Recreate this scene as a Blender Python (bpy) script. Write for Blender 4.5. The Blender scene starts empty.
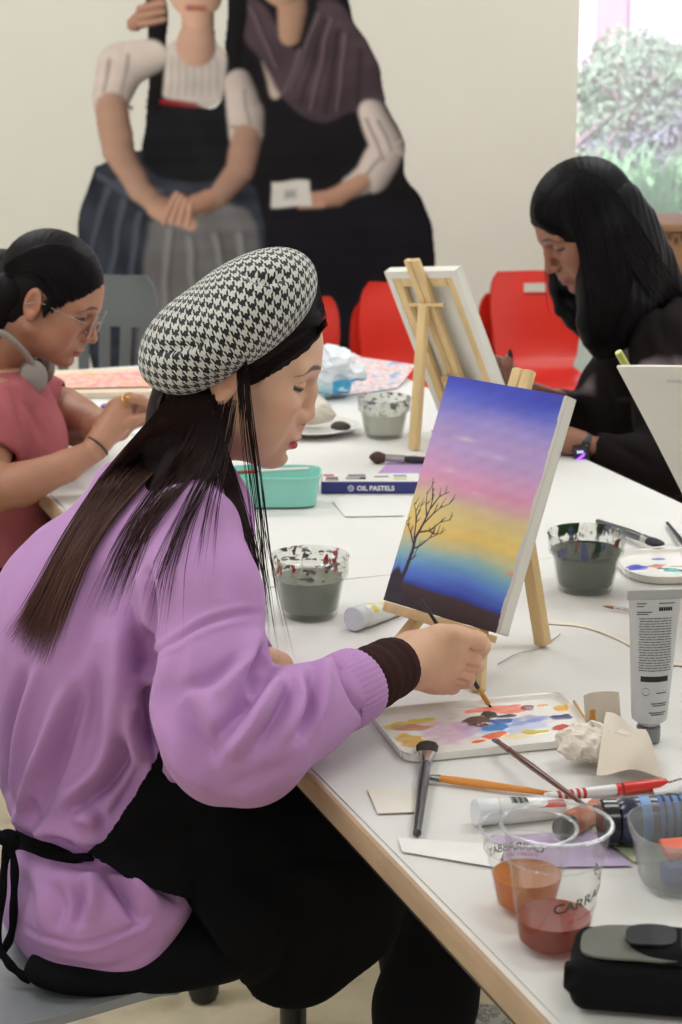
import bpy, bmesh, math, random
import numpy as np
from mathutils import Vector, Matrix, Quaternion
from mathutils.bvhtree import BVHTree
random.seed(7); RNG = np.random.default_rng(7)
C = bpy.context.scene.collection
sc = bpy.context.scene

# ---------------------------------------------------------------- camera geometry (photo 682 x 1024)
FPX, CX, CY, CAMZ, PITCH = 2000.0, 341.0, 512.0, 1.56, math.radians(14.5)
_c, _s = math.cos(PITCH), math.sin(PITCH)
def ray(px, py):
    a, b = (px-CX)/FPX, -(py-CY)/FPX
    return np.array([a, _c+b*_s, -_s+b*_c])
def onz(px, py, z=0.742):
    r = ray(px, py); t = (z-CAMZ)/r[2]; return np.array([0, 0, CAMZ])+t*r
def at(px, py, Y):
    r = ray(px, py); t = Y/r[1]; return np.array([0, 0, CAMZ])+t*r
def depth(p): return p[1]*_c-(p[2]-CAMZ)*_s
def rpx(px, py, Y, n): return n*depth(at(px, py, Y))/FPX       # n photo pixels -> metres at that place
TZ = 0.742                                                     # top of the paper on the table
TU = np.array([-0.350, 0.937, 0.0]); TV = np.array([0.937, 0.350, 0.0])   # along / across the table

# ---------------------------------------------------------------- materials
def lin(c):
    return tuple(((v/255)/12.92 if v/255 <= .04045 else ((v/255+.055)/1.055)**2.4) for v in c)
MATS = {}
def mat(name, col=(200, 200, 200), rough=.6, metal=0., bump=0., bscale=300., var=.05, vscale=15., sss=0., sheen=0., coat=0.,
        vcol=None, emit=None, estr=0., stretch=None, ramp=None, spec=.5, wave=None):
    if name in MATS: return MATS[name]
    m = bpy.data.materials.new(name); m.use_nodes = True; MATS[name] = m
    nt = m.node_tree; N, L = nt.nodes, nt.links
    b = N['Principled BSDF']
    tc = N.new('ShaderNodeTexCoord'); mp = N.new('ShaderNodeMapping'); L.new(tc.outputs['Object'], mp.inputs[0])
    if stretch: mp.inputs['Scale'].default_value = stretch
    nz = N.new('ShaderNodeTexNoise'); nz.inputs['Scale'].default_value = vscale; nz.inputs['Detail'].default_value = 4
    L.new(mp.outputs[0], nz.inputs['Vector'])
    mr = N.new('ShaderNodeMapRange'); mr.inputs[1].default_value = .3; mr.inputs[2].default_value = .7
    mr.inputs[3].default_value = 1-var; mr.inputs[4].default_value = 1+var
    L.new(nz.outputs[0], mr.inputs[0])
    mx = N.new('ShaderNodeVectorMath'); mx.operation = 'SCALE'
    if vcol:
        at_ = N.new('ShaderNodeAttribute'); at_.attribute_name = vcol; L.new(at_.outputs['Color'], mx.inputs[0])
    elif ramp:
        r = N.new('ShaderNodeValToRGB'); L.new(nz.outputs[0], r.inputs[0])
        els = r.color_ramp.elements
        for i, (p, c) in enumerate(ramp):
            e = els[i] if i < 2 else els.new(p)
            e.position = p; e.color = lin(c)+(1,)
        L.new(r.outputs[0], mx.inputs[0])
    else:
        mx.inputs[0].default_value = lin(col)
    L.new(mr.outputs[0], mx.inputs['Scale']); L.new(mx.outputs[0], b.inputs['Base Color'])
    b.inputs['Roughness'].default_value = rough; b.inputs['Metallic'].default_value = metal
    b.inputs['Specular IOR Level'].default_value = spec
    if sss: b.inputs['Subsurface Weight'].default_value = sss; b.inputs['Subsurface Radius'].default_value = (.01, .004, .002); b.inputs['Subsurface Scale'].default_value = .6
    if sheen: b.inputs['Sheen Weight'].default_value = sheen
    if coat: b.inputs['Coat Weight'].default_value = coat; b.inputs['Coat Roughness'].default_value = .1
    if emit: b.inputs['Emission Color'].default_value = lin(emit)+(1,); b.inputs['Emission Strength'].default_value = estr
    if bump:
        n2 = N.new('ShaderNodeTexNoise'); n2.inputs['Scale'].default_value = bscale; n2.inputs['Detail'].default_value = 3
        L.new(mp.outputs[0], n2.inputs['Vector'])
        bp = N.new('ShaderNodeBump'); bp.inputs['Strength'].default_value = min(1, bump); bp.inputs['Distance'].default_value = .002
        L.new(n2.outputs[0], bp.inputs['Height']); L.new(bp.outputs[0], b.inputs['Normal'])
    return m
def clear_mat(name, tint=(255, 255, 255), haze=.06, hazecol=(235, 235, 235), rough=.05, stain=None, ior=1.45, gmax=.55):
    """thin clear plastic: see-through with a Fresnel gloss and a little milky haze; stain = [(colour, noise seed, threshold)]"""
    if name in MATS: return MATS[name]
    m = bpy.data.materials.new(name); m.use_nodes = True; MATS[name] = m
    nt = m.node_tree; N, L = nt.nodes, nt.links
    N.remove(N['Principled BSDF']); out = N['Material Output']
    tr = N.new('ShaderNodeBsdfTransparent'); tr.inputs[0].default_value = lin(tint)+(1,)
    df = N.new('ShaderNodeBsdfDiffuse'); df.inputs[0].default_value = lin(hazecol)+(1,)
    m1 = N.new('ShaderNodeMixShader'); m1.inputs[0].default_value = haze
    L.new(tr.outputs[0], m1.inputs[1]); L.new(df.outputs[0], m1.inputs[2])
    cur = m1
    tc = N.new('ShaderNodeTexCoord')
    for col, seed, thr, sc_, zz, zlo in (stain or []):
        mp = N.new('ShaderNodeMapping'); mp.inputs['Location'].default_value = (seed, seed*1.7, 0); mp.inputs['Scale'].default_value = (1, 1, zz)
        L.new(tc.outputs['Object'], mp.inputs[0])
        nz = N.new('ShaderNodeTexNoise'); nz.inputs['Scale'].default_value = sc_; nz.inputs['Detail'].default_value = 2
        L.new(mp.outputs[0], nz.inputs['Vector'])
        mr = N.new('ShaderNodeMapRange'); mr.inputs[1].default_value = thr; mr.inputs[2].default_value = thr+.05; L.new(nz.outputs[0], mr.inputs[0])
        sx_ = N.new('ShaderNodeSeparateXYZ'); L.new(tc.outputs['Object'], sx_.inputs[0]); mz = N.new('ShaderNodeMapRange'); mz.inputs[1].default_value = zlo; mz.inputs[2].default_value = zlo+.018; L.new(sx_.outputs[2], mz.inputs[0])
        mm_ = N.new('ShaderNodeMath'); mm_.operation = 'MULTIPLY'; L.new(mr.outputs[0], mm_.inputs[0]); L.new(mz.outputs[0], mm_.inputs[1])
        d2 = N.new('ShaderNodeBsdfDiffuse'); d2.inputs[0].default_value = lin(col)+(1,)
        m3 = N.new('ShaderNodeMixShader'); L.new(mm_.outputs[0], m3.inputs[0]); L.new(cur.outputs[0], m3.inputs[1]); L.new(d2.outputs[0], m3.inputs[2])
        cur = m3
    gl = N.new('ShaderNodeBsdfGlossy'); gl.inputs['Roughness'].default_value = rough
    lw = N.new('ShaderNodeLayerWeight'); lw.inputs[0].default_value = .5                     # same reflectance from either side of the thin wall
    pw = N.new('ShaderNodeMath'); pw.operation = 'POWER'; pw.inputs[1].default_value = 4.0; L.new(lw.outputs['Facing'], pw.inputs[0])
    mr2 = N.new('ShaderNodeMapRange'); mr2.inputs[3].default_value = .035 if ior > 1.35 else .02; mr2.inputs[4].default_value = gmax; L.new(pw.outputs[0], mr2.inputs[0])
    m2 = N.new('ShaderNodeMixShader'); L.new(mr2.outputs[0], m2.inputs[0]); L.new(cur.outputs[0], m2.inputs[1]); L.new(gl.outputs[0], m2.inputs[2])
    L.new(m2.outputs[0], out.inputs[0])
    return m

# ---------------------------------------------------------------- mesh building
class MB:
    def __init__(s): s.v = []; s.f = []
    def add(s, vs, fs):
        o = len(s.v); s.v += [tuple(map(float, p)) for p in vs]; s.f += [tuple(i+o for i in f) for f in fs]; return s
    def box(s, c, size, rot=None, ch=0.0):
        x, y, z = [d/2 for d in size]; ch = min(ch, .49*min(size))
        if ch <= 0:
            vs = [(a*x, b*y, d*z) for a in (-1, 1) for b in (-1, 1) for d in (-1, 1)]
            fs = [(0, 1, 3, 2), (4, 6, 7, 5), (0, 4, 5, 1), (2, 3, 7, 6), (0, 2, 6, 4), (1, 5, 7, 3)]
        else:                                                     # chamfered box
            bm = bmesh.new(); bmesh.ops.create_cube(bm, size=1)
            for v in bm.verts: v.co = Vector((v.co.x*size[0], v.co.y*size[1], v.co.z*size[2]))
            bmesh.ops.bevel(bm, geom=bm.edges[:], offset=ch, segments=2, profile=.5, affect='EDGES')
            bm.verts.index_update(); vs = [v.co[:] for v in bm.verts]; fs = [[v.index for v in f.verts] for f in bm.faces]; bm.free()
        R = np.array(rot) if rot is not None else np.eye(3)
        return s.add([R@np.array(p)+np.array(c) for p in vs], fs)
    def lathe(s, prof, c=(0, 0, 0), seg=40, rot=None, sx=1., sy=1., caps=True):
        R = np.array(rot) if rot is not None else np.eye(3)
        vs, fs, n = [], [], len(prof)
        for i in range(seg):
            a = 2*math.pi*i/seg
            for r, z in prof: vs.append(R@np.array([r*math.cos(a)*sx, r*math.sin(a)*sy, z])+np.array(c))
        for i in range(seg):
            j = (i+1) % seg
            for k in range(n-1): fs.append((i*n+k, j*n+k, j*n+k+1, i*n+k+1))
        if caps and prof[0][0] > 1e-6: fs.append(tuple(i*n for i in reversed(range(seg))))
        if caps and prof[-1][0] > 1e-6: fs.append(tuple(i*n+n-1 for i in range(seg)))
        return s.add(vs, fs)
    def tube(s, pts, rad, sides=8, cap=True, flat=None):
        pts = [np.array(p, float) for p in pts]; n = len(pts)
        if not hasattr(rad, '__len__'): rad = [rad]*n
        vs, fs = [], []; up = None
        for i in range(n):
            t = pts[min(i+1, n-1)]-pts[max(i-1, 0)]; t = t/(np.linalg.norm(t)+1e-12)
            if up is None:
                up = np.array([0, 0, 1.]) if abs(t[2]) < .9 else np.array([1., 0, 0])
            a = np.cross(t, up); a /= np.linalg.norm(a)+1e-12; b = np.cross(a, t); up = b
            for k in range(sides):
                w = 2*math.pi*k/sides
                vs.append(pts[i]+rad[i]*(math.cos(w)*a+math.sin(w)*b*(flat or 1)))
        for i in range(n-1):
            for k in range(sides):
                k2 = (k+1) % sides; fs.append((i*sides+k, i*sides+k2, (i+1)*sides+k2, (i+1)*sides+k))
        if cap:
            fs.append(tuple(reversed(range(sides)))); fs.append(tuple(range((n-1)*sides, n*sides)))
        return s.add(vs, fs)
    def grid(s, fn, nu, nv, thick=0.):
        P = [[np.array(fn(i/(nu-1), j/(nv-1)), float) for j in range(nv)] for i in range(nu)]
        vs = [p for r in P for p in r]; fs = [(i*nv+j, (i+1)*nv+j, (i+1)*nv+j+1, i*nv+j+1) for i in range(nu-1) for j in range(nv-1)]
        if thick:
            A = np.array(P); du = np.gradient(A, axis=0); dv = np.gradient(A, axis=1)
            nn = np.cross(du, dv); nn /= np.linalg.norm(nn, axis=2, keepdims=True)+1e-12
            B = (A-nn*thick).reshape(-1, 3); o = len(vs); vs += list(B)
            fs += [tuple(o+k for k in reversed(f)) for f in fs]
            ring = [i*nv for i in range(nu)]+[(nu-1)*nv+j for j in range(1, nv)]+[i*nv+nv-1 for i in range(nu-2, -1, -1)]+[j for j in range(nv-2, 0, -1)]
            for a, b in zip(ring, ring[1:]+ring[:1]): fs.append((a, a+o, b+o, b))
        return s.add(vs, fs)
    def prism(s, poly, M, th):
        """2D outline (x, y) extruded along local z from 0 to th, mapped by 4x4 matrix M"""
        n = len(poly); vs = [M@Vector((x, y, z)) for z in (0, th) for x, y in poly]
        fs = [tuple(reversed(range(n))), tuple(range(n, 2*n))]+[(i, (i+1) % n, n+(i+1) % n, n+i) for i in range(n)]
        return s.add(vs, fs)
def link_mesh(name, v, f, m, parent=None, smooth=True, origin=None, vcols=None, uv=None, angle=35):
    me = bpy.data.meshes.new(name)
    v = np.asarray(v, float)
    if origin is None:
        origin, top_, acc = (0, 0, 0), parent, Vector((0, 0, 0))
        while top_ is not None:
            acc = acc+top_.location
            if top_.get('_w'): origin = acc
            top_ = top_.parent
    o = np.array(origin, float)
    if isinstance(f, np.ndarray):
        nv, nf, k = len(v), len(f), f.shape[1]
        me.vertices.add(nv); me.vertices.foreach_set('co', (v-o).astype(np.float32).ravel())
        me.loops.add(nf*k); me.loops.foreach_set('vertex_index', f.astype(np.int32).ravel())
        me.polygons.add(nf); me.polygons.foreach_set('loop_start', np.arange(0, nf*k, k, dtype=np.int32))
        me.update(calc_edges=True)
    else:
        me.from_pydata([tuple(p) for p in (v-o)], [], f)
    me.validate()
    if vcols is not None:
        ca = me.color_attributes.new('Col', 'FLOAT_COLOR', 'POINT')
        a = np.ones((len(v), 4), np.float32); a[:, :3] = vcols; ca.data.foreach_set('color', a.ravel())
    if uv is not None:
        ul = me.uv_layers.new(name='UVMap'); li = np.empty(len(me.loops), np.int32); me.loops.foreach_get('vertex_index', li)
        ul.data.foreach_set('uv', np.asarray(uv, np.float32)[li].ravel())
    ob = bpy.data.objects.new(name, me); C.objects.link(ob)
    for mm in (m if isinstance(m, (list, tuple)) else [m]): me.materials.append(mm)
    if smooth:
        me.polygons.foreach_set('use_smooth', [True]*len(me.polygons))
        if angle and angle < 180: me.set_sharp_from_angle(angle=math.radians(angle))
    if parent is not None:
        ob.parent = parent
    elif origin is not None:
        ob.location = o
    return ob
def part(name, mb, m, parent, **k): return link_mesh(name, mb.v, mb.f, m, parent, **k)
def thing(name, label, cat, loc=(0, 0, 0), group=None, rot=None):
    """Empty at the thing's base; parts given in world coordinates when rot is None, in local ones otherwise"""
    o = bpy.data.objects.new(name, None); C.objects.link(o); o.location = tuple(map(float, loc)); o.empty_display_size = .05
    if rot is None: o['_w'] = True
    else: o.rotation_euler = rot
    o['label'] = label; o['category'] = cat
    if group: o['group'] = group
    return o
def tag(o, label, cat, group=None, kind=None):
    o['label'] = label; o['category'] = cat
    if group: o['group'] = group
    if kind: o['kind'] = kind
    return o
def struct(name, mb, m, **k):
    o = link_mesh(name, mb.v, mb.f, m, **k); o['kind'] = 'structure'; return o
def dup(root, loc, label, rot=None):
    r = root.copy(); C.objects.link(r); r.location = tuple(map(float, loc)); r['label'] = label
    if rot is not None: r.rotation_euler = rot
    for ch in list(root.children):
        c = ch.copy(); C.objects.link(c); c.parent = r
        for g in ch.children:
            d = g.copy(); C.objects.link(d); d.parent = c
    return r
def frame(x, z=None, y=None):
    """rotation matrix (columns) from a main x axis and an approximate z (or y) axis"""
    x = np.array(x, float); x /= np.linalg.norm(x)
    if z is not None:
        z = np.array(z, float); z = z-x*np.dot(x, z); z /= np.linalg.norm(z); y = np.cross(z, x)
    else:
        y = np.array(y, float); y = y-x*np.dot(x, y); y /= np.linalg.norm(y); z = np.cross(x, y)
    return np.array([x, y, z]).T
def mat4(R, t):
    M = Matrix.Identity(4)
    for i in range(3):
        for j in range(3): M[i][j] = float(R[i][j])
        M[i][3] = float(t[i])
    return M
def spline(pts, n):
    """Catmull-Rom through the points, n samples"""
    p = np.array(pts, float); m = len(p)
    if m == 2: return [p[0]+(p[1]-p[0])*t for t in np.linspace(0, 1, n)]
    q = np.vstack([2*p[0]-p[1], p, 2*p[-1]-p[-2]]); out = []
    for t in np.linspace(0, m-1-1e-9, n):
        i = int(t); u = t-i; a, b, c, d = q[i:i+4]
        out.append(.5*((2*b)+(-a+c)*u+(2*a-5*b+4*c-d)*u*u+(-a+3*b-3*c+d)*u**3))
    return out
def text_mesh(s, size, bold=0.):
    cu = bpy.data.curves.new('t', 'FONT'); cu.body = s; cu.size = size; cu.offset = bold; cu.resolution_u = 3
    o = bpy.data.objects.new('t', cu); C.objects.link(o)
    dg = bpy.context.evaluated_depsgraph_get(); dg.update()
    me = bpy.data.meshes.new_from_object(o.evaluated_get(dg))
    v = [tuple(p.co) for p in me.vertices]; f = [tuple(p.vertices) for p in me.polygons]
    bpy.data.objects.remove(o); bpy.data.curves.remove(cu); bpy.data.meshes.remove(me)
    return v, f

# ---------------------------------------------------------------- signed-distance modelling (smooth bodies and cloth)
class SDF:
    def __init__(s, lo, hi, h):
        s.lo = np.array(lo, float); s.h = h; s.n = np.ceil((np.array(hi)-s.lo)/h).astype(int)+1
        s.d = np.full(s.n, .2, np.float32)
        s.ax = [s.lo[i]+h*np.arange(s.n[i]) for i in range(3)]
    def like(s):
        o = SDF.__new__(SDF); o.lo, o.h, o.n, o.ax = s.lo, s.h, s.n, s.ax; o.d = np.full(s.n, .2, np.float32); return o
    def _loc(s, lo, hi):
        a = np.clip(np.floor((np.array(lo)-s.lo)/s.h).astype(int), 0, s.n); b = np.clip(np.ceil((np.array(hi)-s.lo)/s.h).astype(int)+1, 0, s.n)
        if (b <= a).any(): return None, None
        sl = tuple(slice(a[i], b[i]) for i in range(3))
        X, Y, Z = np.meshgrid(s.ax[0][sl[0]], s.ax[1][sl[1]], s.ax[2][sl[2]], indexing='ij')
        return sl, np.stack([X, Y, Z], -1)
    def op(s, fn, lo, hi, k, mode):
        pad = k+3*s.h+.004
        sl, P = s._loc(np.array(lo)-pad, np.array(hi)+pad)
        if sl is None: return s
        d = fn(P).astype(np.float32); a = s.d[sl]
        if mode == '+':
            if k > 0: hh = np.maximum(k-np.abs(a-d), 0)/k; r = np.minimum(a, d)-hh*hh*k*.25
            else: r = np.minimum(a, d)
        elif mode == '-':
            d = -d
            if k > 0: hh = np.maximum(k-np.abs(a-d), 0)/k; r = np.maximum(a, d)+hh*hh*k*.25
            else: r = np.maximum(a, d)
        s.d[sl] = r; return s
    def cap(s, a, b, r1, r2, k=.01, mode='+'):
        a, b = np.array(a, float), np.array(b, float); ba = b-a; L2 = ba@ba+1e-12
        def fn(P):
            t = np.clip(((P-a)@ba)/L2, 0, 1); q = P-a-t[..., None]*ba
            return np.sqrt((q*q).sum(-1))-(r1+(r2-r1)*t)
        R = max(r1, r2); return s.op(fn, np.minimum(a, b)-R, np.maximum(a, b)+R, k, mode)
    def chain(s, pts, k=.01, mode='+'):
        for (a, r1), (b, r2) in zip(pts, pts[1:]): s.cap(a, b, r1, r2, k, mode)
        return s
    def ell(s, c, r, R=None, k=.01, mode='+'):
        c = np.array(c, float); r = np.array(r, float); R = np.eye(3) if R is None else np.array(R)
        def fn(P):
            q = (P-c)@R; k0 = np.sqrt(((q/r)**2).sum(-1)); k1 = np.sqrt(((q/(r*r))**2).sum(-1))+1e-9
            return k0*(k0-1)/k1
        m = np.abs(R)@r
        return s.op(fn, c-m, c+m, k, mode)
    def rbox(s, c, size, R=None, rad=.01, k=.0, mode='+'):
        c = np.array(c, float); b = np.array(size, float)/2-rad; R = np.eye(3) if R is None else np.array(R)
        def fn(P):
            q = np.abs((P-c)@R)-b
            return np.sqrt((np.maximum(q, 0)**2).sum(-1))+np.minimum(q.max(-1), 0)-rad
        m = np.abs(R)@(b+rad)
        return s.op(fn, c-m, c+m, k, mode)
    def half(s, p, n, k=0.):
        """cut away everything on the side the normal points to"""
        p = np.array(p, float); n = np.array(n, float); n /= np.linalg.norm(n)
        P = np.stack(np.meshgrid(*s.ax, indexing='ij'), -1); d = ((P-p)@n).astype(np.float32)
        if k > 0: hh = np.maximum(k-np.abs(s.d-d), 0)/k; s.d = np.maximum(s.d, d)+hh*hh*k*.25
        else: s.d = np.maximum(s.d, d)
        return s
    def noise(s, amp, freq, seed=0, stretch=(1, 1, 1)):
        P = np.stack(np.meshgrid(*s.ax, indexing='ij'), -1)*np.array(stretch)
        s.d += (amp*wob(P, freq, seed)).astype(np.float32); return s
    def mesh(s, smooth=1):
        D = s.d.copy()
        D[0], D[-1] = np.maximum(D[0], 1e-3), np.maximum(D[-1], 1e-3); D[:, 0] = np.maximum(D[:, 0], 1e-3); D[:, -1] = np.maximum(D[:, -1], 1e-3)
        D[:, :, 0] = np.maximum(D[:, :, 0], 1e-3); D[:, :, -1] = np.maximum(D[:, :, -1], 1e-3)
        I = D < 0; nx, ny, nz = D.shape
        cnt = np.zeros((nx-1, ny-1, nz-1), np.int8)
        for i in (0, 1):
            for j in (0, 1):
                for k in (0, 1): cnt += I[i:nx-1+i, j:ny-1+j, k:nz-1+k]
        act = (cnt > 0) & (cnt < 8); ids = np.full(act.shape, -1, np.int64); cells = np.argwhere(act); ids[act] = np.arange(len(cells))
        acc = np.zeros((len(cells), 3)); num = np.zeros(len(cells))
        corners = [(i, j, k) for i in (0, 1) for j in (0, 1) for k in (0, 1)]
        for a in range(8):
            for b in range(a+1, 8):
                ca, cb = np.array(corners[a]), np.array(corners[b])
                if np.abs(ca-cb).sum() != 1: continue
                pa, pb = cells+ca, cells+cb; da, db = D[tuple(pa.T)], D[tuple(pb.T)]
                m = (da < 0) != (db < 0); t = np.where(m, da/np.where(m, da-db, 1), 0)
                acc[m] += (pa+(pb-pa)*t[:, None])[m]; num[m] += 1
        V = s.lo+s.h*acc/num[:, None]
        F = []
        for ax in range(3):
            o = [1, 1, 1]; o[ax] = 0
            A = I[tuple(slice(o[i], D.shape[i]-1) for i in range(3))]
            sh = [slice(o[i], D.shape[i]-1) for i in range(3)]; sh[ax] = slice(1, D.shape[ax])
            B = I[tuple(sh)]
            A = A[tuple(slice(0, B.shape[i]) for i in range(3))]
            e = np.argwhere(A != B)
            if not len(e): continue
            flip = A[tuple(e.T)]; e = e+np.array(o)
            u, v = [i for i in range(3) if i != ax]
            q = []
            for du, dv in ((0, 0), (1, 0), (1, 1), (0, 1)):
                c = e.copy(); c[:, u] -= du; c[:, v] -= dv; q.append(ids[tuple(c.T)])
            q = np.stack(q, 1)
            if ax == 1: flip = ~flip
            q[~flip] = q[~flip][:, ::-1]; F.append(q)
        F = np.vstack(F); F = F[(F >= 0).all(1)]
        for _ in range(smooth): V = lap(V, F, .5)
        return V, F
def lap(V, F, w):
    acc = np.zeros_like(V); n = np.zeros(len(V))
    for a in range(F.shape[1]):
        b = (a+1) % F.shape[1]
        for q, r in ((a, b), (b, a)):
            for d in range(3): acc[:, d] += np.bincount(F[:, q], V[F[:, r], d], len(V))
            n += np.bincount(F[:, q], minlength=len(V))
    return V*(1-w)+w*acc/np.maximum(n, 1)[:, None]
def normals(V, F):
    a = V[F[:, 2]]-V[F[:, 0]]; b = V[F[:, 3 if F.shape[1] > 3 else 1]]-V[F[:, 1 if F.shape[1] > 3 else 0]]
    fn = np.cross(a, b); N = np.zeros_like(V)
    for k in range(F.shape[1]):
        for d in range(3): N[:, d] += np.bincount(F[:, k], fn[:, d], len(V))
    return N/(np.linalg.norm(N, axis=1, keepdims=True)+1e-12)
def wob(P, freq, seed=0):
    """smooth pseudo-noise: a sum of rotated sines, about -1..1"""
    r = np.random.default_rng(seed); o = 0
    for i in range(6):
        d = r.normal(size=3); d /= np.linalg.norm(d); f = freq*(.6+1.0*r.random())
        o = o+np.sin((P@d)*f+r.random()*6.28)
    return o/3.2
def segdist(V, pts):
    best = np.full(len(V), 9.)
    for a, b in zip(pts, pts[1:]):
        ba = b-a; t = np.clip(((V-a)@ba)/(ba@ba+1e-12), 0, 1); best = np.minimum(best, np.linalg.norm(V-a-t[:, None]*ba, axis=1))
    return best
class Sculpt:
    """push a mesh in and out along polylines given as seen from the photographer's place and cast on to its surface"""
    def __init__(s, V, F): s.V, s.F = V.copy(), F; s.bvh = BVHTree.FromPolygons([tuple(p) for p in V], [tuple(map(int, f)) for f in F]); s.N = normals(V, F)
    def hit(s, px, py):
        r = ray(px, py); h = s.bvh.ray_cast(Vector((0, 0, CAMZ)), Vector(r).normalized())
        return np.array(h[0]) if h[0] is not None else None
    def line(s, pix, n=24):
        P = [s.hit(*q) for q in spline(pix, n)]; return [p for p in P if p is not None]
    def fold(s, pix, amp, w, fade=True, n=24):
        P = s.line(pix, n)
        if len(P) < 2: return s
        P = np.array(P); best = np.full(len(s.V), 9.); tt = np.zeros(len(s.V)); m = len(P)-1
        box = ((s.V > P.min(0)-4*w) & (s.V < P.max(0)+4*w)).all(1); idx = np.where(box)[0]; Q = s.V[idx]
        bb = np.full(len(idx), 9.); bt = np.zeros(len(idx))
        for i in range(m):
            a, b = P[i], P[i+1]; ba = b-a; t = np.clip(((Q-a)@ba)/(ba@ba+1e-12), 0, 1); d = np.linalg.norm(Q-a-t[:, None]*ba, axis=1)
            u = d < bb; bb[u] = d[u]; bt[u] = (i+t[u])/m
        e = np.sin(np.pi*np.clip(bt, 0.02, .98))**.6 if fade else 1.
        s.V[idx] += s.N[idx]*(amp*e*np.exp(-(bb/w)**2))[:, None]
        return s
# ================================================================ room shell
YW = 7.0
wall_m = mat('wall_paint', (222, 219, 210), .85, bump=.08, bscale=250, var=.015, vscale=3)
xl = float(at(577, 120, YW)[0]); WX1 = 2.9; WZ0, WZ1 = .12, 2.55
w = MB()
w.box(((-3.3+xl)/2, YW+.1, 1.45), (xl+3.3, .2, 2.9))
w.box(((xl+3.3)/2, YW+.1, (WZ1+2.9)/2), (3.3-xl, .2, 2.9-WZ1)); w.box(((xl+3.3)/2, YW+.1, WZ0/2), (3.3-xl, .2, WZ0)); w.box(((WX1+3.3)/2, YW+.1, 1.45), (3.3-WX1, .2, 2.9))
struct('wall_back', w, wall_m, smooth=False)
struct('wall_left', MB().box((-3.4, 2.4, 1.45), (.2, 9.6, 2.9)), wall_m, smooth=False)
struct('wall_right', MB().box((3.4, 2.4, 1.45), (.2, 9.6, 2.9)), wall_m, smooth=False)
struct('wall_front', MB().box((0, -2.3, 1.45), (6.6, .2, 2.9)), wall_m, smooth=False)
struct('ceiling', MB().box((0, 2.4, 2.95), (7, 9.6, .1)), mat('ceiling_tile', (225, 224, 220), .9, var=.02), smooth=False)
struct('floor', MB().box((0, 2.4, -.05), (7, 9.6, .1)), mat('floor_vinyl', (188, 172, 138), .45, var=.06, vscale=7, ramp=[(.3, (186, 172, 140)), (.45, (214, 202, 174)), (.6, (222, 210, 182)), (.72, (196, 182, 150))]), smooth=False)
b = MB().box(((-3.3+xl)/2, YW-.008, .05), (xl+3.3, .016, .1))
struct('baseboard_back', b, mat('baseboard_vinyl', (96, 90, 84), .6), smooth=False)
frame_m = mat('window_frame_alu', (214, 212, 206), .5)
wn = thing('window_1', 'tall window beside the seated woman in black looking out on a shrub', 'window', (xl, YW, WZ0)); wn['kind'] = 'structure'
fr = MB()
fr.box((xl+.004, YW+.1, (WZ0+WZ1)/2), (.008, .06, WZ1-WZ0)); fr.box((WX1-.02, YW+.1, (WZ0+WZ1)/2), (.04, .06, WZ1-WZ0))
fr.box(((xl+WX1)/2, YW+.1, WZ0+.02), (WX1-xl, .06, .04)); fr.box(((xl+WX1)/2, YW+.1, WZ1-.02), (WX1-xl, .06, .04)); fr.box((xl+1.05, YW+.1, (WZ0+WZ1)/2), (.05, .06, WZ1-WZ0))
part('window_frame', fr, frame_m, wn, smooth=False)
part('window_glass', MB().box(((xl+WX1)/2, YW+.1, (WZ0+WZ1)/2), (WX1-xl-.04, .006, WZ1-WZ0-.06)), clear_mat('window_pane', (250, 252, 252), .20, (240, 240, 245), .0, ior=1.3), wn, smooth=False)  # white haze in the glass stands in for veiling glare from outside

# ---------------------------------------------------------------- outside the window
g = MB().grid(lambda u, v: (-3+12*u, 7.25+14*v, .05+.42*min(1, v*5)+.5*max(0, v-.25)+.05*math.sin(9*u+5*v)), 24, 24)
struct('ground_outside', g, mat('garden_soil', (150, 150, 128), .95, var=.2, vscale=3))
def leaf_cloud(n, cen, rad, size, seed, up=0.):
    r = np.random.default_rng(seed); v, f = [], []
    for i in range(n):
        d = r.normal(size=3); d /= np.linalg.norm(d); q = np.array(cen)+np.array(rad)*d*(.55+.45*r.random()**.5)*(1+.16*math.sin(5*d[0]+seed)+.12*math.sin(7*d[2]+2*d[1]))
        a = r.normal(size=3); a /= np.linalg.norm(a); bb = np.cross(a, r.normal(size=3)); bb /= np.linalg.norm(bb); s = size*(.6+.8*r.random())
        o = len(v); v += [q-a*s, q+bb*s*.42, q+a*s, q-bb*s*.42]; f.append((o, o+1, o+2, o+3))
    return v, f
def shrub(label, c, rad, n, seed, leafm, size=.05):
    t = thing('shrub', label, 'shrub', (c[0], c[1], c[2]-rad[2]))
    v, f = leaf_cloud(n, c, rad, size, seed); link_mesh('foliage', v, f, leafm, t, smooth=False)
    r = np.random.default_rng(seed+5); m = MB()
    for i in range(60):
        d = r.normal(size=3); d[2] = abs(d[2])*.8; d /= np.linalg.norm(d); b0 = np.array([c[0]+.2*r.normal(), c[1]+.15*r.normal(), c[2]-rad[2]])
        e = np.array(c)+np.array(rad)*d*np.array([.95, .95, .9]); m.tube([b0, (b0+e)/2+.1*r.normal(size=3), e], [.022, .014, .005], 5)
    part('branches', m, mat('twig_bark', (150, 128, 138), .9), t)
lf1 = mat('shrub_leaf', (158, 172, 154), .8, var=.22, vscale=5); lf2 = mat('shrub_leaf_grey', (156, 150, 168), .8, var=.22, vscale=5)
sc0 = at(650, 96, 10.6); shrub('rounded grey green shrub outside, centred in the window pane', (sc0[0], 10.6, sc0[2]+.02), (.52, .55, .29), 9000, 3, lf1, .019)
sc1 = at(668, 140, 10.2); shrub('bare twiggy purplish shrub below the green one outside the window', (sc1[0]+.08, 10.2, sc1[2]-.1), (.50, .4, .30), 6000, 8, lf2, .017)
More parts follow.
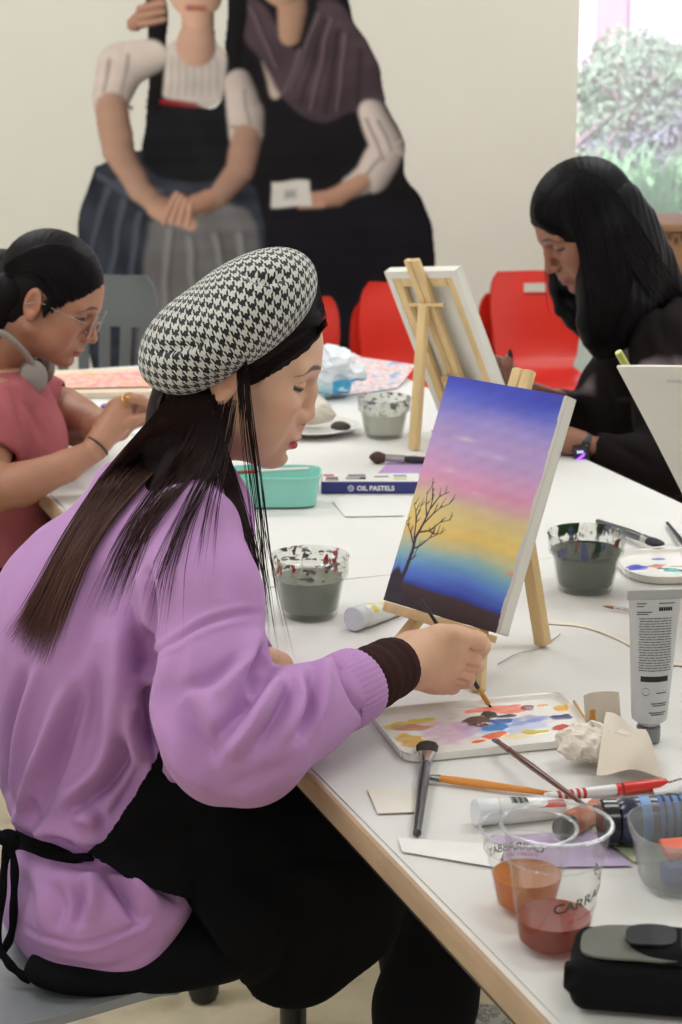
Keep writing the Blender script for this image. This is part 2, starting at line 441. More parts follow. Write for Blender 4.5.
sc2 = at(790, 90, 11.4); shrub('taller pale shrub further out at the far side of the window', (sc2[0], 11.6, sc2[2]), (.6, .55, .6), 3500, 11, lf1, .03)
r = np.random.default_rng(4); m = MB()
for i in range(620):
    x = float(at(585+140*r.random(), 200, 9.2)[0]); y = 9.0+1.1*r.random(); z0 = .42; hgt = .18+.32*r.random()*(1 if r.random() < .6 else .6); dx = .16*r.normal(); dy = .1*r.normal(); wv = .006+.006*r.random()
    m.add([(x-wv, y, z0), (x+wv, y, z0), (x+wv*.7+dx*.4, y+dy*.4, z0+hgt*.7), (x-wv*.7+dx*.4, y+dy*.4, z0+hgt*.7), (x+dx, y+dy, z0+hgt)], [(0, 1, 2, 3), (3, 2, 4)])
o = part('long_grass', m, mat('grass_blade', (150, 190, 150), .8, var=.2), None, smooth=False); tag(o, 'long pale green grass blades outside at the foot of the shrubs', 'grass', kind='stuff')
t = thing('building', 'pale pink and blue building front far behind the shrubs outside', 'building', (3.2, 16, .5))
part('wall', MB().box((3.5, 16.2, 3), (9, .3, 6)), mat('far_render', (214, 200, 216), .9, var=.05, vscale=.6), t, smooth=False)
pm, wm2 = MB(), MB()
for i in range(9):
    pm.box((.2+.95*i, 16.0, 2.9), (.22, .1, 5.4))
    wm2.box((.68+.95*i, 16.03, 3.2), (.5, .05, 2.6))
part('pilaster', pm, mat('far_pilaster', (214, 150, 178), .9), t, smooth=False); part('window', wm2, mat('far_window', (150, 176, 222), .4), t, smooth=False)

# wooden ledge unit under the window
lz = float(at(668, 224, 6.6)[2]); lx0 = float(at(632, 240, 6.6)[0]); lx1 = lx0+1.1
t = thing('wooden_bench', 'brown carved wooden unit under the window behind the woman in black', 'bench', ((lx0+lx1)/2, 6.75, 0))
wood_b = mat('brown_wood', (140, 104, 72), .6, var=.18, vscale=9, stretch=(1, 1, 6), bump=.2, bscale=60)
part('front_panel', MB().box(((lx0+lx1)/2, 6.62, (lz-.03)/2), (lx1-lx0-.04, .03, lz-.03)), wood_b, t, smooth=False)
part('top_board', MB().box(((lx0+lx1)/2, 6.77, lz-.0125), (lx1-lx0, .36, .025), ch=.004), wood_b, t)
for sx in (lx0+.03, lx1-.03): part('side_panel', MB().box((sx, 6.78, (lz-.03)/2), (.03, .3, lz-.03)), wood_b, t, smooth=False)
m = MB(); r = np.random.default_rng(2)
for i in range(46):
    m.box((lx0+.06+i*.0215, 6.603, lz-.055+.012*(i % 2)), (.011, .008, .016+.008*r.random()))
part('carving', m, mat('carved_dark_wood', (74, 54, 40), .7), t, smooth=False)

# ---------------------------------------------------------------- light: ceiling panels, added wall fills, daylight outside
def area(x, y, e, sx=1.2, sy=.6, z=2.86, rot=(0, 0, 0), col=(.95, .975, 1)):
    l = bpy.data.lights.new('ceiling_or_fill', 'AREA'); l.shape = 'RECTANGLE'; l.size = sx; l.size_y = sy; l.energy = e; l.color = col
    ob = bpy.data.objects.new('ceiling_or_fill_light', l); C.objects.link(ob); ob.location = (x, y, z); ob.rotation_euler = rot
for x, y, e in ((-1.4, .3, 11), (1.2, .3, 10), (-1.4, 2.6, 17), (1.2, 2.6, 16), (-1.4, 4.6, 23), (1.2, 4.6, 23), (-1.4, 6.0, 12), (1.2, 6.0, 12)): area(x, y, e)
# added fill lights by both side walls and behind the camera, no windows there
area(3.2, 3.6, 16, 3.0, 1.5, 1.75, (0, math.radians(90), 0), (.88, .95, 1))
area(-3.25, 1.6, 15, 2.4, 1.5, 1.75, (0, math.radians(-90), 0), (.95, .98, 1))
area(-1.5, -2.0, 14, 3.0, 1.7, 1.7, (math.radians(90), 0, 0), (.98, .99, 1))
s_ = bpy.data.lights.new('sun', 'SUN'); s_.energy = 8.5; s_.angle = .02; so = bpy.data.objects.new('sun', s_); C.objects.link(so)
so.rotation_euler = Vector((.35, .75, -.75)).to_track_quat('-Z', 'Y').to_euler()
wd = bpy.data.worlds.new('world'); sc.world = wd; wd.use_nodes = True
bg = wd.node_tree.nodes['Background']; bg.inputs[0].default_value = (.80, .88, 1, 1); bg.inputs[1].default_value = 1.9

# ---------------------------------------------------------------- camera
cam = bpy.data.cameras.new('camera'); co = bpy.data.objects.new('camera', cam); C.objects.link(co); sc.camera = co
co.location = (0, 0, CAMZ); co.rotation_euler = (math.radians(90)-PITCH, 0, 0)
cam.sensor_fit = 'VERTICAL'; cam.sensor_height = 36; cam.lens = FPX/1024*36; cam.clip_start = .05
cam.dof.use_dof = True; cam.dof.focus_distance = 2.35; cam.dof.aperture_fstop = 9.5
sc.view_settings.view_transform = 'Standard'; sc.view_settings.look = 'None'; sc.view_settings.gamma = 1; sc.view_settings.exposure = .10; sc.view_settings.use_curve_mapping = False
sc.cycles.max_bounces = 10; sc.cycles.transparent_max_bounces = 24; sc.cycles.use_denoising = True

# ---------------------------------------------------------------- stacking chairs
def chair(name, label, loc, rot, W, SZ, TOPZ, m, legm, mode='handle', group=None, depth_=.34, z0=0., inset=.42):
    """local: seat faces -y, origin on the floor"""
    t = thing(name, label, 'chair', (loc[0], loc[1], z0), group, rot=(0, 0, rot))
    D = depth_; H = TOPZ-SZ
    prof = spline([(-D*.55, SZ-.012), (-D*.45, SZ+.006), (-D*.1, SZ-.006), (D*.25, SZ-.002), (D*.42, SZ+.03), (D*.50, SZ+H*.3), (D*.54, SZ+H*.65), (D*.62, TOPZ)], 41)
    def hw(v):
        return W/2*np.interp(v, [0, .04, .1, .3, .45, .52, .62, .85, .92, .95, .975, 1], [.78, .90, .98, 1.02, .86, .74, .88, 1.0, .985, .96, .91, .80])
    def fn(u, v):
        i = v*40; k = min(39, int(i)); a = np.array(prof[k])*(1-(i-k))+np.array(prof[k+1])*(i-k); x = (2*u-1)
        bow = .03*W*(x*x); back = np.clip((v-.5)*4, 0, 1)
        return (x*hw(v), a[0]-back*bow*2.2-.0*x, a[1]+(1-back)*bow)
    mb = MB(); NU, NV = 25, 41; mb.grid(fn, NU, NV, .011)
    def keep(i, j):
        u, v = (i+.5)/(NU-1), (j+.5)/(NV-1)
        if mode == 'handle': return not (.36 < u < .64 and .90 < v < .945)
        return not (.62 < v < .86 and any(abs(u-c) < .035 for c in (.18, .34, .5, .66, .82)))
    nn = NU*NV; fs = []
    holes = set()
    for i in range(NU-1):
        for j in range(NV-1):
            if not keep(i, j): holes.add((i, j))
    for f in mb.f:
        a = min(f) % nn if max(f) < nn or min(f) >= nn else None
        if a is not None and len(f) == 4 and (a//NV, a % NV) in holes: continue
        fs.append(f)
    for (i, j) in holes:
        q = [i*NV+j, (i+1)*NV+j, (i+1)*NV+j+1, i*NV+j+1]
        for k, (di, dj) in enumerate(((0, -1), (1, 0), (0, 1), (-1, 0))):
            if (i+di, j+dj) not in holes:
                a, b2 = q[k], q[(k+1) % 4]; fs.append((b2, a, a+nn, b2+nn))
    link_mesh('seat_shell', mb.v, fs, m, t, angle=50)
    for sx in (-1, 1):
        for yy, y2 in ((-D*inset, -D*(inset+.10)), (D*.30, D*.55)):
            lm = MB().tube([(sx*W*.36, yy, SZ-.012), (sx*W*.40, (yy+y2)/2, SZ*.5), (sx*W*.45, y2, .012)], .0095, 8)
            part('leg', lm, legm, t); 
            part('glide', MB().lathe([(.012, 0), (.014, .006), (.011, .022)], (sx*W*.45, y2, 0), 10), mat('black_plastic', (22, 22, 24), .4), t)
    for yy in (-D*inset, D*.3): part('cross_bar', MB().tube([(-W*.36, yy, SZ-.02), (W*.36, yy, SZ-.02)], .008, 8), legm, t)
    return t
red = mat('red_plastic', (205, 38, 22), .35, var=.03, bump=.05, bscale=900); chrome = mat('chrome', (180, 180, 182), .2, 1.)
G = 'red stacking chairs by the back wall'
def cpos(px, Y): return (float(at(px, 300, Y)[0]), Y)
def red_chair(px, Y, rot, label, z0=0.): return chair('stacking_chair', label, cpos(px, Y), rot, .30, .30, .62, red, chrome, 'handle', G, .33, z0)
p2 = red_chair(548, 6.22, .12, 'red plastic chair with white-looking handle slot behind the woman in black, upper of its stack', .082)
dup(p2, (*cpos(536, 6.30), 0), 'red plastic chair behind the woman in black, lower chair showing as a dark red edge')
dup(p2, (*cpos(404, 6.0), .075), 'red plastic chair beside the back of the rear easel, upper of its stack', (0, 0, -.10))
dup(p2, (*cpos(394, 6.08), 0), 'red plastic chair by the rear easel, lower chair peeping out behind its twin', (0, 0, -.10))
dup(p2, (*cpos(294, 6.2), 0), 'red plastic chair hidden behind the head in the houndstooth beret', (0, 0, .05))
grey_pl = mat('grey_plastic', (92, 97, 98), .45, var=.03)
chair('stacking_chair', 'dark grey plastic chair with vertical slots behind the woman in glasses', cpos(74, 5.3), -.12, .37, .43, .81, grey_pl, chrome, 'slats', None, .38)

# ---------------------------------------------------------------- wall mural: two seated figures (flat vinyl print on the wall)
def mural():
    X0, X1, Y0, Y1 = 76, 444, -70, 440
    xs = np.arange(X0, X1+1); ys = np.arange(Y0, Y1+1); X, Y = np.meshgrid(xs, ys, indexing='ij'); P = np.stack([X, Y], -1).astype(float)
    P = P+1.3*np.stack([wob(np.dstack([X*.11, Y*.11, X*0]), 1.2, 1), wob(np.dstack([X*.11, Y*.11, X*0]), 1.2, 2)], -1)
    img = np.zeros(P.shape[:2]+(3,)); alpha = np.zeros(P.shape[:2])
    tex = wob(np.dstack([X*.16, Y*.05, X*0]), 1.5, 3)*.5+wob(np.dstack([X*.05, Y*.16, X*0]), 1.5, 4)*.5
    def put(mask, col, shade=0.):
        nonlocal img, alpha
        c = np.array(lin(col)); mm = np.clip(mask, 0, 1)[..., None]; cc = c*(1+np.asarray(shade)[..., None]) if np.ndim(shade) else c*(1+shade)
        img = np.where(alpha[..., None] < .02, np.clip(cc, 0, 1)*(mm > 0), img*(1-mm)+mm*np.clip(cc, 0, 1)); alpha = np.maximum(alpha, mm[..., 0])
    def poly(pts, col, soft=1.5, sh=.25, n=8, light=None):
        pts = np.array(spline(list(pts)+[pts[0]], n*len(pts))) if len(pts) > 4 else np.array(pts, float); x, y = P[..., 0], P[..., 1]; ins = np.zeros(x.shape, bool); d = np.full(x.shape, 1e9)
        for a, b in zip(pts, np.roll(pts, -1, 0)):
            c = ((a[1] > y) != (b[1] > y)) & (x < (b[0]-a[0])*(y-a[1])/(b[1]-a[1]+1e-9)+a[0]); ins ^= c
            ba = b-a; t = np.clip(((P-a)@ba)/(ba@ba+1e-9), 0, 1); d = np.minimum(d, np.linalg.norm(P-a-t[..., None]*ba, axis=-1))
        sd = np.where(ins, d, -d); m = np.clip(.5+sd/(2*soft), 0, 1)
        s = sh*tex
        if light is not None:
            q = (P-pts.mean(0))/np.ptp(pts, axis=0).max(); s = s+light[2]*(q@np.array(light[:2]))
        put(m, col, s)
    def limb(pts, rad, col, dark=.58, soft=1.8, lx=-.6):
        x = P; best = np.full(X.shape, 1e9); sd = np.zeros(X.shape)
        for (a, r1), (b, r2) in zip(zip(pts, rad), zip(pts[1:], rad[1:])):
            a, b = np.array(a, float), np.array(b, float); ba = b-a; t = np.clip(((x-a)@ba)/(ba@ba), 0, 1); q = x-a-t[..., None]*ba; r = r1+(r2-r1)*t; d = np.linalg.norm(q, axis=-1)-r
            nrm = np.array([-ba[1], ba[0]])/np.linalg.norm(ba); nrm = nrm if nrm[0] < 0 else -nrm; u = d < best; best[u] = d[u]; sd[u] = ((q@nrm)/r)[u]
        put(np.clip(.5-best/(2*soft), 0, 1), col, np.clip(dark*(.75*sd-.55*np.abs(sd)**2.2), -.8, .4)+.07*tex)
    K = (24, 22, 26)
    poly([(240, -55), (330, -58), (352, 20), (374, 60), (384, 100), (402, 140), (404, 175), (424, 205), (434, 250), (440, 340), (438, 438), (268, 438), (235, 250), (230, 60)], K, light=(-.6, -.3, .5))
    poly([(255, 215), (400, 205), (430, 260), (430, 330), (262, 335)], (25, 24, 30), 10)
    # right figure: shawl, blouse, sleeve, hand and card
    poly([(262, 62), (282, 52), (292, 66), (284, 92), (272, 98)], (176, 160, 150), 2)
    poly([(240, -5), (262, 4), (286, 40), (300, 52), (318, 24), (318, 2), (338, 2), (366, 42), (381, 78), (383, 110), (350, 112), (318, 122), (282, 96), (262, 62), (246, 40)], (76, 62, 68), 2.5, .4, light=(-.5, -.5, .6))
    for a, b in (((318, 14), (292, 88)), ((330, 20), (312, 108)), ((345, 34), (338, 108)), ((300, 52), (286, 92)), ((250, 8), (276, 66))): limb([a, b], [3, 2], (98, 82, 87), .5, 2.5)
    for a, b in (((324, 20), (302, 100)), ((338, 30), (326, 112)), ((360, 50), (358, 108))): limb([a, b], [2, 1.5], (48, 38, 44), .2, 2.5)
    limb([(290, -30), (292, 10), (290, 34)], [17, 15, 12], (168, 132, 112))
    limb([(286, -42), (282, -14)], [24, 20], (176, 138, 116)); limb([(296, -58), (312, -30), (312, -8)], [18, 16, 10], (34, 27, 28))
    limb([(372, 112), (388, 148), (372, 176), (352, 186)], [14, 17, 17, 11], (196, 182, 176), .6)
    for a, b in (((366, 118), (384, 160)), ((378, 120), (392, 150)), ((362, 178), (380, 160))): limb([a, b], [1.5, 1.2], (140, 126, 124), .3, 1.5)
    limb([(360, 182), (338, 196), (318, 200)], [9, 10, 8], (172, 132, 112)); 
    for k in range(4): limb([(322, 193+4*k), (300, 196+4*k)], [3, 2.4], (176, 136, 116))
    poly([(270, 182), (309, 180), (311, 206), (272, 208)], (206, 202, 196), 1, .06, 1); poly([(284, 190), (296, 190), (296, 199), (284, 199)], (150, 148, 146), 2, .5, 2)
    # left figure: skirt, apron, bodice, blouse, arms, hands
    poly([(96, 168), (150, 150), (232, 170), (262, 215), (266, 330), (268, 438), (120, 438), (84, 300), (79, 220)], (50, 54, 64), 2, .55, light=(-.4, -.4, .4))
    for a, b in (((108, 190), (92, 250)), ((124, 200), (112, 275)), ((140, 215), (128, 300)), ((100, 176), (140, 200)), ((118, 180), (160, 190))): limb([a, b], [4, 2.5], (78, 84, 96), .5, 3)
    poly([(150, 222), (178, 204), (230, 206), (256, 226), (264, 330), (264, 438), (142, 438), (142, 290)], (104, 102, 104), 3, .3, light=(-.7, -.4, .5))
    for a, b in (((170, 232), (164, 310)), ((190, 240), (196, 315)), ((216, 236), (232, 312)), ((240, 236), (252, 300))): limb([a, b], [4, 3], (132, 130, 132), .5, 3.5)
    poly([(152, 20), (166, 60), (190, 104), (220, 106), (228, 60), (236, 40), (250, 96), (240, 170), (200, 182), (156, 176), (142, 150), (150, 100)], (27, 27, 31), 2, .3)
    poly([(162, 52), (176, 42), (212, 42), (226, 58), (224, 92), (206, 108), (176, 102), (162, 92)], (202, 190, 184), 2, .12, light=(-.6, -.3, .4))
    for k in range(7): limb([(172+7*k, 58), (170+8*k, 96)], [1.0, .7], (176, 164, 158), .2, 2.4)
    limb([(160, 101), (180, 103), (196, 107)], [2.6, 2.6, 2], (150, 36, 34))
    limb([(196, -8), (198, 28), (196, 46)], [18, 15, 20], (188, 150, 130)); limb([(196, -40), (196, -6), (197, 14)], [26, 25, 15], (198, 158, 136)); limb([(188, 8), (204, 8)], [2.4, 2.4], (160, 84, 76)); limb([(182, -26), (190, -25)], [2, 1.6], (70, 52, 46)); limb([(203, -25), (211, -26)], [1.6, 2], (70, 52, 46)); limb([(196, -22), (194, -8), (198, -5)], [1.6, 2.4, 2], (168, 128, 108))
    limb([(156, -50), (156, 0), (158, 60), (154, 108)], [12, 10, 8, 6], (24, 21, 23)); limb([(236, -50), (238, 0), (234, 50), (230, 96)], [12, 10, 8, 6], (24, 21, 23)); limb([(160, -55), (196, -64), (236, -55)], [14, 16, 14], (26, 22, 23))
    limb([(150, 56), (122, 66), (112, 96)], [17, 24, 19], (204, 190, 182), .6); limb([(238, 82), (246, 112), (246, 132)], [14, 18, 18], (192, 178, 172), .6)
    for a, b in (((100, 100), (132, 108)), ((110, 60), (104, 92)), ((128, 56), (122, 96)), ((232, 128), (262, 134)), ((244, 90), (250, 124))): limb([a, b], [1.6, 1.4], (148, 134, 130), .2, 1.6)
    limb([(112, 108), (118, 150), (140, 190), (162, 210)], [16, 15, 12, 10], (174, 138, 120)); limb([(246, 140), (240, 170), (218, 198), (204, 206)], [15, 14, 11, 9], (162, 128, 112))
    limb([(158, 206), (178, 214), (190, 222)], [12, 12, 8], (184, 144, 124)); limb([(206, 200), (190, 206), (176, 200)], [10, 9, 6], (170, 128, 110))
    for k in range(4): limb([(176+5*k, 196+3*k), (164+8*k, 222+1*k)], [3.2, 2.6], (188, 146, 126), .7, 1.0)
    limb([(134, 24), (148, 10), (160, 4)], [7, 8, 6], (170, 128, 108))
    for k in range(3): limb([(140, 8+8*k), (162, 4+8*k)], [3.4, 2.8], (184, 140, 118))
    for _ in range(2):                                         # soft print
        B_ = img.copy(); A_ = alpha[..., None]; num = B_*A_; den = A_.copy()
        for dx, dy in ((1, 0), (-1, 0), (0, 1), (0, -1)): num = num+np.roll(np.roll(B_*A_, dx, 0), dy, 1); den = den+np.roll(np.roll(A_, dx, 0), dy, 1)
        img = num/np.maximum(den, 1e-6)
    keep = alpha > .5
    G_ = np.array([[at(x, y, YW-.0025) for y in ys] for x in xs]); nY = len(ys)
    ii, jj = np.where(keep[:-1, :-1] | keep[1:, :-1] | keep[:-1, 1:] | keep[1:, 1:])
    Fq = np.stack([ii*nY+jj, ii*nY+jj+1, (ii+1)*nY+jj+1, (ii+1)*nY+jj], 1)
    used = np.unique(Fq); rm = np.full(len(xs)*nY, -1); rm[used] = np.arange(len(used))
    o = link_mesh('wall_mural', G_.reshape(-1, 3)[used], rm[Fq], mat('mural_print', rough=.6, vcol='Col', var=.02, spec=.08), None, vcols=(img.reshape(-1, 3))[used], angle=None)
    tag(o, 'life-size printed wall cutout of two seated women in old-fashioned dark dresses', 'mural')
mural()
# ================================================================ the long table (two tables end to end) and its paper
def ST(s, t, z=0.): return s*TU+t*TV+np.array([0, 0, z])
T0, T1, S0, S1, S2 = .681, 1.645, .95, 2.70, 4.385
RT = np.array([TU, -TV, [0, 0, 1]]).T                       # columns: along table, left, up
top_m = mat('table_laminate', (226, 222, 214), .45, var=.02); edge_m = mat('table_wood_edge', (178, 150, 122), .55, var=.10, vscale=14, stretch=(1, 1, 5)); leg_m = mat('table_leg_black', (20, 20, 22), .4)
def table(label, s0, s1, far=.10):
    t = thing('table', label, 'table', ST((s0+s1)/2, (T0+T1)/2), 'tables pushed end to end')
    cc = ST((s0+s1)/2, (T0+T1)/2, .726)
    part('tabletop', MB().box(cc, (s1-s0-.006, T1-T0-.004, .026), RT), top_m, t, smooth=False)
    for tt in (T0, T1): part('edge_strip', MB().box(ST((s0+s1)/2, tt, .7255), (s1-s0-.004, .006, .0285), RT, ch=.0015), edge_m, t)
    for ss in (s0+.003, s1-.003): part('edge_strip', MB().box(ST(ss, (T0+T1)/2, .7255), (.006, T1-T0-.01, .0285), RT, ch=.0015), edge_m, t)
    for tt in (T0+.04, T1-.04): part('apron_rail', MB().box(ST((s0+s1)/2, tt, .69), (s1-s0-.2, .02, .045), RT), leg_m, t, smooth=False)
    for ss in (s0+.10, s1-far):
        for tt in (T0+.13, T1-.13):
            l = part('leg', MB().tube([ST(ss, tt, .712), ST(ss, tt, .075)], .0185, 12), leg_m, t)
            part('caster', MB().lathe([(.006, .078), (.024, .075), (.027, .04), (.024, .012), (.018, .010)], ST(ss, tt), 14).lathe([(.016, 0.0), (.021, .004), (.021, .012), (.012, .014)], ST(ss, tt), 14), leg_m, l)
table('near white topped table carrying the sunset easel, wooden edge beside the beret', S0, S1, .34)
table('far white topped table carrying the rear easel, reaching towards the red chairs', S1, S2)
paper_m = mat('white_paper', (222, 220, 216), .8, var=.025, vscale=5, bump=.12, bscale=18)
def sheet(name, label, cat, pts, m, z=TZ, th=.0006, group=None, curl=0., n=14):
    """a paper sheet from four corners (photo pixels on the table, or 3-D)"""
    q = [onz(*p, z) if len(p) == 2 else np.array(p, float) for p in pts]
    def fn(u, v):
        p = (q[0]*(1-u)+q[1]*u)*(1-v)+(q[3]*(1-u)+q[2]*u)*v
        return p+np.array([0, 0, curl*(max(0, abs(u-.5)*2-.6)**2+max(0, abs(v-.5)*2-.6)**2)])
    o = link_mesh(name, *(lambda mb: (mb.v, mb.f))(MB().grid(fn, n, n, -th)), m, None, origin=tuple(sum(q)/4)); tag(o, label, cat, group); return o
def cover(label, s0, s1, z, t0=T0+.008, t1=T1+.012):
    def fn(u, v): return ST(s0+(s1-s0)*u, t0+(t1-t0)*v+.002*math.sin(7*u), z+.0006*math.sin(u*11+v*3)*math.sin(v*9))
    o = link_mesh('table_paper', *(lambda mb: (mb.v, mb.f))(MB().grid(fn, 30, 24, -.0006)), paper_m, None, origin=tuple(ST((s0+s1)/2, (t0+t1)/2, z))); tag(o, label, 'paper', 'white paper covering the tables')
cover('white paper covering the near table under the palette and the cups', S0+.01, 2.62, .7405)
cover('white paper covering the far table under the pastel box and the plate', 2.60, S2-.01, .7412)
Z = TZ+.0002

# ---------------------------------------------------------------- plastic plant pots used as water jars
def pot(label, px, py, r, h, water, lvl, stains, film):
    c = onz(px, py, TZ); t = thing('water_pot', label, 'pot', c, 'clear plastic plant pots of paint water')
    k = 'pot_'+str(px)
    prof = [(0, .002), (.70*r, 0), (.74*r, .004), (.89*r, .60*h), (.90*r, .655*h), (.985*r, .665*h), (1.0*r, .69*h), (1.02*r, .97*h), (1.045*r, .985*h), (1.04*r, h), (1.0*r, h), (.975*r, .97*h), (.95*r, .70*h), (.87*r, .655*h), (.86*r, .6*h), (.71*r, .008), (0, .008)]
    part('pot_wall', MB().lathe(prof, c, 48), clear_mat(k+'_plastic', (251, 252, 250), film, (205, 208, 200), .08, stains), t)
    rr = lambda z: r*np.interp(z/h, [0, .6, .655, .7, 1], [.70, .855, .865, .945, .97])
    w = [(0, .009), (.70*r, .009)]+[(rr(z)-.0008, z) for z in np.linspace(.012, lvl*h, 6)]+[(0, lvl*h)]
    part('paint_water', MB().lathe(w, c, 40), mat(k+'_water', water, .08, var=.12, vscale=30, spec=.5), t)
    return t
pot('clear pot of grey green water with red drips, beside the teal box', 310, 614, .0520, .083, (104, 112, 96), .64, [((165, 40, 34), 3, .625, 75, .5, .046), ((84, 80, 88), 9, .62, 70, 1.2, .050), ((120, 110, 110), 5, .61, 60, 3, .044)], .10)
pot('clear pot of dark green water beside the right-hand palette', 585, 589, .0535, .083, (50, 60, 50), .70, [((34, 62, 30), 4, .56, 50, .5, .052), ((120, 60, 44), 8, .63, 70, .35, .046), ((74, 84, 130), 12, .62, 70, .4, .044)], .08)
pot('clear pot of pale grey water in front of the rear easel leg', 384, 436, .0500, .076, (216, 214, 202), .60, [((112, 78, 70), 3, .59, 70, 1.0, .050), ((120, 108, 124), 7, .585, 60, 1.6, .042)], .16)

# ---------------------------------------------------------------- brushes
def brush(label, tip, end, rh=.004, lf=.03, lb=.03, wb=.006, hcol=(25, 25, 27), bcol=(40, 30, 28), fcol=(196, 196, 198), flat=.5, round_=False, fr=None, hend=.5, fm=1.):
    """tip and end are 3-D points (bristle tip, handle end)"""
    tip, end = np.array(tip, float), np.array(end, float); ax = end-tip; Ln = np.linalg.norm(ax); ax /= Ln
    t = thing('paintbrush', label, 'paintbrush', tip, 'paintbrushes')
    fr = fr or rh*.95; R = frame(-ax, z=(0, 0, 1)) if abs(ax[2]) < .9 else frame(-ax, y=(1, 0, 0))
    def body(prof, fl=1.):
        mb = MB(); vs, fs = [], []; n, sg = len(prof), 14
        for (x, w, th) in prof:
            for k in range(sg):
                a = 2*math.pi*k/sg; vs.append(tip+ax*x+R[:, 1]*w*math.cos(a)+R[:, 2]*th*math.sin(a))
        for i in range(n-1):
            for k in range(sg): fs.append((i*sg+k, i*sg+(k+1) % sg, (i+1)*sg+(k+1) % sg, (i+1)*sg+k))
        fs += [tuple(reversed(range(sg))), tuple(range((n-1)*sg, n*sg))]
        return mb.add(vs, fs)
    fl = flat
    if round_: bp = [(0, .0006, .0006), (lb*.1, wb*.45, wb*.45), (lb*.3, wb*.85, wb*.85), (lb*.55, wb, wb), (lb*.85, wb*.75, wb*.75), (lb, fr, fr)]
    else: bp = [(0, wb*.25, .0007), (lb*.12, wb*.75, wb*fl*.4), (lb*.4, wb, wb*fl*.8), (lb*.8, wb*.95, wb*fl), (lb, wb*.86, wb*fl)]
    wf = fr if round_ else wb*.86
    part('bristles', body(bp), mat('bristle_%d_%d_%d' % bcol, bcol, .8, var=.3, vscale=160, stretch=(1, 1, 1), bump=.4, bscale=900), t)
    part('ferrule', body([(lb-.001, wf*1.02, wf*fl if not round_ else wf*1.02), (lb+lf*.45, max(fr, wf*.8), max(fr*.9, wf*fl)), (lb+lf, fr, fr)]), mat('ferrule_%d_%d_%d' % fcol, fcol, .25, fm), t)
    x0 = lb+lf
    part('handle', body([(x0-.001, fr*.9, fr*.9), (x0+(Ln-x0)*.12, rh, rh), (x0+(Ln-x0)*.3, rh*1.08, rh*1.08), (x0+(Ln-x0)*.7, rh*(hend+1)/2, rh*(hend+1)/2), (Ln-.002, rh*hend, rh*hend), (Ln, rh*hend*.4, rh*hend*.4)]), mat('handle_%d_%d_%d' % hcol, hcol, .3, coat=.4, var=.04), t)
    return t
zb = TZ
brush('flat brush with dark bristles and black handle lying by the table edge', onz(428, 741, zb+.010), onz(417, 834, zb+.005), .0058, .034, .034, .0125, (44, 46, 50), (46, 32, 30), flat=.35, fr=.0060, hend=.75)
brush('long orange-handled brush lying in front of the palette', onz(428, 777, zb+.005), onz(562, 795, zb+.004), .0044, .010, .004, .0042, (218, 138, 44), (150, 150, 150), (150, 152, 150), flat=.8, fr=.0042, hend=.55)
brush('thin dark brown brush propped on the palette, its silver tip in the blue paint', onz(494, 739, zb+.014), onz(587, 807, zb+.030), .0036, .034, .012, .0046, (92, 58, 46), (84, 100, 130), (160, 140, 136), flat=.5, fr=.0034, hend=.6)
brush('soft round brush with brown bristles lying behind the sunset canvas', onz(369, 457, zb+.0115), onz(440, 461, zb+.006), .0062, .034, .030, .0115, (30, 30, 32), (74, 48, 44), flat=1, round_=True, fr=.0068, hend=.8)
brush('broad black brush resting on the right-hand palette', onz(661, 545, zb+.016), onz(597, 521, zb+.006), .0065, .022, .030, .0125, (58, 60, 66), (34, 36, 42), flat=.5, fr=.0068, hend=.6)
brush('copper-ferruled small brush at the far side of the right-hand palette', onz(690, 552, zb+.013), onz(667, 523, zb+.005), .0042, .018, .022, .0055, (34, 36, 38), (176, 60, 36), (176, 108, 66), flat=.6, fr=.004, hend=.7)
brush('fine brown-tipped brush lying behind the standing paint tube', onz(603, 606, zb+.004), onz(668, 616, zb+.003), .0026, .022, .016, .0024, (190, 190, 192), (150, 112, 74), (206, 206, 208), flat=.9, fr=.0024, hend=.6)
brush('small brush with an orange tip lying behind the sunset canvas near the rear easel', onz(431, 431, zb+.004), onz(478, 436, zb+.003), .0034, .016, .012, .0036, (40, 40, 44), (220, 110, 50), flat=.8, fr=.0034)

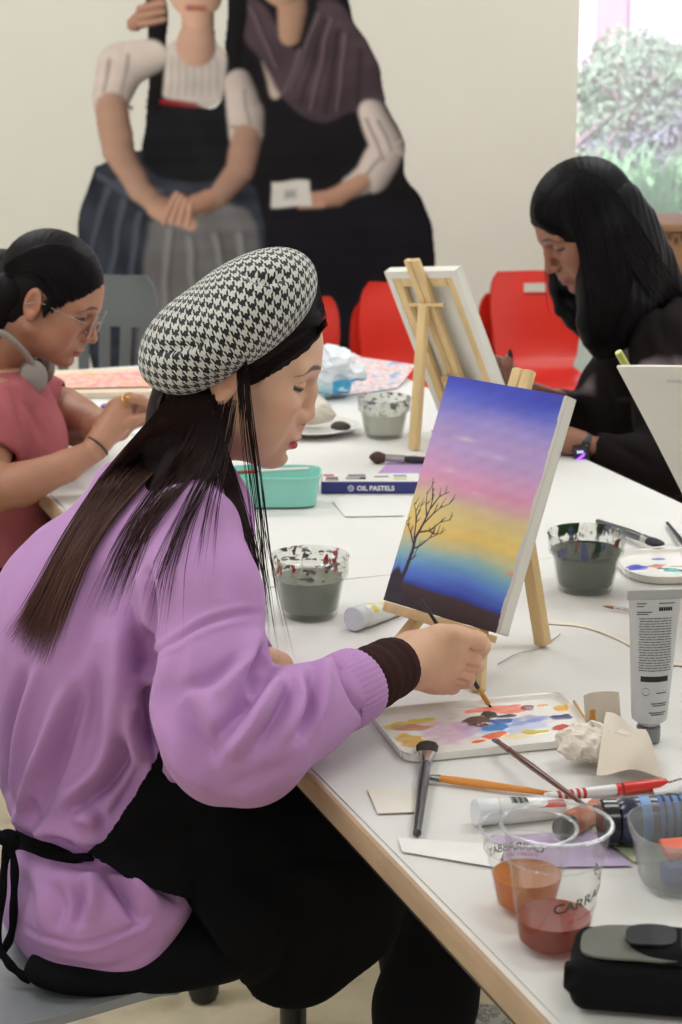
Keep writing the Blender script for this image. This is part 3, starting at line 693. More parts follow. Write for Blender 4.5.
# ---------------------------------------------------------------- painted palettes (pigment on a real tray surface)
def rr_sd(x, y, a, b, r):
    qx, qy = np.abs(x)-a+r, np.abs(y)-b+r
    return np.hypot(np.maximum(qx, 0), np.maximum(qy, 0))+np.minimum(np.maximum(qx, qy), 0)-r
def palette(name, label, cat, c, ax, wx, wy, h, blobs, group, base=(236, 233, 226), rad=.018, n=(220, 140), rim=.007):
    """tray in its own frame: x along ax; blobs = (x, y, rx, ry, angle, colour, thickness) in fractions of the half sizes"""
    ax = np.array(ax, float); ax /= np.linalg.norm(ax); ay = np.array([-ax[1], ax[0], 0])
    a, b = wx/2, wy/2; xs = np.linspace(-a, a, n[0]); ys = np.linspace(-b, b, n[1]); X, Y = np.meshgrid(xs, ys, indexing='ij')
    # squash the grid on to the rounded outline
    d = rr_sd(X, Y, a, b, rad); 
    sc_ = np.ones_like(X); m = d > 0
    for _ in range(12):
        sc_ = np.where(rr_sd(X*sc_, Y*sc_, a, b, rad) > 0, sc_*.985, sc_)
    X, Y = X*sc_, Y*sc_; d = -rr_sd(X, Y, a, b, rad)
    Zs = h*np.clip(1-np.clip((d-rim*.45)/rim, 0, 1), 0, 1)**1.5+.0022
    col = np.tile(np.array(lin(base)), X.shape+(1,)); nz = wob(np.dstack([X, Y, X*0]), 260, 5); n2 = wob(np.dstack([X, Y, X*0]), 620, 6)
    for bx, by, rx, ry, an, cl, th in blobs:
        q, p = X/a-bx, Y/b-by; q = q*a; p = p*b; ca, sa = math.cos(an), math.sin(an); u = (q*ca+p*sa)/(rx*a); v = (-q*sa+p*ca)/(ry*b)
        e = 1-np.hypot(u, v)+.22*nz+.12*n2; hard = 7 if th > 0 else 2.2
        mk = np.clip(e*hard, 0, 1)*(d > rim*.9); op = 1 if th > 0 else .6
        col = col*(1-mk[..., None]*op)+mk[..., None]*op*np.array(lin(cl))*(1+.12*n2[..., None]); Zs = Zs+th*mk*(.7+.3*nz)
    P = c+X[..., None]*ax+Y[..., None]*ay+Zs[..., None]*np.array([0, 0, 1.]); N0 = n[0]*n[1]
    F = [(i*n[1]+j, (i+1)*n[1]+j, (i+1)*n[1]+j+1, i*n[1]+j+1) for i in range(n[0]-1) for j in range(n[1]-1)]
    V = list(P.reshape(-1, 3)); cols = list(np.clip(col, 0, 1).reshape(-1, 3))
    ring = [i*n[1] for i in range(n[0])]+[(n[0]-1)*n[1]+j for j in range(1, n[1])]+[i*n[1]+n[1]-1 for i in range(n[0]-2, -1, -1)]+[j for j in range(n[1]-2, 0, -1)]
    o = len(V)
    for k in ring: V.append(np.array([V[k][0]-(V[k][0]-c[0])*.012, V[k][1]-(V[k][1]-c[1])*.012, c[2]])); cols.append(np.array(lin(base)))
    for k in range(len(ring)):
        k2 = (k+1) % len(ring); F.append((ring[k2], ring[k], o+k, o+k2))
    F.append(tuple(o+k for k in range(len(ring))))
    ob = link_mesh(name, np.array(V), F, mat('palette_plastic', rough=.32, vcol='Col', var=.02, coat=.2), None, vcols=np.array(cols), origin=tuple(c), angle=50); tag(ob, label, cat, group); return ob
pc = (onz(378, 716)+onz(572, 700)+onz(597, 741)+onz(392, 764))/4; pax = (onz(572, 700)-onz(378, 716))+(onz(597, 741)-onz(392, 764))
pw = float(np.linalg.norm(pax)/2); ph = float(np.linalg.norm(onz(475, 706)-onz(492, 754)))
BLOB = [(-.42, -.05, .34, .55, .2, (214, 160, 206), 0), (-.5, .25, .25, .35, 0, (226, 204, 216), 0), (-.2, .1, .16, .4, .4, (206, 150, 200), 0), (.28, -.05, .5, .42, .15, (160, 184, 232), 0), (.2, .12, .42, .22, .1, (110, 136, 216), 0), (.55, .2, .2, .2, .1, (84, 100, 200), 0), (.1, -.28, .3, .25, 0, (186, 206, 236), 0),
        (-.85, .45, .18, .18, .2, (226, 200, 60), .0004), (-.58, .62, .16, .12, .1, (230, 208, 70), .0004), (-.72, .32, .20, .14, -.2, (206, 140, 100), .0006), (-.86, -.22, .16, .32, .1, (226, 178, 90), .0008), (-.02, .34, .20, .20, .3, (96, 70, 62), .0012), (.0, .13, .10, .12, 0, (112, 40, 44), .001),
        (.16, .55, .10, .16, .2, (24, 24, 30), .0016), (.30, .44, .16, .07, -.1, (44, 46, 52), .0006), (.22, .22, .13, .14, .2, (40, 90, 170), .001), (.10, -.02, .16, .16, .1, (60, 130, 200), .0008), (.22, .86, .34, .12, 0, (240, 130, 110), .0004), (.42, .68, .20, .14, -.1, (240, 140, 120), .0004), (.02, -.42, .15, .12, .3, (236, 104, 40), .001),
        (-.2, -.60, .10, .06, .3, (236, 104, 40), .0005), (.2, -.52, .2, .16, 0, (240, 206, 110), 0), (.45, -.42, .16, .10, -.1, (206, 186, 70), .0006), (.62, .72, .07, .15, 0, (120, 24, 52), .0018), (.80, .78, .07, .06, 0, (236, 160, 50), .001), (.96, .55, .11, .15, 0, (240, 180, 46), .0016), (.86, .14, .12, .12, 0, (40, 40, 108), .0016), (.76, -.38, .14, .16, .1, (206, 32, 38), .0018)]
BLOB = [(x*.93, y*.86, rx*.92, ry*.95, an, c_, th) for x, y, rx, ry, an, c_, th in BLOB]
palette('palette', 'large white palette smeared with mixed colours in front of the hand with the brush', 'palette', np.array([pc[0], pc[1], TZ]), pax, pw, ph, .0068, BLOB, 'paint palettes')
tp = MB(); 
tp.tube([onz(574, 701, TZ+.0105), onz(597, 737, TZ+.0105)], .0016, 6); o = part('paint_streak', tp, mat('ochre_paint', (206, 160, 84), .5), bpy.data.objects['palette'], origin=tuple(bpy.data.objects['palette'].location))
RBX = -.16; rc = onz(688, 568, TZ); RB = [(-.60, .10, .17, .18, 0, (66, 62, 190), .002), (-.28, .16, .11, .12, 0, (236, 110, 70), .002), (-.32, .22, .20, .05, .15, (70, 84, 70), .0006), (-.16, -.02, .14, .06, -.1, (30, 84, 76), .001), (-.10, -.16, .13, .10, 0, (40, 160, 150), .0018), (.02, -.18, .06, .09, .3, (16, 70, 66), .001), (.12, .10, .18, .05, -.05, (150, 110, 70), .0008), (-.16, .66, .10, .06, .1, (96, 100, 200), .0005), (.26, .66, .05, .10, .3, (90, 92, 210), .0005), (.34, .30, .12, .10, 0, (84, 80, 214), .002), (.34, .02, .16, .10, .1, (90, 130, 110), .001), (-.12, -.36, .14, .10, 0, (176, 226, 196), 0), (.6, .2, .14, .14, 0, (220, 190, 60), .002), (.65, -.2, .14, .14, 0, (200, 40, 40), .002)]
RB = [(x+RBX, y-.1, rx*1.1, ry*1.1, an, c_, th) for x, y, rx, ry, an, c_, th in RB]
palette('palette', 'white palette with blue, orange and teal dabs beside the dark green water pot', 'palette', rc, (1, .12, 0), .205, .155, .008, RB, 'paint palettes', rad=.05, n=(170, 130))

# ---------------------------------------------------------------- easels and canvases
pine = mat('pine_wood', (222, 192, 140), .55, var=.10, vscale=7, stretch=(6, 6, 1)); canvas_m = mat('canvas_cloth', (228, 226, 218), .85, bump=.25, bscale=1400, var=.02)
def easel(label, c, d, u, n, hh, feet, rear, mast_w=.034, ledge_w=.20, gap=.011, mast_top=.028):
    """c canvas bottom-centre; d right, u up along canvas, n away from the painter; feet/rear 3-D points on the table"""
    t = thing('easel', label, 'easel', (c[0], c[1], TZ)); R = np.array([d, n, u]).T
    back = n*gap
    for s_ in (-1, 1):                                                                     # mast: two pine strips side by side with a rounded notch between
        part('mast', MB().box(c+back+n*.006+d*s_*mast_w*.26+u*((hh+mast_top)/2-.006), (mast_w*.48, .012, hh+mast_top+.012), R, ch=.003), pine, t)
    part('ledge', MB().box(c+n*.004-u*.008, (ledge_w, .036, .009), R, ch=.002), pine, t); part('ledge_lip', MB().box(c-n*.0155-u*.007, (ledge_w, .005, .013), R, ch=.0015), pine, t)
    top = c+back+u*hh*.62
    for s_, ft in zip((-1, 1), feet):
        a = c+back+n*.02+u*hh*.30+d*s_*.012; ft = np.array(ft)+np.array([0, 0, .001])
        ax = ft-a; Rl = frame(ax, y=d); part('front_leg', MB().box((a+ft)/2, (np.linalg.norm(ax), .016, .012), Rl, ch=.002), pine, t)
    a = c+back+n*.016+u*hh*.80; ft = np.array(rear); ax = ft-a; Rl = frame(ax, y=d)
    part('rear_leg', MB().box((a+ft)/2+np.array([0, 0, .002]), (np.linalg.norm(ax), .020, .014), Rl, ch=.002), pine, t)
    part('hinge_dowel', MB().tube([a-d*.05, a+d*.05], .0035, 8), pine, t)
    return t
def canvas_frame(t, c, d, u, n, w, h, th=.016):
    R = np.array([d, n, u]).T
    cm = c+u*h/2
    part('canvas_wrap', MB().box(cm+n*th/2-d*(w/2-.0008), (.0016, th, h), R).box(cm+n*th/2+d*(w/2-.0008), (.0016, th, h), R).box(c+n*th/2+u*.0008, (w, th, .0016), R).box(c+n*th/2+u*(h-.0008), (w, th, .0016), R), canvas_m, t, smooth=False)
    bw = .030
    for s_ in (-1, 1):
        part('stretcher_bar', MB().box(cm+n*(th-.006)+d*s_*(w/2-bw/2-.002), (bw, .011, h-.004), R, ch=.001), pine, t)
        part('canvas_fold', MB().box(cm+n*(th+.0002)+d*s_*(w/2-.007), (.014, .0014, h), R), canvas_m, t, smooth=False)
        part('stretcher_bar', MB().box(cm+n*(th-.006)+u*s_*(h/2-bw/2-.002), (w-2*bw-.006, .011, bw), R, ch=.001), pine, t)
        part('canvas_fold', MB().box(cm+n*(th+.0004)+u*s_*(h/2-.007), (w, .0014, .014), R), canvas_m, t, smooth=False)
# front canvas: sunset with a bare tree
CB = [np.array(p) for p in ([.055, 2.473, .803], [.193, 2.324, .805], [.140, 2.556, 1.082], [.278, 2.407, 1.084])]
fd = CB[1]-CB[0]; fw_ = np.linalg.norm(fd); fd = fd/fw_; fu = CB[2]-CB[0]; fh_ = np.linalg.norm(fu); fu = fu/fh_; fu = fu-fd*(fu@fd); fu /= np.linalg.norm(fu); fn_ = np.cross(fu, fd); fn_ = fn_ if fn_[1] > 0 else -fn_; fc = (CB[0]+CB[1])/2
def sunset(U, V):
    st = [(0, (44, 34, 36)), (.05, (58, 44, 44)), (.085, (70, 54, 54)), (.10, (52, 72, 176)), (.15, (86, 126, 214)), (.20, (112, 170, 206)), (.245, (150, 190, 188)), (.285, (206, 202, 150)), (.33, (234, 204, 112)), (.39, (226, 206, 130)), (.45, (216, 196, 146)), (.49, (212, 172, 170)), (.54, (216, 150, 180)), (.60, (206, 156, 196)), (.68, (186, 156, 206)), (.77, (172, 150, 206)), (.84, (138, 132, 208)), (.90, (96, 106, 206)), (.95, (66, 78, 196)), (1, (54, 64, 184))]
    Q = np.stack([U*2.2, V*9, U*0], -1); Q2 = np.stack([U*9, V*30, U*0], -1); w1, w2 = wob(Q, 1.6, 2), wob(Q2, 1.3, 5)
    v = V+.020*w1+.010*w2+.02*(U-.5)*np.clip((V-.1)*3, 0, 1)*np.clip((1-V)*3, 0, 1)
    vb = np.where(v < .12, v-(.075*np.exp(-U*7)+.02*(U-.5)*-1-.01), v); v = np.where(V < .2, vb*np.clip((.2-V)/.2, 0, 1)+v*(1-np.clip((.2-V)/.2, 0, 1)), v)
    xs = [s[0] for s in st]; L_ = np.array([lin(s[1]) for s in st]); col = np.stack([np.interp(v, xs, L_[:, k]) for k in range(3)], -1)
    def mixc(m, c):
        nonlocal col
        col = col*(1-m[..., None])+m[..., None]*np.array(lin(c))
    mixc(.55*np.clip(w1*.9-.1, 0, 1)*np.exp(-((V-.50)/.05)**2), (222, 126, 156)); mixc(.5*np.clip(-w1+.1, 0, 1)*np.exp(-((V-.60)/.07)**2), (220, 160, 200)); mixc(.55*np.clip(w1+.1, 0, 1)*np.exp(-((V-.30-.04*(.5-U))/.022)**2), (238, 176, 60)); mixc(.8*np.exp(-((V-.245)/.008)**2-((U-.97)/.04)**2), (238, 140, 40))
    mixc(.5*np.clip(w1, 0, 1)*np.exp(-((V-.80)/.08)**2), (186, 160, 214)); mixc(.5*np.exp(-((V-.97)/.05)**2-((U-.9)/.2)**2), (40, 50, 176))
    for (a, b2, sx, sy) in ((.52, .70, .10, .012), (.30, .745, .08, .010), (.72, .60, .06, .012), (.25, .60, .05, .010), (.50, .535, .03, .01), (.60, .70, .05, .01)):
        mixc(.55*np.clip(w2*.8+.5, 0, 1)*np.exp(-((V-b2)/sy)**2-((U-a)/sx)**2), (232, 214, 226))
    dk = np.array(lin((50, 38, 48)))
    def stroke(pts, w0, w1_):
        nonlocal col
        A = fw_/fh_; n = len(pts)
        for i in range(n-1):
            a, b = np.array([pts[i][0]*A, pts[i][1]]), np.array([pts[i+1][0]*A, pts[i+1][1]]); ba = b-a; P = np.stack([U*A, V], -1); t = np.clip(((P-a)@ba)/(ba@ba+1e-9), 0, 1)
            wd = w0+(w1_-w0)*(i+t)/(n-1); d = np.linalg.norm(P-a-t[..., None]*ba, axis=-1); m = np.clip((wd-d)/.0022+.5, 0, 1); col = col*(1-m[..., None])+m[..., None]*dk
    m = np.clip((np.exp(-((U-.05)/.08)**2)*(.17+.035*w2)+.02-V)*40, 0, 1)*(U < .3); col = col*(1-m[..., None])+m[..., None]*np.array(lin((44, 38, 48)))
    TX = lambda L_: [(x-.043, y*.93+.0) for x, y in L_]
    stroke([(.10, .10), (.115, .16), (.125, .23), (.118, .29), (.15, .36), (.17, .43), (.165, .49)], .012, .0022)
    r_ = random.Random(3)
    for br in ([(.16, .28), (.11, .33), (.07, .36), (.04, .37)], [(.15, .31), (.13, .38), (.10, .43), (.07, .46)], [(.165, .26), (.22, .285), (.28, .33), (.33, .35)], [(.17, .34), (.26, .36), (.33, .41), (.40, .43)], [(.19, .38), (.25, .44), (.29, .47), (.36, .50)], [(.20, .42), (.17, .47), (.15, .52)], [(.215, .46), (.26, .52), (.30, .54)], [(.155, .20), (.19, .22), (.20, .26)], [(.21, .50), (.19, .54), (.17, .57)], [(.26, .36), (.30, .35), (.36, .36)], [(.13, .38), (.12, .41), (.13, .46)]):
        br = TX(br); stroke(br, .0045, .0014)
        for p in br[1:]:
            for _ in range(2): stroke([p, (p[0]+.05*(r_.random()-.3), p[1]+.04*r_.random()+.008)], .0024, .0010)
    return np.clip(col, 0, 1)
nu, nv = 190, 290; U, V = np.meshgrid(np.linspace(0, 1, nu), np.linspace(0, 1, nv), indexing='ij')
t = thing('canvas', 'canvas painted with a bare tree under a blue, pink and yellow sunset', 'painting', fc, 'canvases on easels')
colr = np.clip(sunset(U, V)*1.22+.012, 0, 1); edge = (U > .975+.012*wob(np.stack([V*40, V*0, V*0], -1), 1, 3)); colr[edge] = np.array(lin((222, 218, 212)))
gp = CB[0]+U[..., None]*fd*fw_+V[..., None]*fu*fh_-fn_*(.0006+.0002*wob(np.stack([U*60, V*90, U*0], -1), 1, 7)[..., None])
fq = np.array([(i*nv+j, (i+1)*nv+j, (i+1)*nv+j+1, i*nv+j+1) for i in range(nu-1) for j in range(nv-1)])
link_mesh('painted_face', gp.reshape(-1, 3), fq, mat('acrylic_painting', rough=.5, vcol='Col', var=.03, vscale=40, bump=.15, bscale=1200), t, vcols=colr.reshape(-1, 3), angle=None)
canvas_frame(t, fc, fd, fu, fn_, fw_, fh_)
easel('pine table easel holding the sunset canvas', fc, fd, fu, fn_, fh_, [onz(392, 652), onz(478, 692)], onz(543, 646), gap=.0175, ledge_w=.165)
# rear canvas seen from behind
ya, le, ro = -.760, -.396, .120
rd = np.array([math.cos(ya), math.sin(ya), 0]); rn = np.array([-rd[1], rd[0], 0]); ru = math.cos(le)*np.array([0, 0, 1])+math.sin(le)*rn
rd, ru = math.cos(ro)*rd+math.sin(ro)*ru, -math.sin(ro)*rd+math.cos(ro)*ru; rw, rh_ = .180, .30
TLc, TRc = np.array([.090, 3.690, 1.073]), np.array([.214, 3.566, 1.090]); rc_ = (TLc+TRc)/2-ru*rh_
t = thing('canvas', 'unpainted back of a white canvas with pine stretcher bars on the rear easel', 'canvas', rc_, 'canvases on easels')
rback = -rn                                                   # its back looks at the photographer
rnn = np.cross(ru, rd); rnn = rnn if rnn[1] < 0 else -rnn
part('canvas_face', MB().box(rc_+ru*rh_/2-rnn*.0005, (rw, .002, rh_), np.array([rd, rnn, ru]).T), canvas_m, t, smooth=False)
canvas_frame(t, rc_, rd, ru, rnn, rw, rh_)
f1 = onz(452, 430); easel('pine table easel seen from behind beside the pale water pot', rc_, rd, ru, rnn, rh_, [np.array([rc_[0]-.02, rc_[1]+.10, TZ]), np.array([rc_[0]+.09, rc_[1]-.01, TZ])], onz(414, 450), gap=.0175, ledge_w=.16)
# canvas panel at the right edge of the picture, seen from behind
ya, le = -.76, -.565; pd = np.array([math.cos(ya), math.sin(ya), 0]); pn = np.array([-pd[1], pd[0], 0]); pu = math.cos(le)*np.array([0, 0, 1])+math.sin(le)*pn
pbl = onz(690, 548, .775); pwid, phei = .30, .356; ro = .10
pTL = pbl+pu*phei; pd2, pu2 = math.cos(ro)*pd+math.sin(ro)*pu, -math.sin(ro)*pd+math.cos(ro)*pu; pbl = pTL-pu2*phei; pnn = np.cross(pu2, pd2); pnn = pnn if pnn[1] < 0 else -pnn
t = thing('blank_canvas', 'blank white back of a canvas panel leaning in front of the woman in black', 'canvas', pbl+pd2*.15, 'canvases on easels')
part('panel_board', MB().grid(lambda u, v: pbl+pd2*pwid*u+pu2*phei*v+pnn*(.010*(1-u)**3*v*v), 18, 18, .004), canvas_m, t)
part('folded_border', MB().grid(lambda u, v: pbl+pd2*(.055+(pwid-.11)*u)+pu2*(phei-.022+.0*u)+pnn*(.0015+.0012)-pu2*.03*v*0+pu2*(-.006*v), 8, 3, .0012), mat('canvas_fold_edge', (206, 204, 200), .85), t)
pcn = pbl+pd2*.15; easel('pine easel behind the blank canvas panel, mostly out of the picture', pcn, pd2, pu2, pnn, .33, [pcn-pd2*.07-pnn*.06-np.array([0, 0, pcn[2]-TZ]), pcn+pd2*.07-pnn*.06-np.array([0, 0, pcn[2]-TZ])], pcn+pnn*.17-np.array([0, 0, pcn[2]-TZ]), gap=.012, ledge_w=.16, mast_top=-.02)
pt = pTL+pnn*.004; t = thing('pencil', 'yellow green pencil end showing above the corner of the blank canvas panel', 'pencil', pt)
pa, pb = pTL-pnn*.006+pu2*.012-pd2*.001, pTL-pnn*.006-pu2*.14+pd2*.012
part('barrel', MB().tube([pa, pb], .0055, 6), mat('yellow_green_paint', (176, 178, 84), .5), t, smooth=False); part('end_cap', MB().tube([pa+(pa-pb)*.012, pa], .0048, 10), mat('pale_yellow', (222, 222, 150), .5), t)
# ================================================================ smaller things on the table
def lathe_axis(p0, ax, prof, seg=24, up=(0, 0, 1)):
    """revolve (radius, distance along ax) round an axis"""
    R = frame(ax, z=up); R2 = np.array([R[:, 1], R[:, 2], R[:, 0]]).T
    return MB().lathe(prof, p0, seg, R2)
def wrap_text(s, size, c, r_of_z, z0, a0, slope=0., m=None, parent=None, name='lettering', bold=.0, flip=1):
    v, f = text_mesh(s, size, bold)
    V = []
    for x, y, _ in v:
        a = a0+flip*x/r_of_z(z0); z = z0+y+slope*x; rr = r_of_z(z)+.0004
        V.append((c[0]+rr*math.cos(a), c[1]+rr*math.sin(a), c[2]+z))
    return link_mesh(name, V, f, m, parent, smooth=False)
def flat_text(s, size, o, xdir, ydir, m, parent, name='lettering', bold=0., center=False):
    v, f = text_mesh(s, size, bold); x, y = np.array(xdir, float), np.array(ydir, float); x /= np.linalg.norm(x); y /= np.linalg.norm(y)
    cx = (max(p[0] for p in v)+min(p[0] for p in v))/2 if center else 0
    return link_mesh(name, [np.array(o)+x*(p[0]-cx)+y*p[1] for p in v], f, m, parent, smooth=False)

# ---- the two drink cups
def cup(label, px, py, rb, rt, h, lvl, tea, ribs, gid):
    c = onz(px, py, TZ); t = thing('plastic_cup', label, 'cup', c, 'clear plastic cups of tea')
    ro = lambda z: rb+(rt-rb)*z/h
    prof = [(0, .003), (rb*.86, .002), (rb*.9, 0), (rb, .003)]+[(ro(z), z) for z in np.linspace(.006, h*.70, 6)]+[(ro(h*.72)+.0011, h*.715), (ro(h*.76)+.0012, h*.76), (ro(h*.97)+.0006, h*.965), (rt+.0022, h*.975), (rt+.003, h*.99), (rt+.002, h), (rt-.0004, h*.992)]
    inn = [(ro(h*.96)-.0006, h*.965), (ro(h*.75)-.0004, h*.745)]+[(ro(z)-.0010, z) for z in np.linspace(h*.70, .008, 6)]+[(rb*.8, .0045), (0, .0045)]
    part('cup_wall', MB().lathe(prof+inn, c, 64), clear_mat('cup_plastic', (252, 252, 252), .008, (240, 240, 240), .04, gmax=.28), t)
    part('rim', MB().lathe([(rt-.0002, h*.985), (rt+.0026, h*.982), (rt+.0036, h*.992), (rt+.0026, h*1.004), (rt+.0004, h*1.004), (rt-.0006, h*.995)], c, 64, caps=False), clear_mat('cup_rim', (246, 247, 248), .22, (236, 238, 240), .04, gmax=.8), t)
    part('ridge', MB().lathe([(ro(h*.74)+.0006, h*.735), (ro(h*.75)+.0018, h*.748), (ro(h*.76)+.0006, h*.761)], c, 64, caps=False), clear_mat('cup_ridge', (248, 249, 250), .14, (236, 238, 240), .04, gmax=.7), t)
    w = [(0, .0052), (rb*.86, .0052)]+[(ro(z)-.0014, z) for z in np.linspace(.0085, lvl, 5)]+[(0, lvl)]
    part('tea', MB().lathe(w, c, 48), tea, t)
    return c, ro, t
tea1 = clear_mat('dark_tea', (214, 92, 24), .55, (150, 56, 8), .04, ior=1.3, gmax=.08); tea2 = clear_mat('light_tea', (230, 160, 74), .45, (206, 132, 50), .04, ior=1.3, gmax=.18)
green_ink = mat('dark_green_ink', (32, 74, 52), .6); red_ink = mat('red_ink', (196, 60, 52), .6)
c1, r1, t1 = cup('clear plastic cup of dark reddish tea with green lettering, nearest the camera case', 553, 946, .0300, .0470, .118, .030, tea1, 0, 1)
a0 = math.radians(-98)
wrap_text("CARRABBA'S", .0138, c1, r1, .0480, a0, .20, green_ink, t1, bold=.0002); wrap_text('ITALIAN GRILL', .0068, c1, r1, .0375, a0+.40, .22, red_ink, t1)
c2, r2, t2 = cup('clear plastic cup of light amber tea standing behind the dark one', 526, 909, .0258, .0430, .082, .036, tea2, 0, 2)
wrap_text("CARRABBA'S", .0105, c2, r2, .0420, math.radians(58), .06, green_ink, t2, bold=.0002); wrap_text('ITALIAN GRILL', .0055, c2, r2, .0370, math.radians(66), .06, red_ink, t2)

# ---- camera case
cc = onz(640, 1010, TZ)+np.array([.012, .020, 0]); ca = frame((.985, -.17, 0), z=(0, 0, 1)); X_, Y_, Z_ = ca[:, 0], ca[:, 1], ca[:, 2]
t = thing('camera_case', 'small black padded camera case with grey mesh top beside the cups', 'case', cc); neo = mat('black_neoprene', (16, 16, 18), .8, bump=.3, bscale=1500, spec=.12); gm = mat('grey_mesh_cloth', (112, 112, 104), .8, bump=.8, bscale=700, var=.1)
W_, D_, H_ = .134, .082, .046
s = SDF(cc-np.array([.1, .1, .01]), cc+np.array([.1, .1, .09]), .0016)
s.rbox(cc+Z_*(H_/2+.001), (W_, D_, H_), ca, .014).rbox(cc+Z_*(H_*.5)-X_*.0, (W_+.003, D_+.003, .010), ca, .005, k=.006)
s.rbox(cc+Z_*(.030)-X_*(W_/2+.001)-Y_*.028, (.008, .014, .022), ca, .003, k=.005)
v, f = s.mesh(2); link_mesh('case_body', v, f, neo, t, angle=None)
def slab(fn, th=.003, nu=26, nv=18): return MB().grid(fn, nu, nv, th)
def rsq(u, v, a, b, p=.28):                                    # unit square -> rounded rectangle
    x, y = 2*u-1, 2*v-1; r = max(abs(x), abs(y)); 
    if r < 1e-9: return 0., 0.
    q = (abs(x/r)**(1/p)+abs(y/r)**(1/p))**(-p); return x*q*a, y*q*b
def topz(x, y): return H_+.0016+.004*(1-(x/(W_/2))**2)-.010*max(0, abs(y)/(D_/2)-.72)**2*6-.012*max(0, abs(x)/(W_/2)-.80)**2*6
def mp_(u, v):
    x, y = rsq(u, v, .050, .031); x -= .010; return cc+X_*x+Y_*(y-.002)+Z_*(topz(x, y)+.0005)
part('mesh_panel', slab(mp_, .002), gm, t)
def flap(u, v):                                                # padded tongue: up the right end, over the top, rounded free end on the mesh panel
    L0 = v*.150; xx = W_/2+.004-np.interp(L0, [0, .035, .050, .150], [0, .000, .010, .092]); zz = np.interp(L0, [0, .030, .045, .060, .110, .142, .150], [.012, H_*.75, H_+.006, H_+.012, H_+.013, H_+.009, H_+.005])
    w = .033*(1-max(0, (v-.80)/.20)**2.2*.62); y = (2*u-1)*w-.001
    return cc+X_*xx+Y_*y+Z_*(zz-.010*abs(2*u-1)**4)
part('flap', slab(flap, .005, 26, 44), neo, t)
def patch(u, v):
    x, y = rsq(u, v, .021, .019, .3); return cc+X_*(x-.002)+Y_*(y-.001)+Z_*(H_+.0138-.002*max(0, -x/.02))
part('glossy_patch', slab(patch, .002), mat('glossy_black_rubber', (24, 24, 27), .5, spec=.2), t)
part('stitched_seam', MB().tube([cc+X_*.024+Y_*(-.026+.052*i/10)+Z_*(H_+.0136-.008*abs(i/5-1)**4) for i in range(11)], .0008, 6), mat('grey_thread', (70, 70, 74), .8), t)

# ---- translucent food container with erasers
kc = onz(693, 880, TZ); t = thing('plastic_container', 'translucent plastic container of coloured pieces at the right behind the camera case', 'container', kc)
def rring(r, z, p=.36):
    out = []
    for i in range(64):
        a = 2*math.pi*i/64+.1; x, y = math.cos(a), math.sin(a); q = (abs(x)**(1/p)+abs(y)**(1/p))**(-p)
        a2 = .06; out.append(kc+np.array([(x*math.cos(a2)-y*math.sin(a2))*q*r*1.0, (x*math.sin(a2)+y*math.cos(a2))*q*r*.9, z]))
    return out
def loft(rings, close=True):
    mb = MB(); vs = [p for r in rings for p in r]; n = len(rings[0]); fs = [(i*n+k, i*n+(k+1) % n, (i+1)*n+(k+1) % n, (i+1)*n+k) for i in range(len(rings)-1) for k in range(n)]
    if close: fs.append(tuple(range((len(rings)-1)*n, len(rings)*n)))
    return mb.add(vs, fs)
rings = [rring(.030, .001), rring(.048, .001), rring(.051, .004), rring(.059, .046), rring(.0615, .048), rring(.0625, .052), rring(.0625, .057), rring(.0605, .0575), rring(.059, .052), rring(.0575, .046), rring(.0495, .005), rring(.046, .003), rring(.028, .003)]
rings = [rring(.001, .001)]+rings
part('container_wall', loft(rings), clear_mat('milky_plastic', (238, 240, 240), .22, (214, 216, 216), .12), t)
def eraser(label, c, size, rot, col, name='eraser'):
    R = frame((math.cos(rot), math.sin(rot), .05), z=(0, 0, 1)); o = part(name, MB().box(c, size, R, ch=min(size)*.2), mat('eraser_%d_%d_%d' % col, col, .6), None, origin=tuple(c)); tag(o, label, 'eraser', 'coloured pieces in the container')
eraser('blue block in the translucent container', kc+np.array([-.013, -.014, .016]), (.040, .022, .022), .3, (74, 96, 156))
eraser('orange-red flat piece lying topmost in the translucent container', kc+np.array([-.004, .002, .0325]), (.052, .034, .009), .1, (226, 104, 74))
eraser('small orange block at the front of the translucent container', kc+np.array([.016, -.022, .018]), (.020, .018, .024), -.2, (240, 142, 84))
eraser('green block at the back of the translucent container', kc+np.array([.014, .024, .024]), (.024, .016, .030), .4, (30, 140, 76))

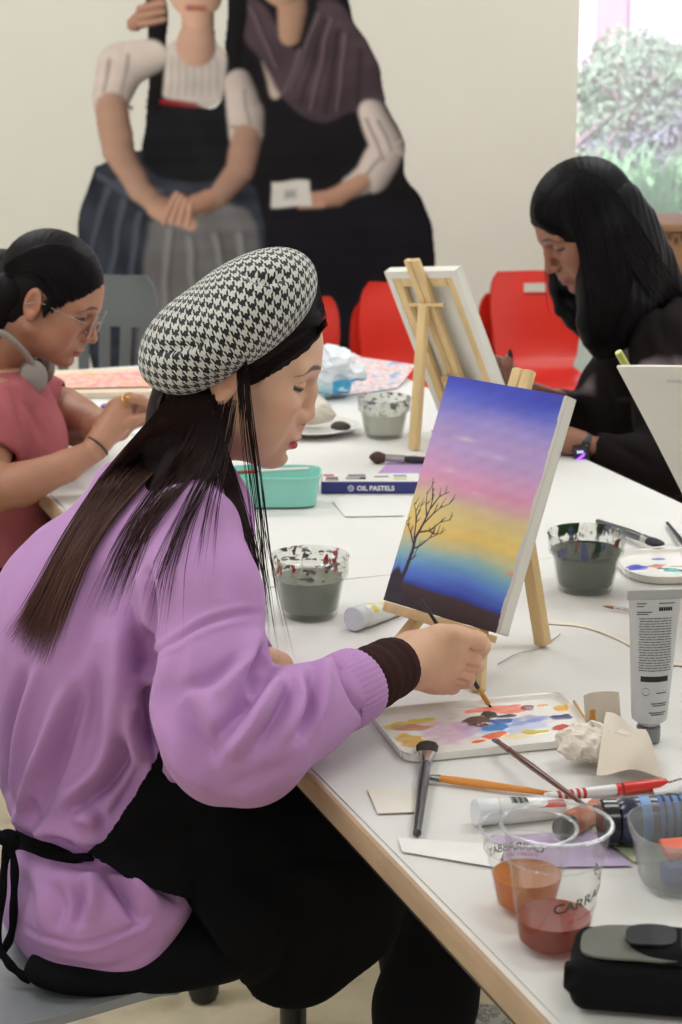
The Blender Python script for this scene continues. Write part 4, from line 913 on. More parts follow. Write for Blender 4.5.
# ---- paint tubes and bottles
def paint_tube(label, pc, pe, r, wcr, body, cap, hcap=.018, rcap=None, z0=TZ, marks=None, group='paint tubes', shoulder=True):
    """lying tube: pc centre of the cap end, pe middle of the crimped end (pixels)"""
    a, b = onz(*pc, z0+r), onz(*pe, z0+.004); t = thing('paint_tube', label, 'paint tube', (a+b)/2*np.array([1, 1, 0])+np.array([0, 0, z0]), group)
    ax = b-a; Ln = np.linalg.norm(ax); ax /= Ln; side = np.cross([0, 0, 1.], ax); side /= np.linalg.norm(side); up = np.cross(ax, side)
    rcap = rcap or r*.62
    part('cap', lathe_axis(a, ax, [(0, 0), (rcap*.92, 0), (rcap, .002), (rcap*.96, hcap)], 22), cap, t)
    rings = []; sg = 28
    for k, q in enumerate(np.linspace(0, 1, 14)):
        x = hcap+(Ln-hcap)*q; hw = np.interp(q, [0, .06, .1, 1], [r*.5, r*.9, r, wcr]); hh = np.interp(q, [0, .06, .1, .6, .93, 1], [r*.5, r*.9, r, r*.72, .003, .0016]); cz = np.interp(q, [0, 1], [0, 0])
        rings.append([a+ax*x+side*hw*math.cos(2*math.pi*i/sg)+up*hh*math.sin(2*math.pi*i/sg) for i in range(sg)])
    part('tube_body', loft([[np.mean(rings[0], 0)]*sg]+rings), body, t)
    part('crimp', MB().box(b+ax*.003, (.012, 2*wcr, .003), np.array([ax, side, up]).T), body, t, smooth=False)
    for (q, w, l, m) in marks or []:
        x = hcap+(Ln-hcap)*q; hh = np.interp(q, [0, .06, .1, .6, .93, 1], [r*.5, r*.9, r, r*.72, .003, .0016]); hw = np.interp(q, [0, .1, 1], [r*.5, r, wcr])
        part('label_mark', MB().grid(lambda u, v: a+ax*(x+(u-.5)*l)+side*hw*1.012*math.cos(math.pi/2+(v*.6+w)*1.2)*-1+up*hh*1.02*math.sin(math.pi/2+(v*.6+w)*1.2), 4, 8), m, t)
    return t
white_pl = mat('white_tube_plastic', (224, 224, 222), .35, coat=.2, var=.01); black_ink = mat('black_ink', (30, 30, 32), .6); yellow_ink = mat('yellow_ink', (232, 206, 60), .5)
paint_tube('white paint tube with yellow marks lying by the sunset easel', (353, 619), (402, 606), .0165, .019, white_pl, mat('frosted_cap', (214, 218, 224), .25), .014, .0165, marks=[(.20, -.95, .010, yellow_ink), (.22, -.2, .010, yellow_ink), (.45, -.6, .008, yellow_ink), (.6, -.9, .006, black_ink)])
paint_tube('white paint tube lying behind the cups', (475, 812), (590, 806), .0145, .017, white_pl, mat('white_cap', (226, 228, 230), .3), .022, .0142, marks=[(.14+.020*i, -.55, .0009+.0006*(i % 3), black_ink) for i in range(9)]+[(.55, -.8, .03, mat('red_ink2', (200, 60, 54), .5))])
paint_tube('orange and black paint tube lying behind the dark tea cup', (562, 829), (603, 805), .0135, .016, mat('orange_tube', (188, 108, 74), .4), mat('black_cap', (24, 22, 24), .3), .016, .012, marks=[(.5, -.9, .014, black_ink), (.85, -.6, .012, black_ink)])
paint_tube('white paint tube with grey lettering at the right edge beside the marker', (741, 781), (661, 788), .0125, .0135, white_pl, mat('white_cap', (226, 228, 230), .3), .015, .009, z0=TZ+.0, marks=[(.86-.035*i, -.60, .0018+.001*(i % 2), black_ink) for i in range(8)])
# blue bottle lying on its side
ba, bb = onz(612, 822, TZ+.0245), onz(742, 818, TZ+.0245); ax = (bb-ba)/np.linalg.norm(bb-ba); Ln = np.linalg.norm(bb-ba)
t = thing('paint_bottle', 'dark blue paint bottle with black cap lying behind the translucent container', 'bottle', (ba+bb)/2)
part('cap', lathe_axis(ba-ax*.012, ax, [(0, 0), (.0215, 0), (.0235, .002), (.0235, .016), (.0215, .018)], 30), mat('black_gloss_cap', (16, 17, 24), .2, coat=.4), t)
part('bottle_body', lathe_axis(ba, ax, [(0, .006), (.020, .006), (.0243, .012), (.0245, .024), (.0245, Ln-.004), (.022, Ln), (0, Ln)], 32), mat('dark_blue_bottle', (26, 34, 66), .25, coat=.3), t)
lb = part('label_band', lathe_axis(ba, ax, [(.0247, .026), (.0249, .027), (.0249, .036), (.0247, .0365)], 32), mat('light_blue_label', (104, 150, 206), .4), t)
lb = part('label_band', lathe_axis(ba, ax, [(.0247, .044), (.0249, .0445), (.0249, .080), (.0247, .081)], 32), mat('mid_blue_label', (70, 110, 176), .4), t)
for k in range(3): part('label_mark', lathe_axis(ba, ax, [(.0250, .048+.008*k), (.0251, .0484+.008*k), (.0251, .051+.008*k), (.0250, .0512+.008*k)], 32), black_ink, t)
# felt pen
pa, pb = onz(544, 798, TZ+.0062), onz(668, 783, TZ+.0062); ax = (pb-pa)/np.linalg.norm(pb-pa); Ln = np.linalg.norm(pb-pa)
t = thing('felt_pen', 'white felt pen with a red cap lying behind the cups', 'felt pen', (pa+pb)/2)
part('barrel', lathe_axis(pa, ax, [(0, 0), (.0040, 0), (.0055, .002), (.0058, Ln*.60), (0, Ln*.60)], 18), white_pl, t)
part('cap', lathe_axis(pa, ax, [(0, Ln*.63), (.0064, Ln*.63), (.0064, Ln*.90), (.0052, Ln*.985), (.0030, Ln), (0, Ln)], 18), mat('red_cap', (216, 42, 32), .35, coat=.3), t)
part('red_band', lathe_axis(pa, ax, [(.0060, Ln*.57), (.0062, Ln*.575), (.0062, Ln*.605), (.0060, Ln*.61)], 18), mat('red_cap', (216, 42, 32)), t)
for k in range(5): part('red_mark', lathe_axis(pa, ax, [(.00575, Ln*(.10+.05*k)), (.0059, Ln*(.102+.05*k)), (.0059, Ln*(.125+.05*k)), (.00575, Ln*(.127+.05*k))], 18), red_ink, t)
# standing tube of white paint
sb = onz(648, 740, TZ); t = thing('paint_tube', 'large white paint tube standing on its cap, covered in fine black print', 'paint tube', sb, 'paint tubes')
sx = np.array([.995, .10, 0]); sy = np.array([-.10, .995, 0]); tilt = np.array([.012, .02, 1.0]); tilt /= np.linalg.norm(tilt); hT = .177
part('cap', MB().lathe([(.012, 0), (.0135, .001), (.0135, .017), (.0105, .018)], sb, 24), mat('grey_cap', (128, 130, 132), .4), t)
rings = []; sg = 40
hwf = lambda q: np.interp(q, [0, .03, .07, 1], [.009, .018, .0205, .0305]); hhf = lambda q: np.interp(q, [0, .03, .07, .5, .92, 1], [.009, .018, .0205, .0145, .0026, .0022])
for q in np.linspace(0, .93, 18):
    p = sb+tilt*(.018+(hT-.018)*q); rings.append([p+sx*hwf(q)*math.cos(2*math.pi*i/sg)+sy*hhf(q)*math.sin(2*math.pi*i/sg) for i in range(sg)])
part('tube_body', loft([[np.mean(rings[0], 0)]*sg]+rings), mat('satin_white_tube', (196, 197, 198), .35, var=.01), t)
pq = sb+tilt*(.018+(hT-.018)*.965); part('crimp', MB().box(pq, (.0635, .004, .0115), np.array([sx, sy, tilt]).T, ch=.001), mat('crimped_plastic', (172, 172, 172), .4), t)
r = random.Random(5)
def dash(name, x0, x1, q, hgt, m):
    def fn(u, v):
        qq = q+(v-.5)*hgt/(hT-.018); X = x0+(x1-x0)*u; a, b = hwf(qq), hhf(qq); y = -b*math.sqrt(max(0, 1-(X/a)**2))*1.0-.0005
        return sb+tilt*(.018+(hT-.018)*qq)+sx*X+sy*y
    return MB().grid(fn, max(3, int((x1-x0)/.003)), 2).v, MB().grid(fn, max(3, int((x1-x0)/.003)), 2).f
tx = MB()
for i in range(21):                                            # block of fine print
    q = .80-i*.0182; x0 = -.0175-.0012*r.random(); x1 = .0185
    x = x0
    while x < x1-.002:
        l = .003+.006*r.random(); tx.add(*dash('', x, min(x+l, x1), q, .00095, None)); x += l+.0008
o = part('fine_print', tx, mat('grey_ink', (84, 84, 86), .6), t, smooth=False); o['kind'] = 'stuff'
hd = MB(); x = .0
for k in range(6): hd.add(*dash('', .004+.0026*k, .0061+.0026*k, .865, .0042, None))
part('heading', hd, black_ink, t, smooth=False)
hd = MB()
for q, x0, x1 in ((.905, -.021, -.010), (.905, .004, .022), (.885, -.021, -.013), (.845, -.021, -.004), (.83, -.021, -.008), (.275, .002, .014), (.20, -.004, .015), (.185, -.002, .014), (.135, -.006, .014), (.12, -.004, .012)): hd.add(*dash('', x0, x1, q, .0011, None))
o = part('small_print', hd, mat('grey_ink', (84, 84, 86), .6), t, smooth=False); o['kind'] = 'stuff'
part('black_band', MB().add(*dash('', -.0155, .0155, .375, .0062, None)), black_ink, t, smooth=False)
rg = MB()
for k in range(20):
    a = 2*math.pi*k/20; b2 = 2*math.pi*(k+1)/20; rg.add(*dash('', *(sorted((-.010+.0042*math.cos(a), -.010+.0042*math.cos(b2)+.0002))), .285+.0042*math.sin((a+b2)/2)/(hT-.018), .0007, None))
part('round_mark', rg, mat('grey_ink', (84, 84, 86), .6), t, smooth=False)

# ---- box of oil pastels, teal tub, plate, papers
b0, b1 = onz(321, 494, TZ), onz(421, 494, TZ); bx = (b1-b0); bw_ = np.linalg.norm(bx); bx /= bw_; by = np.array([-bx[1], bx[0], 0]); bd, bh = .062, .0205; bc = (b0+b1)/2+by*bd/2
t = thing('pastel_box', 'flat navy and white box of oil pastels between the teal box and the sunset canvas', 'box', bc); RB_ = np.array([bx, by, [0, 0, 1]]).T
navy = mat('navy_card', (44, 52, 118), .4, var=.02); whitec = mat('white_card', (222, 220, 214), .5)
part('box_body', MB().box(bc+np.array([0, 0, bh/2+.0005]), (bw_, bd, bh), RB_, ch=.0008), navy, t); part('lid_print', MB().box(bc+np.array([0, 0, bh+.0008]), (bw_-.003, bd-.003, .0008), RB_), whitec, t, smooth=False)
for x, y, w, d_, cl in ((-.072, .014, .018, .012, (180, 60, 66)), (-.066, -.004, .02, .01, (66, 70, 110)), (-.066, -.018, .022, .012, (150, 120, 120)), (-.024, .012, .030, .016, (120, 112, 120)), (-.026, -.008, .034, .016, (150, 140, 140)), (-.014, -.008, .010, .012, (186, 96, 96)), (.018, .004, .024, .010, (130, 134, 140)), (.050, .010, .022, .012, (110, 150, 196)), (.050, -.010, .022, .014, (206, 196, 120))):
    part('lid_picture', MB().box(bc+bx*x+by*y+np.array([0, 0, bh+.0014]), (w, d_, .0006), RB_), mat('print_%d_%d_%d' % cl, cl, .5), t, smooth=False)
fo = bc-by*(bd/2+.0004)+np.array([0, 0, .0062]); wi = mat('white_ink', (232, 232, 236), .6)
flat_text('OIL PASTELS', .0115, fo-bx*.024, bx, (0, 0, 1), wi, t, bold=.0004)
def ring_(c_, r0, r1, n=20):
    mb = MB(); 
    for k in range(n):
        a, b2 = 2*math.pi*k/n, 2*math.pi*(k+1)/n; mb.add([c_+bx*q*math.cos(w)+np.array([0, 0, q*math.sin(w)]) for q, w in ((r0, a), (r1, a), (r1, b2), (r0, b2))], [(0, 1, 2, 3)])
    return mb
lc = fo-bx*.034+np.array([0, 0, .0038]); lg = ring_(lc, .0036, .0052); lg.add(*(lambda m_: (m_.v, m_.f))(ring_(lc, 0.0, .0016, 8))); part('round_emblem', lg, wi, t, smooth=False)
tc_ = (onz(246, 511, TZ)+onz(317, 510, TZ))/2; tx0 = onz(318, 510, TZ); tcen = tx0+np.array([-.075, .045, 0])
t = thing('plastic_box', 'open teal plastic box holding a brush, beside the oil pastels', 'box', tcen)
def tring(a, b, z, r=.016, n=48):
    out = []
    for i in range(n):
        w = 2*math.pi*i/n; x, y = math.cos(w), math.sin(w); p = .22; q = (abs(x)**(1/p)+abs(y)**(1/p))**(-p); out.append(tcen+np.array([x*q*a, y*q*b, z]))
    return out
part('box_wall', loft([tring(.001, .001, .001), tring(.066, .036, .001), tring(.072, .042, .004), tring(.078, .047, .050), tring(.081, .049, .051), tring(.081, .049, .0545), tring(.0785, .0475, .0548), tring(.0762, .0452, .050), tring(.070, .040, .006), tring(.060, .030, .0035), tring(.001, .001, .0035)]), mat('teal_plastic', (142, 208, 194), .35, sss=.1, var=.02), t)
brush('red and white brush lying across the teal box', tcen+np.array([-.060, -.030, .0595]), tcen+np.array([.060, .006, .0580]), .0030, .024, .014, .0036, (226, 222, 216), (120, 60, 50), (206, 60, 46), flat=.8, fr=.003, hend=.9, fm=0.)
pl = onz(313, 432, TZ); t = thing('plate', 'white plate with a crumpled tissue, beside the pale water pot', 'plate', pl)
part('dish', MB().lathe([(0, .002), (.050, .001), (.056, .003), (.074, .011), (.088, .0135), (.090, .0150), (.088, .0160), (.074, .0135), (.054, .006), (0, .005)], pl, 48), mat('white_glaze', (230, 227, 220), .25, coat=.3), t)
def crumple(name, label, cat, c, r, seed, m, h=.003, lumps=7, sq=.75, amp=.006, freq=170, stretch=(1, 1, 1), vcol=None, group=None):
    """crumpled paper or foil: facetted lumps with sharp ridges"""
    c = np.array(c, float); rr = np.random.default_rng(seed); s_ = SDF(c-np.array(r)*1.5-.01, c+np.array(r)*1.5+.01, h*.55)
    s_.ell(c, np.array(r)*.75, k=.004)
    for i in range(lumps):
        d = rr.normal(size=3); d /= np.linalg.norm(d); d[2] = abs(d[2])*.7-.15; s_.ell(c+d*np.array(r)*.62, np.array(r)*(.30+.25*rr.random(3)), k=.008)
    P = np.stack(np.meshgrid(*s_.ax, indexing='ij'), -1)*np.array(stretch)
    s_.d += (amp*(np.abs(wob(P, freq, seed))-.35)+amp*.55*(np.abs(wob(P, freq*2.3, seed+1))-.35)).astype(np.float32)
    v, f = s_.mesh(0); v[:, 2] = np.maximum(v[:, 2], c[2]-r[2]*.7)
    o = link_mesh(name, v, f, m, None, origin=tuple(c), angle=28, vcols=None if vcol is None else vcol(v)); tag(o, label, cat, group); return o
tissue_m = mat('tissue_paper', (226, 217, 204), .9, var=.04, vscale=30)
crumple('crumpled_tissue', 'crumpled white tissue on the plate', 'tissue', pl+np.array([-.004, .006, .040]), (.052, .045, .036), 4, tissue_m, .004, amp=.005, freq=130)
crumple('pebble', 'dark brown lump on the front rim of the plate', 'lump', pl+np.array([.050, -.050, .0215]), (.020, .012, .009), 6, mat('dark_brown_clay', (72, 60, 58), .7), .002, amp=.001)
bgc = onz(331, 402, TZ)+np.array([-.004, .05, .052])
def bagcol(v):
    z = (v[:, 2]-TZ)/.12; n = wob(v, 60, 3)*.5+wob(v, 160, 5)*.4; m = np.clip((.42-z)*4+n*.9, 0, 1)[:, None]; c = np.array(lin((224, 230, 236)))*(1-m)+m*np.array(lin((168, 212, 226)))
    k = ((z < .35) & (v[:, 0] > bgc[0]+.008) & (n > -.25)).astype(float)[:, None]; return c*(1-k)+k*np.array(lin((70, 172, 220)))
crumple('plastic_bag', 'crumpled white and light blue plastic bag behind the plate', 'bag', bgc, (.075, .06, .075), 8, mat('bag_film', rough=.25, vcol='Col', var=.03, sss=.1), .004, amp=.012, freq=85, lumps=10, vcol=bagcol)
def printed(name, base, seeds): return mat(name, base, .6, var=.03, vscale=30, ramp=seeds)
sheet('art_print', 'print with red and pink patches, one corner lifted, lying beyond the plastic bag', 'print', [onz(330, 398, TZ+.001), onz(398, 388, TZ+.0015), onz(416, 365, TZ+.020), onz(345, 355, TZ+.001)], printed('printed_sheet', (226, 222, 224), [(.36, (226, 224, 228)), (.46, (222, 160, 150)), (.52, (232, 228, 230)), (.62, (150, 166, 196))]), group=None)
sheet('lavender_paper', 'lavender card lying behind the oil pastel box', 'card', [(376, 475), (420, 475), (432, 463), (388, 463)], mat('lavender_card', (184, 150, 196), .8))
sheet('lavender_paper', 'lavender paper sheet lying under the cups and the green sheet', 'paper', [(508, 868), (632, 866), (592, 832), (490, 836)], mat('pale_lavender_card', (190, 170, 204), .8), z=TZ)
sheet('green_paper', 'pale green paper sheet lying under the translucent container', 'paper', [(634, 862), (740, 862), (700, 826), (592, 829)], mat('pale_green_card', (190, 196, 160), .8), z=TZ+.0012)
sheet('paper_slip', 'clear paper slip lying at the table edge below the flat brush', 'paper slip', [(402, 852), (498, 868), (505, 846), (398, 838)], mat('slip_paper', (236, 234, 230), .5), z=TZ+.0004, curl=.0012)
sheet('paper_slip', 'small torn paper square lying left of the flat brush', 'paper slip', [(378, 814), (424, 812), (410, 787), (367, 789)], mat('cream_paper', (226, 220, 208), .8), z=TZ+.0004, curl=.001)
sheet('paper_slip', 'loose white sheet lying in front of the oil pastel box', 'paper slip', [(345, 517), (404, 516), (386, 500), (332, 501)], paper_m, z=TZ+.0006, curl=.002)
# left end: painting in progress on a cream board
sheet('drawing_board', 'cream board under the pink painting beyond the woman in glasses', 'board', [(40, 399), (196, 397), (190, 372), (36, 376)], mat('cream_board', (220, 202, 178), .7), z=TZ+.0002, th=.012)
sheet('pink_painting', 'paper painted in pink and orange on the cream board', 'painting', [(62, 389), (196, 386), (188, 369), (52, 376)], printed('pink_wash', (230, 200, 196), [(.34, (232, 220, 214)), (.44, (226, 130, 122)), (.52, (236, 196, 190)), (.62, (222, 168, 110))]), z=TZ+.014, curl=.006)
sheet('white_paper_sheet', 'white paper sheet under the hand of the woman in glasses', 'paper', [(70, 436), (200, 432), (190, 400), (62, 404)], mat('bright_paper', (232, 232, 236), .8), z=TZ+.0008)
pcp = onz(107, 412, TZ+.001); t = thing('bottle_cap', 'purple bottle cap beside the hand of the woman in glasses', 'cap', pcp); part('cap_shell', MB().lathe([(0, .016), (.010, .016), (.0125, .014), (.013, 0), (.010, 0), (0, .003)], pcp, 20), mat('purple_plastic', (112, 56, 128), .4), t)
lum = onz(147, 417, TZ+.001); crumple('blue_cloth', 'small pale blue cloth under the fingers of the woman in glasses', 'cloth', lum+np.array([.004, 0, .009]), (.022, .016, .011), 9, mat('pale_blue_cloth', (160, 184, 200), .9), .003, amp=.002)
# crumpled tissue and paper towel by the palette
tc1 = onz(597, 765, TZ); crumple('crumpled_tissue', 'crumpled cream tissue against the right end of the large palette', 'tissue', tc1+np.array([-.002, .006, .022]), (.046, .030, .026), 12, tissue_m, .0026, amp=.0045, freq=190, lumps=9)
tw = mat('paper_towel', (218, 206, 190), .9, bump=.3, bscale=500, var=.03)
pa_, pb_, pc_, pd_ = at(606, 713, onz(606, 752)[1]), at(646, 732, onz(646, 757)[1]), onz(662, 775, TZ+.003), onz(596, 774, TZ+.020)
def towel(u, v):
    p = (pa_*(1-u)+pb_*u)*(1-v)+(pd_*(1-u)+pc_*u)*v; return p+np.array([0, -.006, .010])*math.sin(math.pi*u)*math.sin(math.pi*v*.9)+np.array([0, 0, .003*math.sin(7*u+4*v)])
o = link_mesh('paper_towel', *(lambda m_: (m_.v, m_.f))(MB().grid(towel, 22, 22, .0012)), tw, None, origin=tuple((pa_+pc_)/2)); tag(o, 'folded cream paper towel draped over the crumpled tissue before the standing tube', 'paper towel')
q0 = onz(604, 733, TZ)
def curlp(u, v):
    a = -1.2+2.4*u; return q0+np.array([.021*math.sin(a)*1.0, .012*math.cos(a)-.004*v, .002+.042*v+.004*u*v])+np.array([-.004*v, .004*v, 0])
N_ = 40; mbc = MB().grid(curlp, N_, N_, .0010); cols = []
for p in mbc.v:
    q = np.array(p)-q0; hz = q[2]/.044; c = np.array(lin((220, 208, 192)))
    if hz < .55 and -.016 < q[0] < -.006 and wob(np.array([p]), 300, 2)[0] > -.3+hz: c = np.array(lin((208, 146, 62)))
    if .1 < hz < .5 and -.008 < q[0] < .004 and wob(np.array([p]), 420, 4)[0] > .25: c = np.array(lin((92, 92, 176)))
    if q[0] > .0185 and hz > .2: c = np.array(lin((98, 96, 172)))
    cols.append(c)
o = link_mesh('paper_scrap', mbc.v, mbc.f, mat('stained_towel', rough=.9, vcol='Col', var=.03), None, origin=tuple(q0), vcols=np.array(cols)); tag(o, 'curled paper scrap with orange and violet stains standing behind the tissue', 'paper scrap')
# thin cord on the paper beside the rear foot of the front easel
mb = MB().tube([onz(x, y, TZ+.0012) for x, y in spline([(498, 664), (516, 654), (535, 649), (552, 640), (560, 634)], 24)], .0009, 6)
o = part('thread', mb, mat('grey_thread2', (190, 188, 184), .8), None, origin=tuple(onz(530, 650))); tag(o, 'thin pale thread lying by the foot of the front easel', 'thread')
mb = MB().grid(lambda u, v: onz(*np.array(spline([(547, 622), (585, 626), (622, 640), (655, 660), (682, 664), (720, 668)], 30))[min(29, int(u*29.99))], TZ+.0003)+np.array([.004*(v-.5)*.3, .015*(v-.5), 0]), 30, 3)
o = part('paint_trail', mb, mat('pale_ochre_paint', (230, 222, 202), .7, var=.08), None, origin=tuple(onz(620, 640))); tag(o, 'pale yellow paint trail across the paper behind the standing tube', 'paint trail')
# ================================================================ people
def A(px, py, Y): return at(px, py, Y)
def chainpx(s, pts, k=.02, grow=0., mode='+'):
    """pts (px, py, Y, radius in m)"""
    return s.chain([(A(p[0], p[1], p[2]), p[3]+grow) for p in pts], k, mode)
def srgbmix(a, b, m): return a*(1-m[:, None])+np.array(lin(b))*m[:, None]
def head_mesh(M, skin, lips, brow, side, h=.0019, nose=1., jaw=1., eye_open=0., lash=1., npro=0., neck=(-.050, -.190)):
    """female head in its own frame: x forward, y to the person's left, z up, ear canal at the origin; returns world verts, faces, colours"""
    s = SDF((-.12, -.10, -.20), (.135, .10, .145), h)
    s.ell((-.006, 0, .042), (.094, .073, .086), k=.0)
    s.ell((.030, 0, .030), (.066, .062, .070), k=.02)
    s.ell((.040, 0, -.022), (.046, .056, .078), k=.02)
    for q in (-1, 1):
        s.cap((.008, q*.050*jaw, -.040), (.066, q*.010, -.080), .020, .016, k=.02)
        s.ell((.058, q*.036, -.016), (.027, .024, .024), k=.02)
        s.ell((.050, q*.036, -.048), (.028, .022, .026), k=.02)
    s.ell((.076, 0, -.081), (.017, .019, .016), k=.015)
    s.ell((.080, 0, -.052), (.018, .026, .022), k=.014)
    for q in (-1, 1):
        s.ell((.0905, q*.031, .0115), (.015, .019, .0125), k=.014, mode='-')
        s.ell((.0720, q*.0315, .0105), (.0145, .0165, .0125), k=.004)                 # lidded eyeball
        s.cap((.0875, q*.010, .029), (.074, q*.046, .030), .0075, .0065, k=.014)       # brow ridge
    s.chain([((.0875, 0, .020), .0065), ((.0955, 0, .002), .0068), ((.1060+npro, 0, -.022), .0088)], k=.010)
    s.ell((.1065+npro, 0, -.0265), (.0105*nose, .0105, .0090), k=.006)
    for q in (-1, 1):
        s.ell((.0965+npro*.6, q*.0115, -.0300), (.0100, .0068, .0076), k=.006)
        s.ell((.1015+npro*.8, q*.0066, -.0372), (.0050, .0030, .0030), k=.003, mode='-')
    s.ell((.0925, 0, -.0410), (.008, .006, .010), k=.008)
    s.ell((.0915, 0, -.0555), (.0098, .0205, .0056), k=.005)
    s.ell((.0900, 0, -.0655), (.0098, .0180, .0062), k=.005)
    s.cap((.0985, -.016, -.0604), (.0985, .016, -.0604), .0016, .0016, k=.003, mode='-')
    s.cap((.0905, -.022, -.0604), (.0985, -.004, -.0604), .0016, .0016, k=.003, mode='-'); s.cap((.0905, .022, -.0604), (.0985, .004, -.0604), .0016, .0016, k=.003, mode='-')
    s.ell((.0905, 0, -.0745), (.006, .014, .005), k=.008, mode='-')
    for q in (-1, 1):                                                                  # ears
        Re = frame((.92, q*.30, .10), z=(-.2, 0, 1))
        c = np.array([-.006, q*.0745, .004]); s.ell(c, (.0185, .0065, .0310), Re, k=.006)
        s.ell(c+np.array([.002, q*.0065, .004]), (.0110, .0055, .0190), Re, k=.003, mode='-')
        s.ell(c+np.array([.004, q*.001, -.024]), (.009, .0065, .010), Re, k=.004)
        s.ell(c+np.array([.011, q*.001, -.002]), (.0050, .0055, .0080), Re, k=.004)
    s.cap((-.026, 0, -.045), (neck[0], 0, neck[1]), .053, .053, k=.03)
    V, F = s.mesh(1)
    base = np.array(lin(skin)); c = np.tile(base, (len(V), 1)); x, y, z = V.T
    c = c*(1+.05*wob(V, 70, 3)[:, None]*np.array([.4, .9, 1.]))
    def blob(p, r, col, m_):
        nonlocal c
        d = (((V-np.array(p))/np.array(r))**2).sum(1); c = srgbmix(c, col, m_*np.exp(-d*1.2))
    warm = tuple(min(255, int(v*f)) for v, f in zip(skin, (1.02, .84, .80)))
    for q in (-1, 1):
        blob((.066, q*.040, -.022), (.024, .026, .020), warm, .55); blob((-.004, q*.078, 0), (.02, .02, .03), warm, .5)
    blob((.108, 0, -.026), (.012, .014, .012), warm, .5)
    dz = np.where(z > -.0604, (z+.0604)/.0062, (z+.0604)/.0090); ml = np.clip(1.25-np.sqrt((y/.0205)**2+dz**2), 0, .25)*4*(x > .083); c = srgbmix(c, lips, np.clip(ml, 0, 1))
    mo = np.clip(1-np.abs(z+.0604-.0*y)/.0016, 0, 1)*(np.abs(y) < .0205)*(x > .083); c = srgbmix(c, (84, 34, 34), .75*mo)
    for q in (-1, 1):
        yy = (y*q-.0315)
        zb = .0325+.0024*(1-((yy-.000)/.022)**2)-.004*(yy > .0)*(yy/.02)**2*2; th = .0030*np.clip(1.15-np.abs(yy)/.023, 0, 1)
        mb_ = np.clip((th-np.abs(z-zb))/.0012+.6, 0, 1)*(np.abs(yy) < .023)*(x > .045); c = srgbmix(c, brow, .85*mb_)
        ze = .0095-.0030*(1-(yy/.0165)**2)*(1-eye_open*.6)-.0018*(yy/.0165); ml_ = np.clip(1.6-np.abs(z-ze)/.0026, 0, 1)*(yy < .0195)*np.clip((yy+.012)/.006, 0, 1)*(x > .055); c = srgbmix(c, (26, 18, 18), lash*ml_)
        if eye_open:
            inside = (z < ze+.0052*eye_open+.001) & (z > ze) & (np.abs(yy) < .0135) & (x > .06); c = srgbmix(c, (36, 24, 22), .9*inside)
        zc = .0180-.004*(yy/.016)**2; c = srgbmix(c, tuple(int(v*.62) for v in skin), .55*np.clip(1-np.abs(z-zc)/.0016, 0, 1)*(np.abs(yy) < .016)*(x > .055))
        nd = np.linalg.norm((V-np.array([.1015+npro*.8, q*.0066, -.0365]))/np.array([.006, .0034, .003]), axis=1); c = srgbmix(c, (70, 40, 36), .7*(nd < 1.0))
    W = (np.array(M.to_3x3())@V.T).T+np.array(M.translation)
    return W, F, c
def head_matrix(yaw, pitch, roll, anchor_local, world, scale=1.):
    """yaw: facing direction angle in the ground plane; pitch down positive"""
    f = np.array([math.cos(yaw)*math.cos(pitch), math.sin(yaw)*math.cos(pitch), -math.sin(pitch)]); l = np.array([-math.sin(yaw), math.cos(yaw), 0]); u = np.cross(f, l)
    cr, sr = math.cos(roll), math.sin(roll); l, u = l*cr+u*sr, -l*sr+u*cr
    R = np.array([f, l, u]).T*scale; t = np.array(world)-R@np.array(anchor_local); return mat4(R, t)
def tf(M, p): return np.array(M@Vector(p))
def merge(parts_):
    V, F, Cc, o = [], [], [], 0
    for v, f, c in parts_: V.append(v); F.append(f+o); Cc.append(c); o += len(v)
    return np.vstack(V), np.vstack(F), np.vstack(Cc)
def flat_col(v, rgb, amt=.04, fr=60): return np.array(lin(rgb))*(1+amt*wob(v, fr, 2)[:, None])
skin_m = mat('skin', rough=.48, vcol='Col', var=.02, vscale=60, bump=.08, bscale=700, sss=.08)
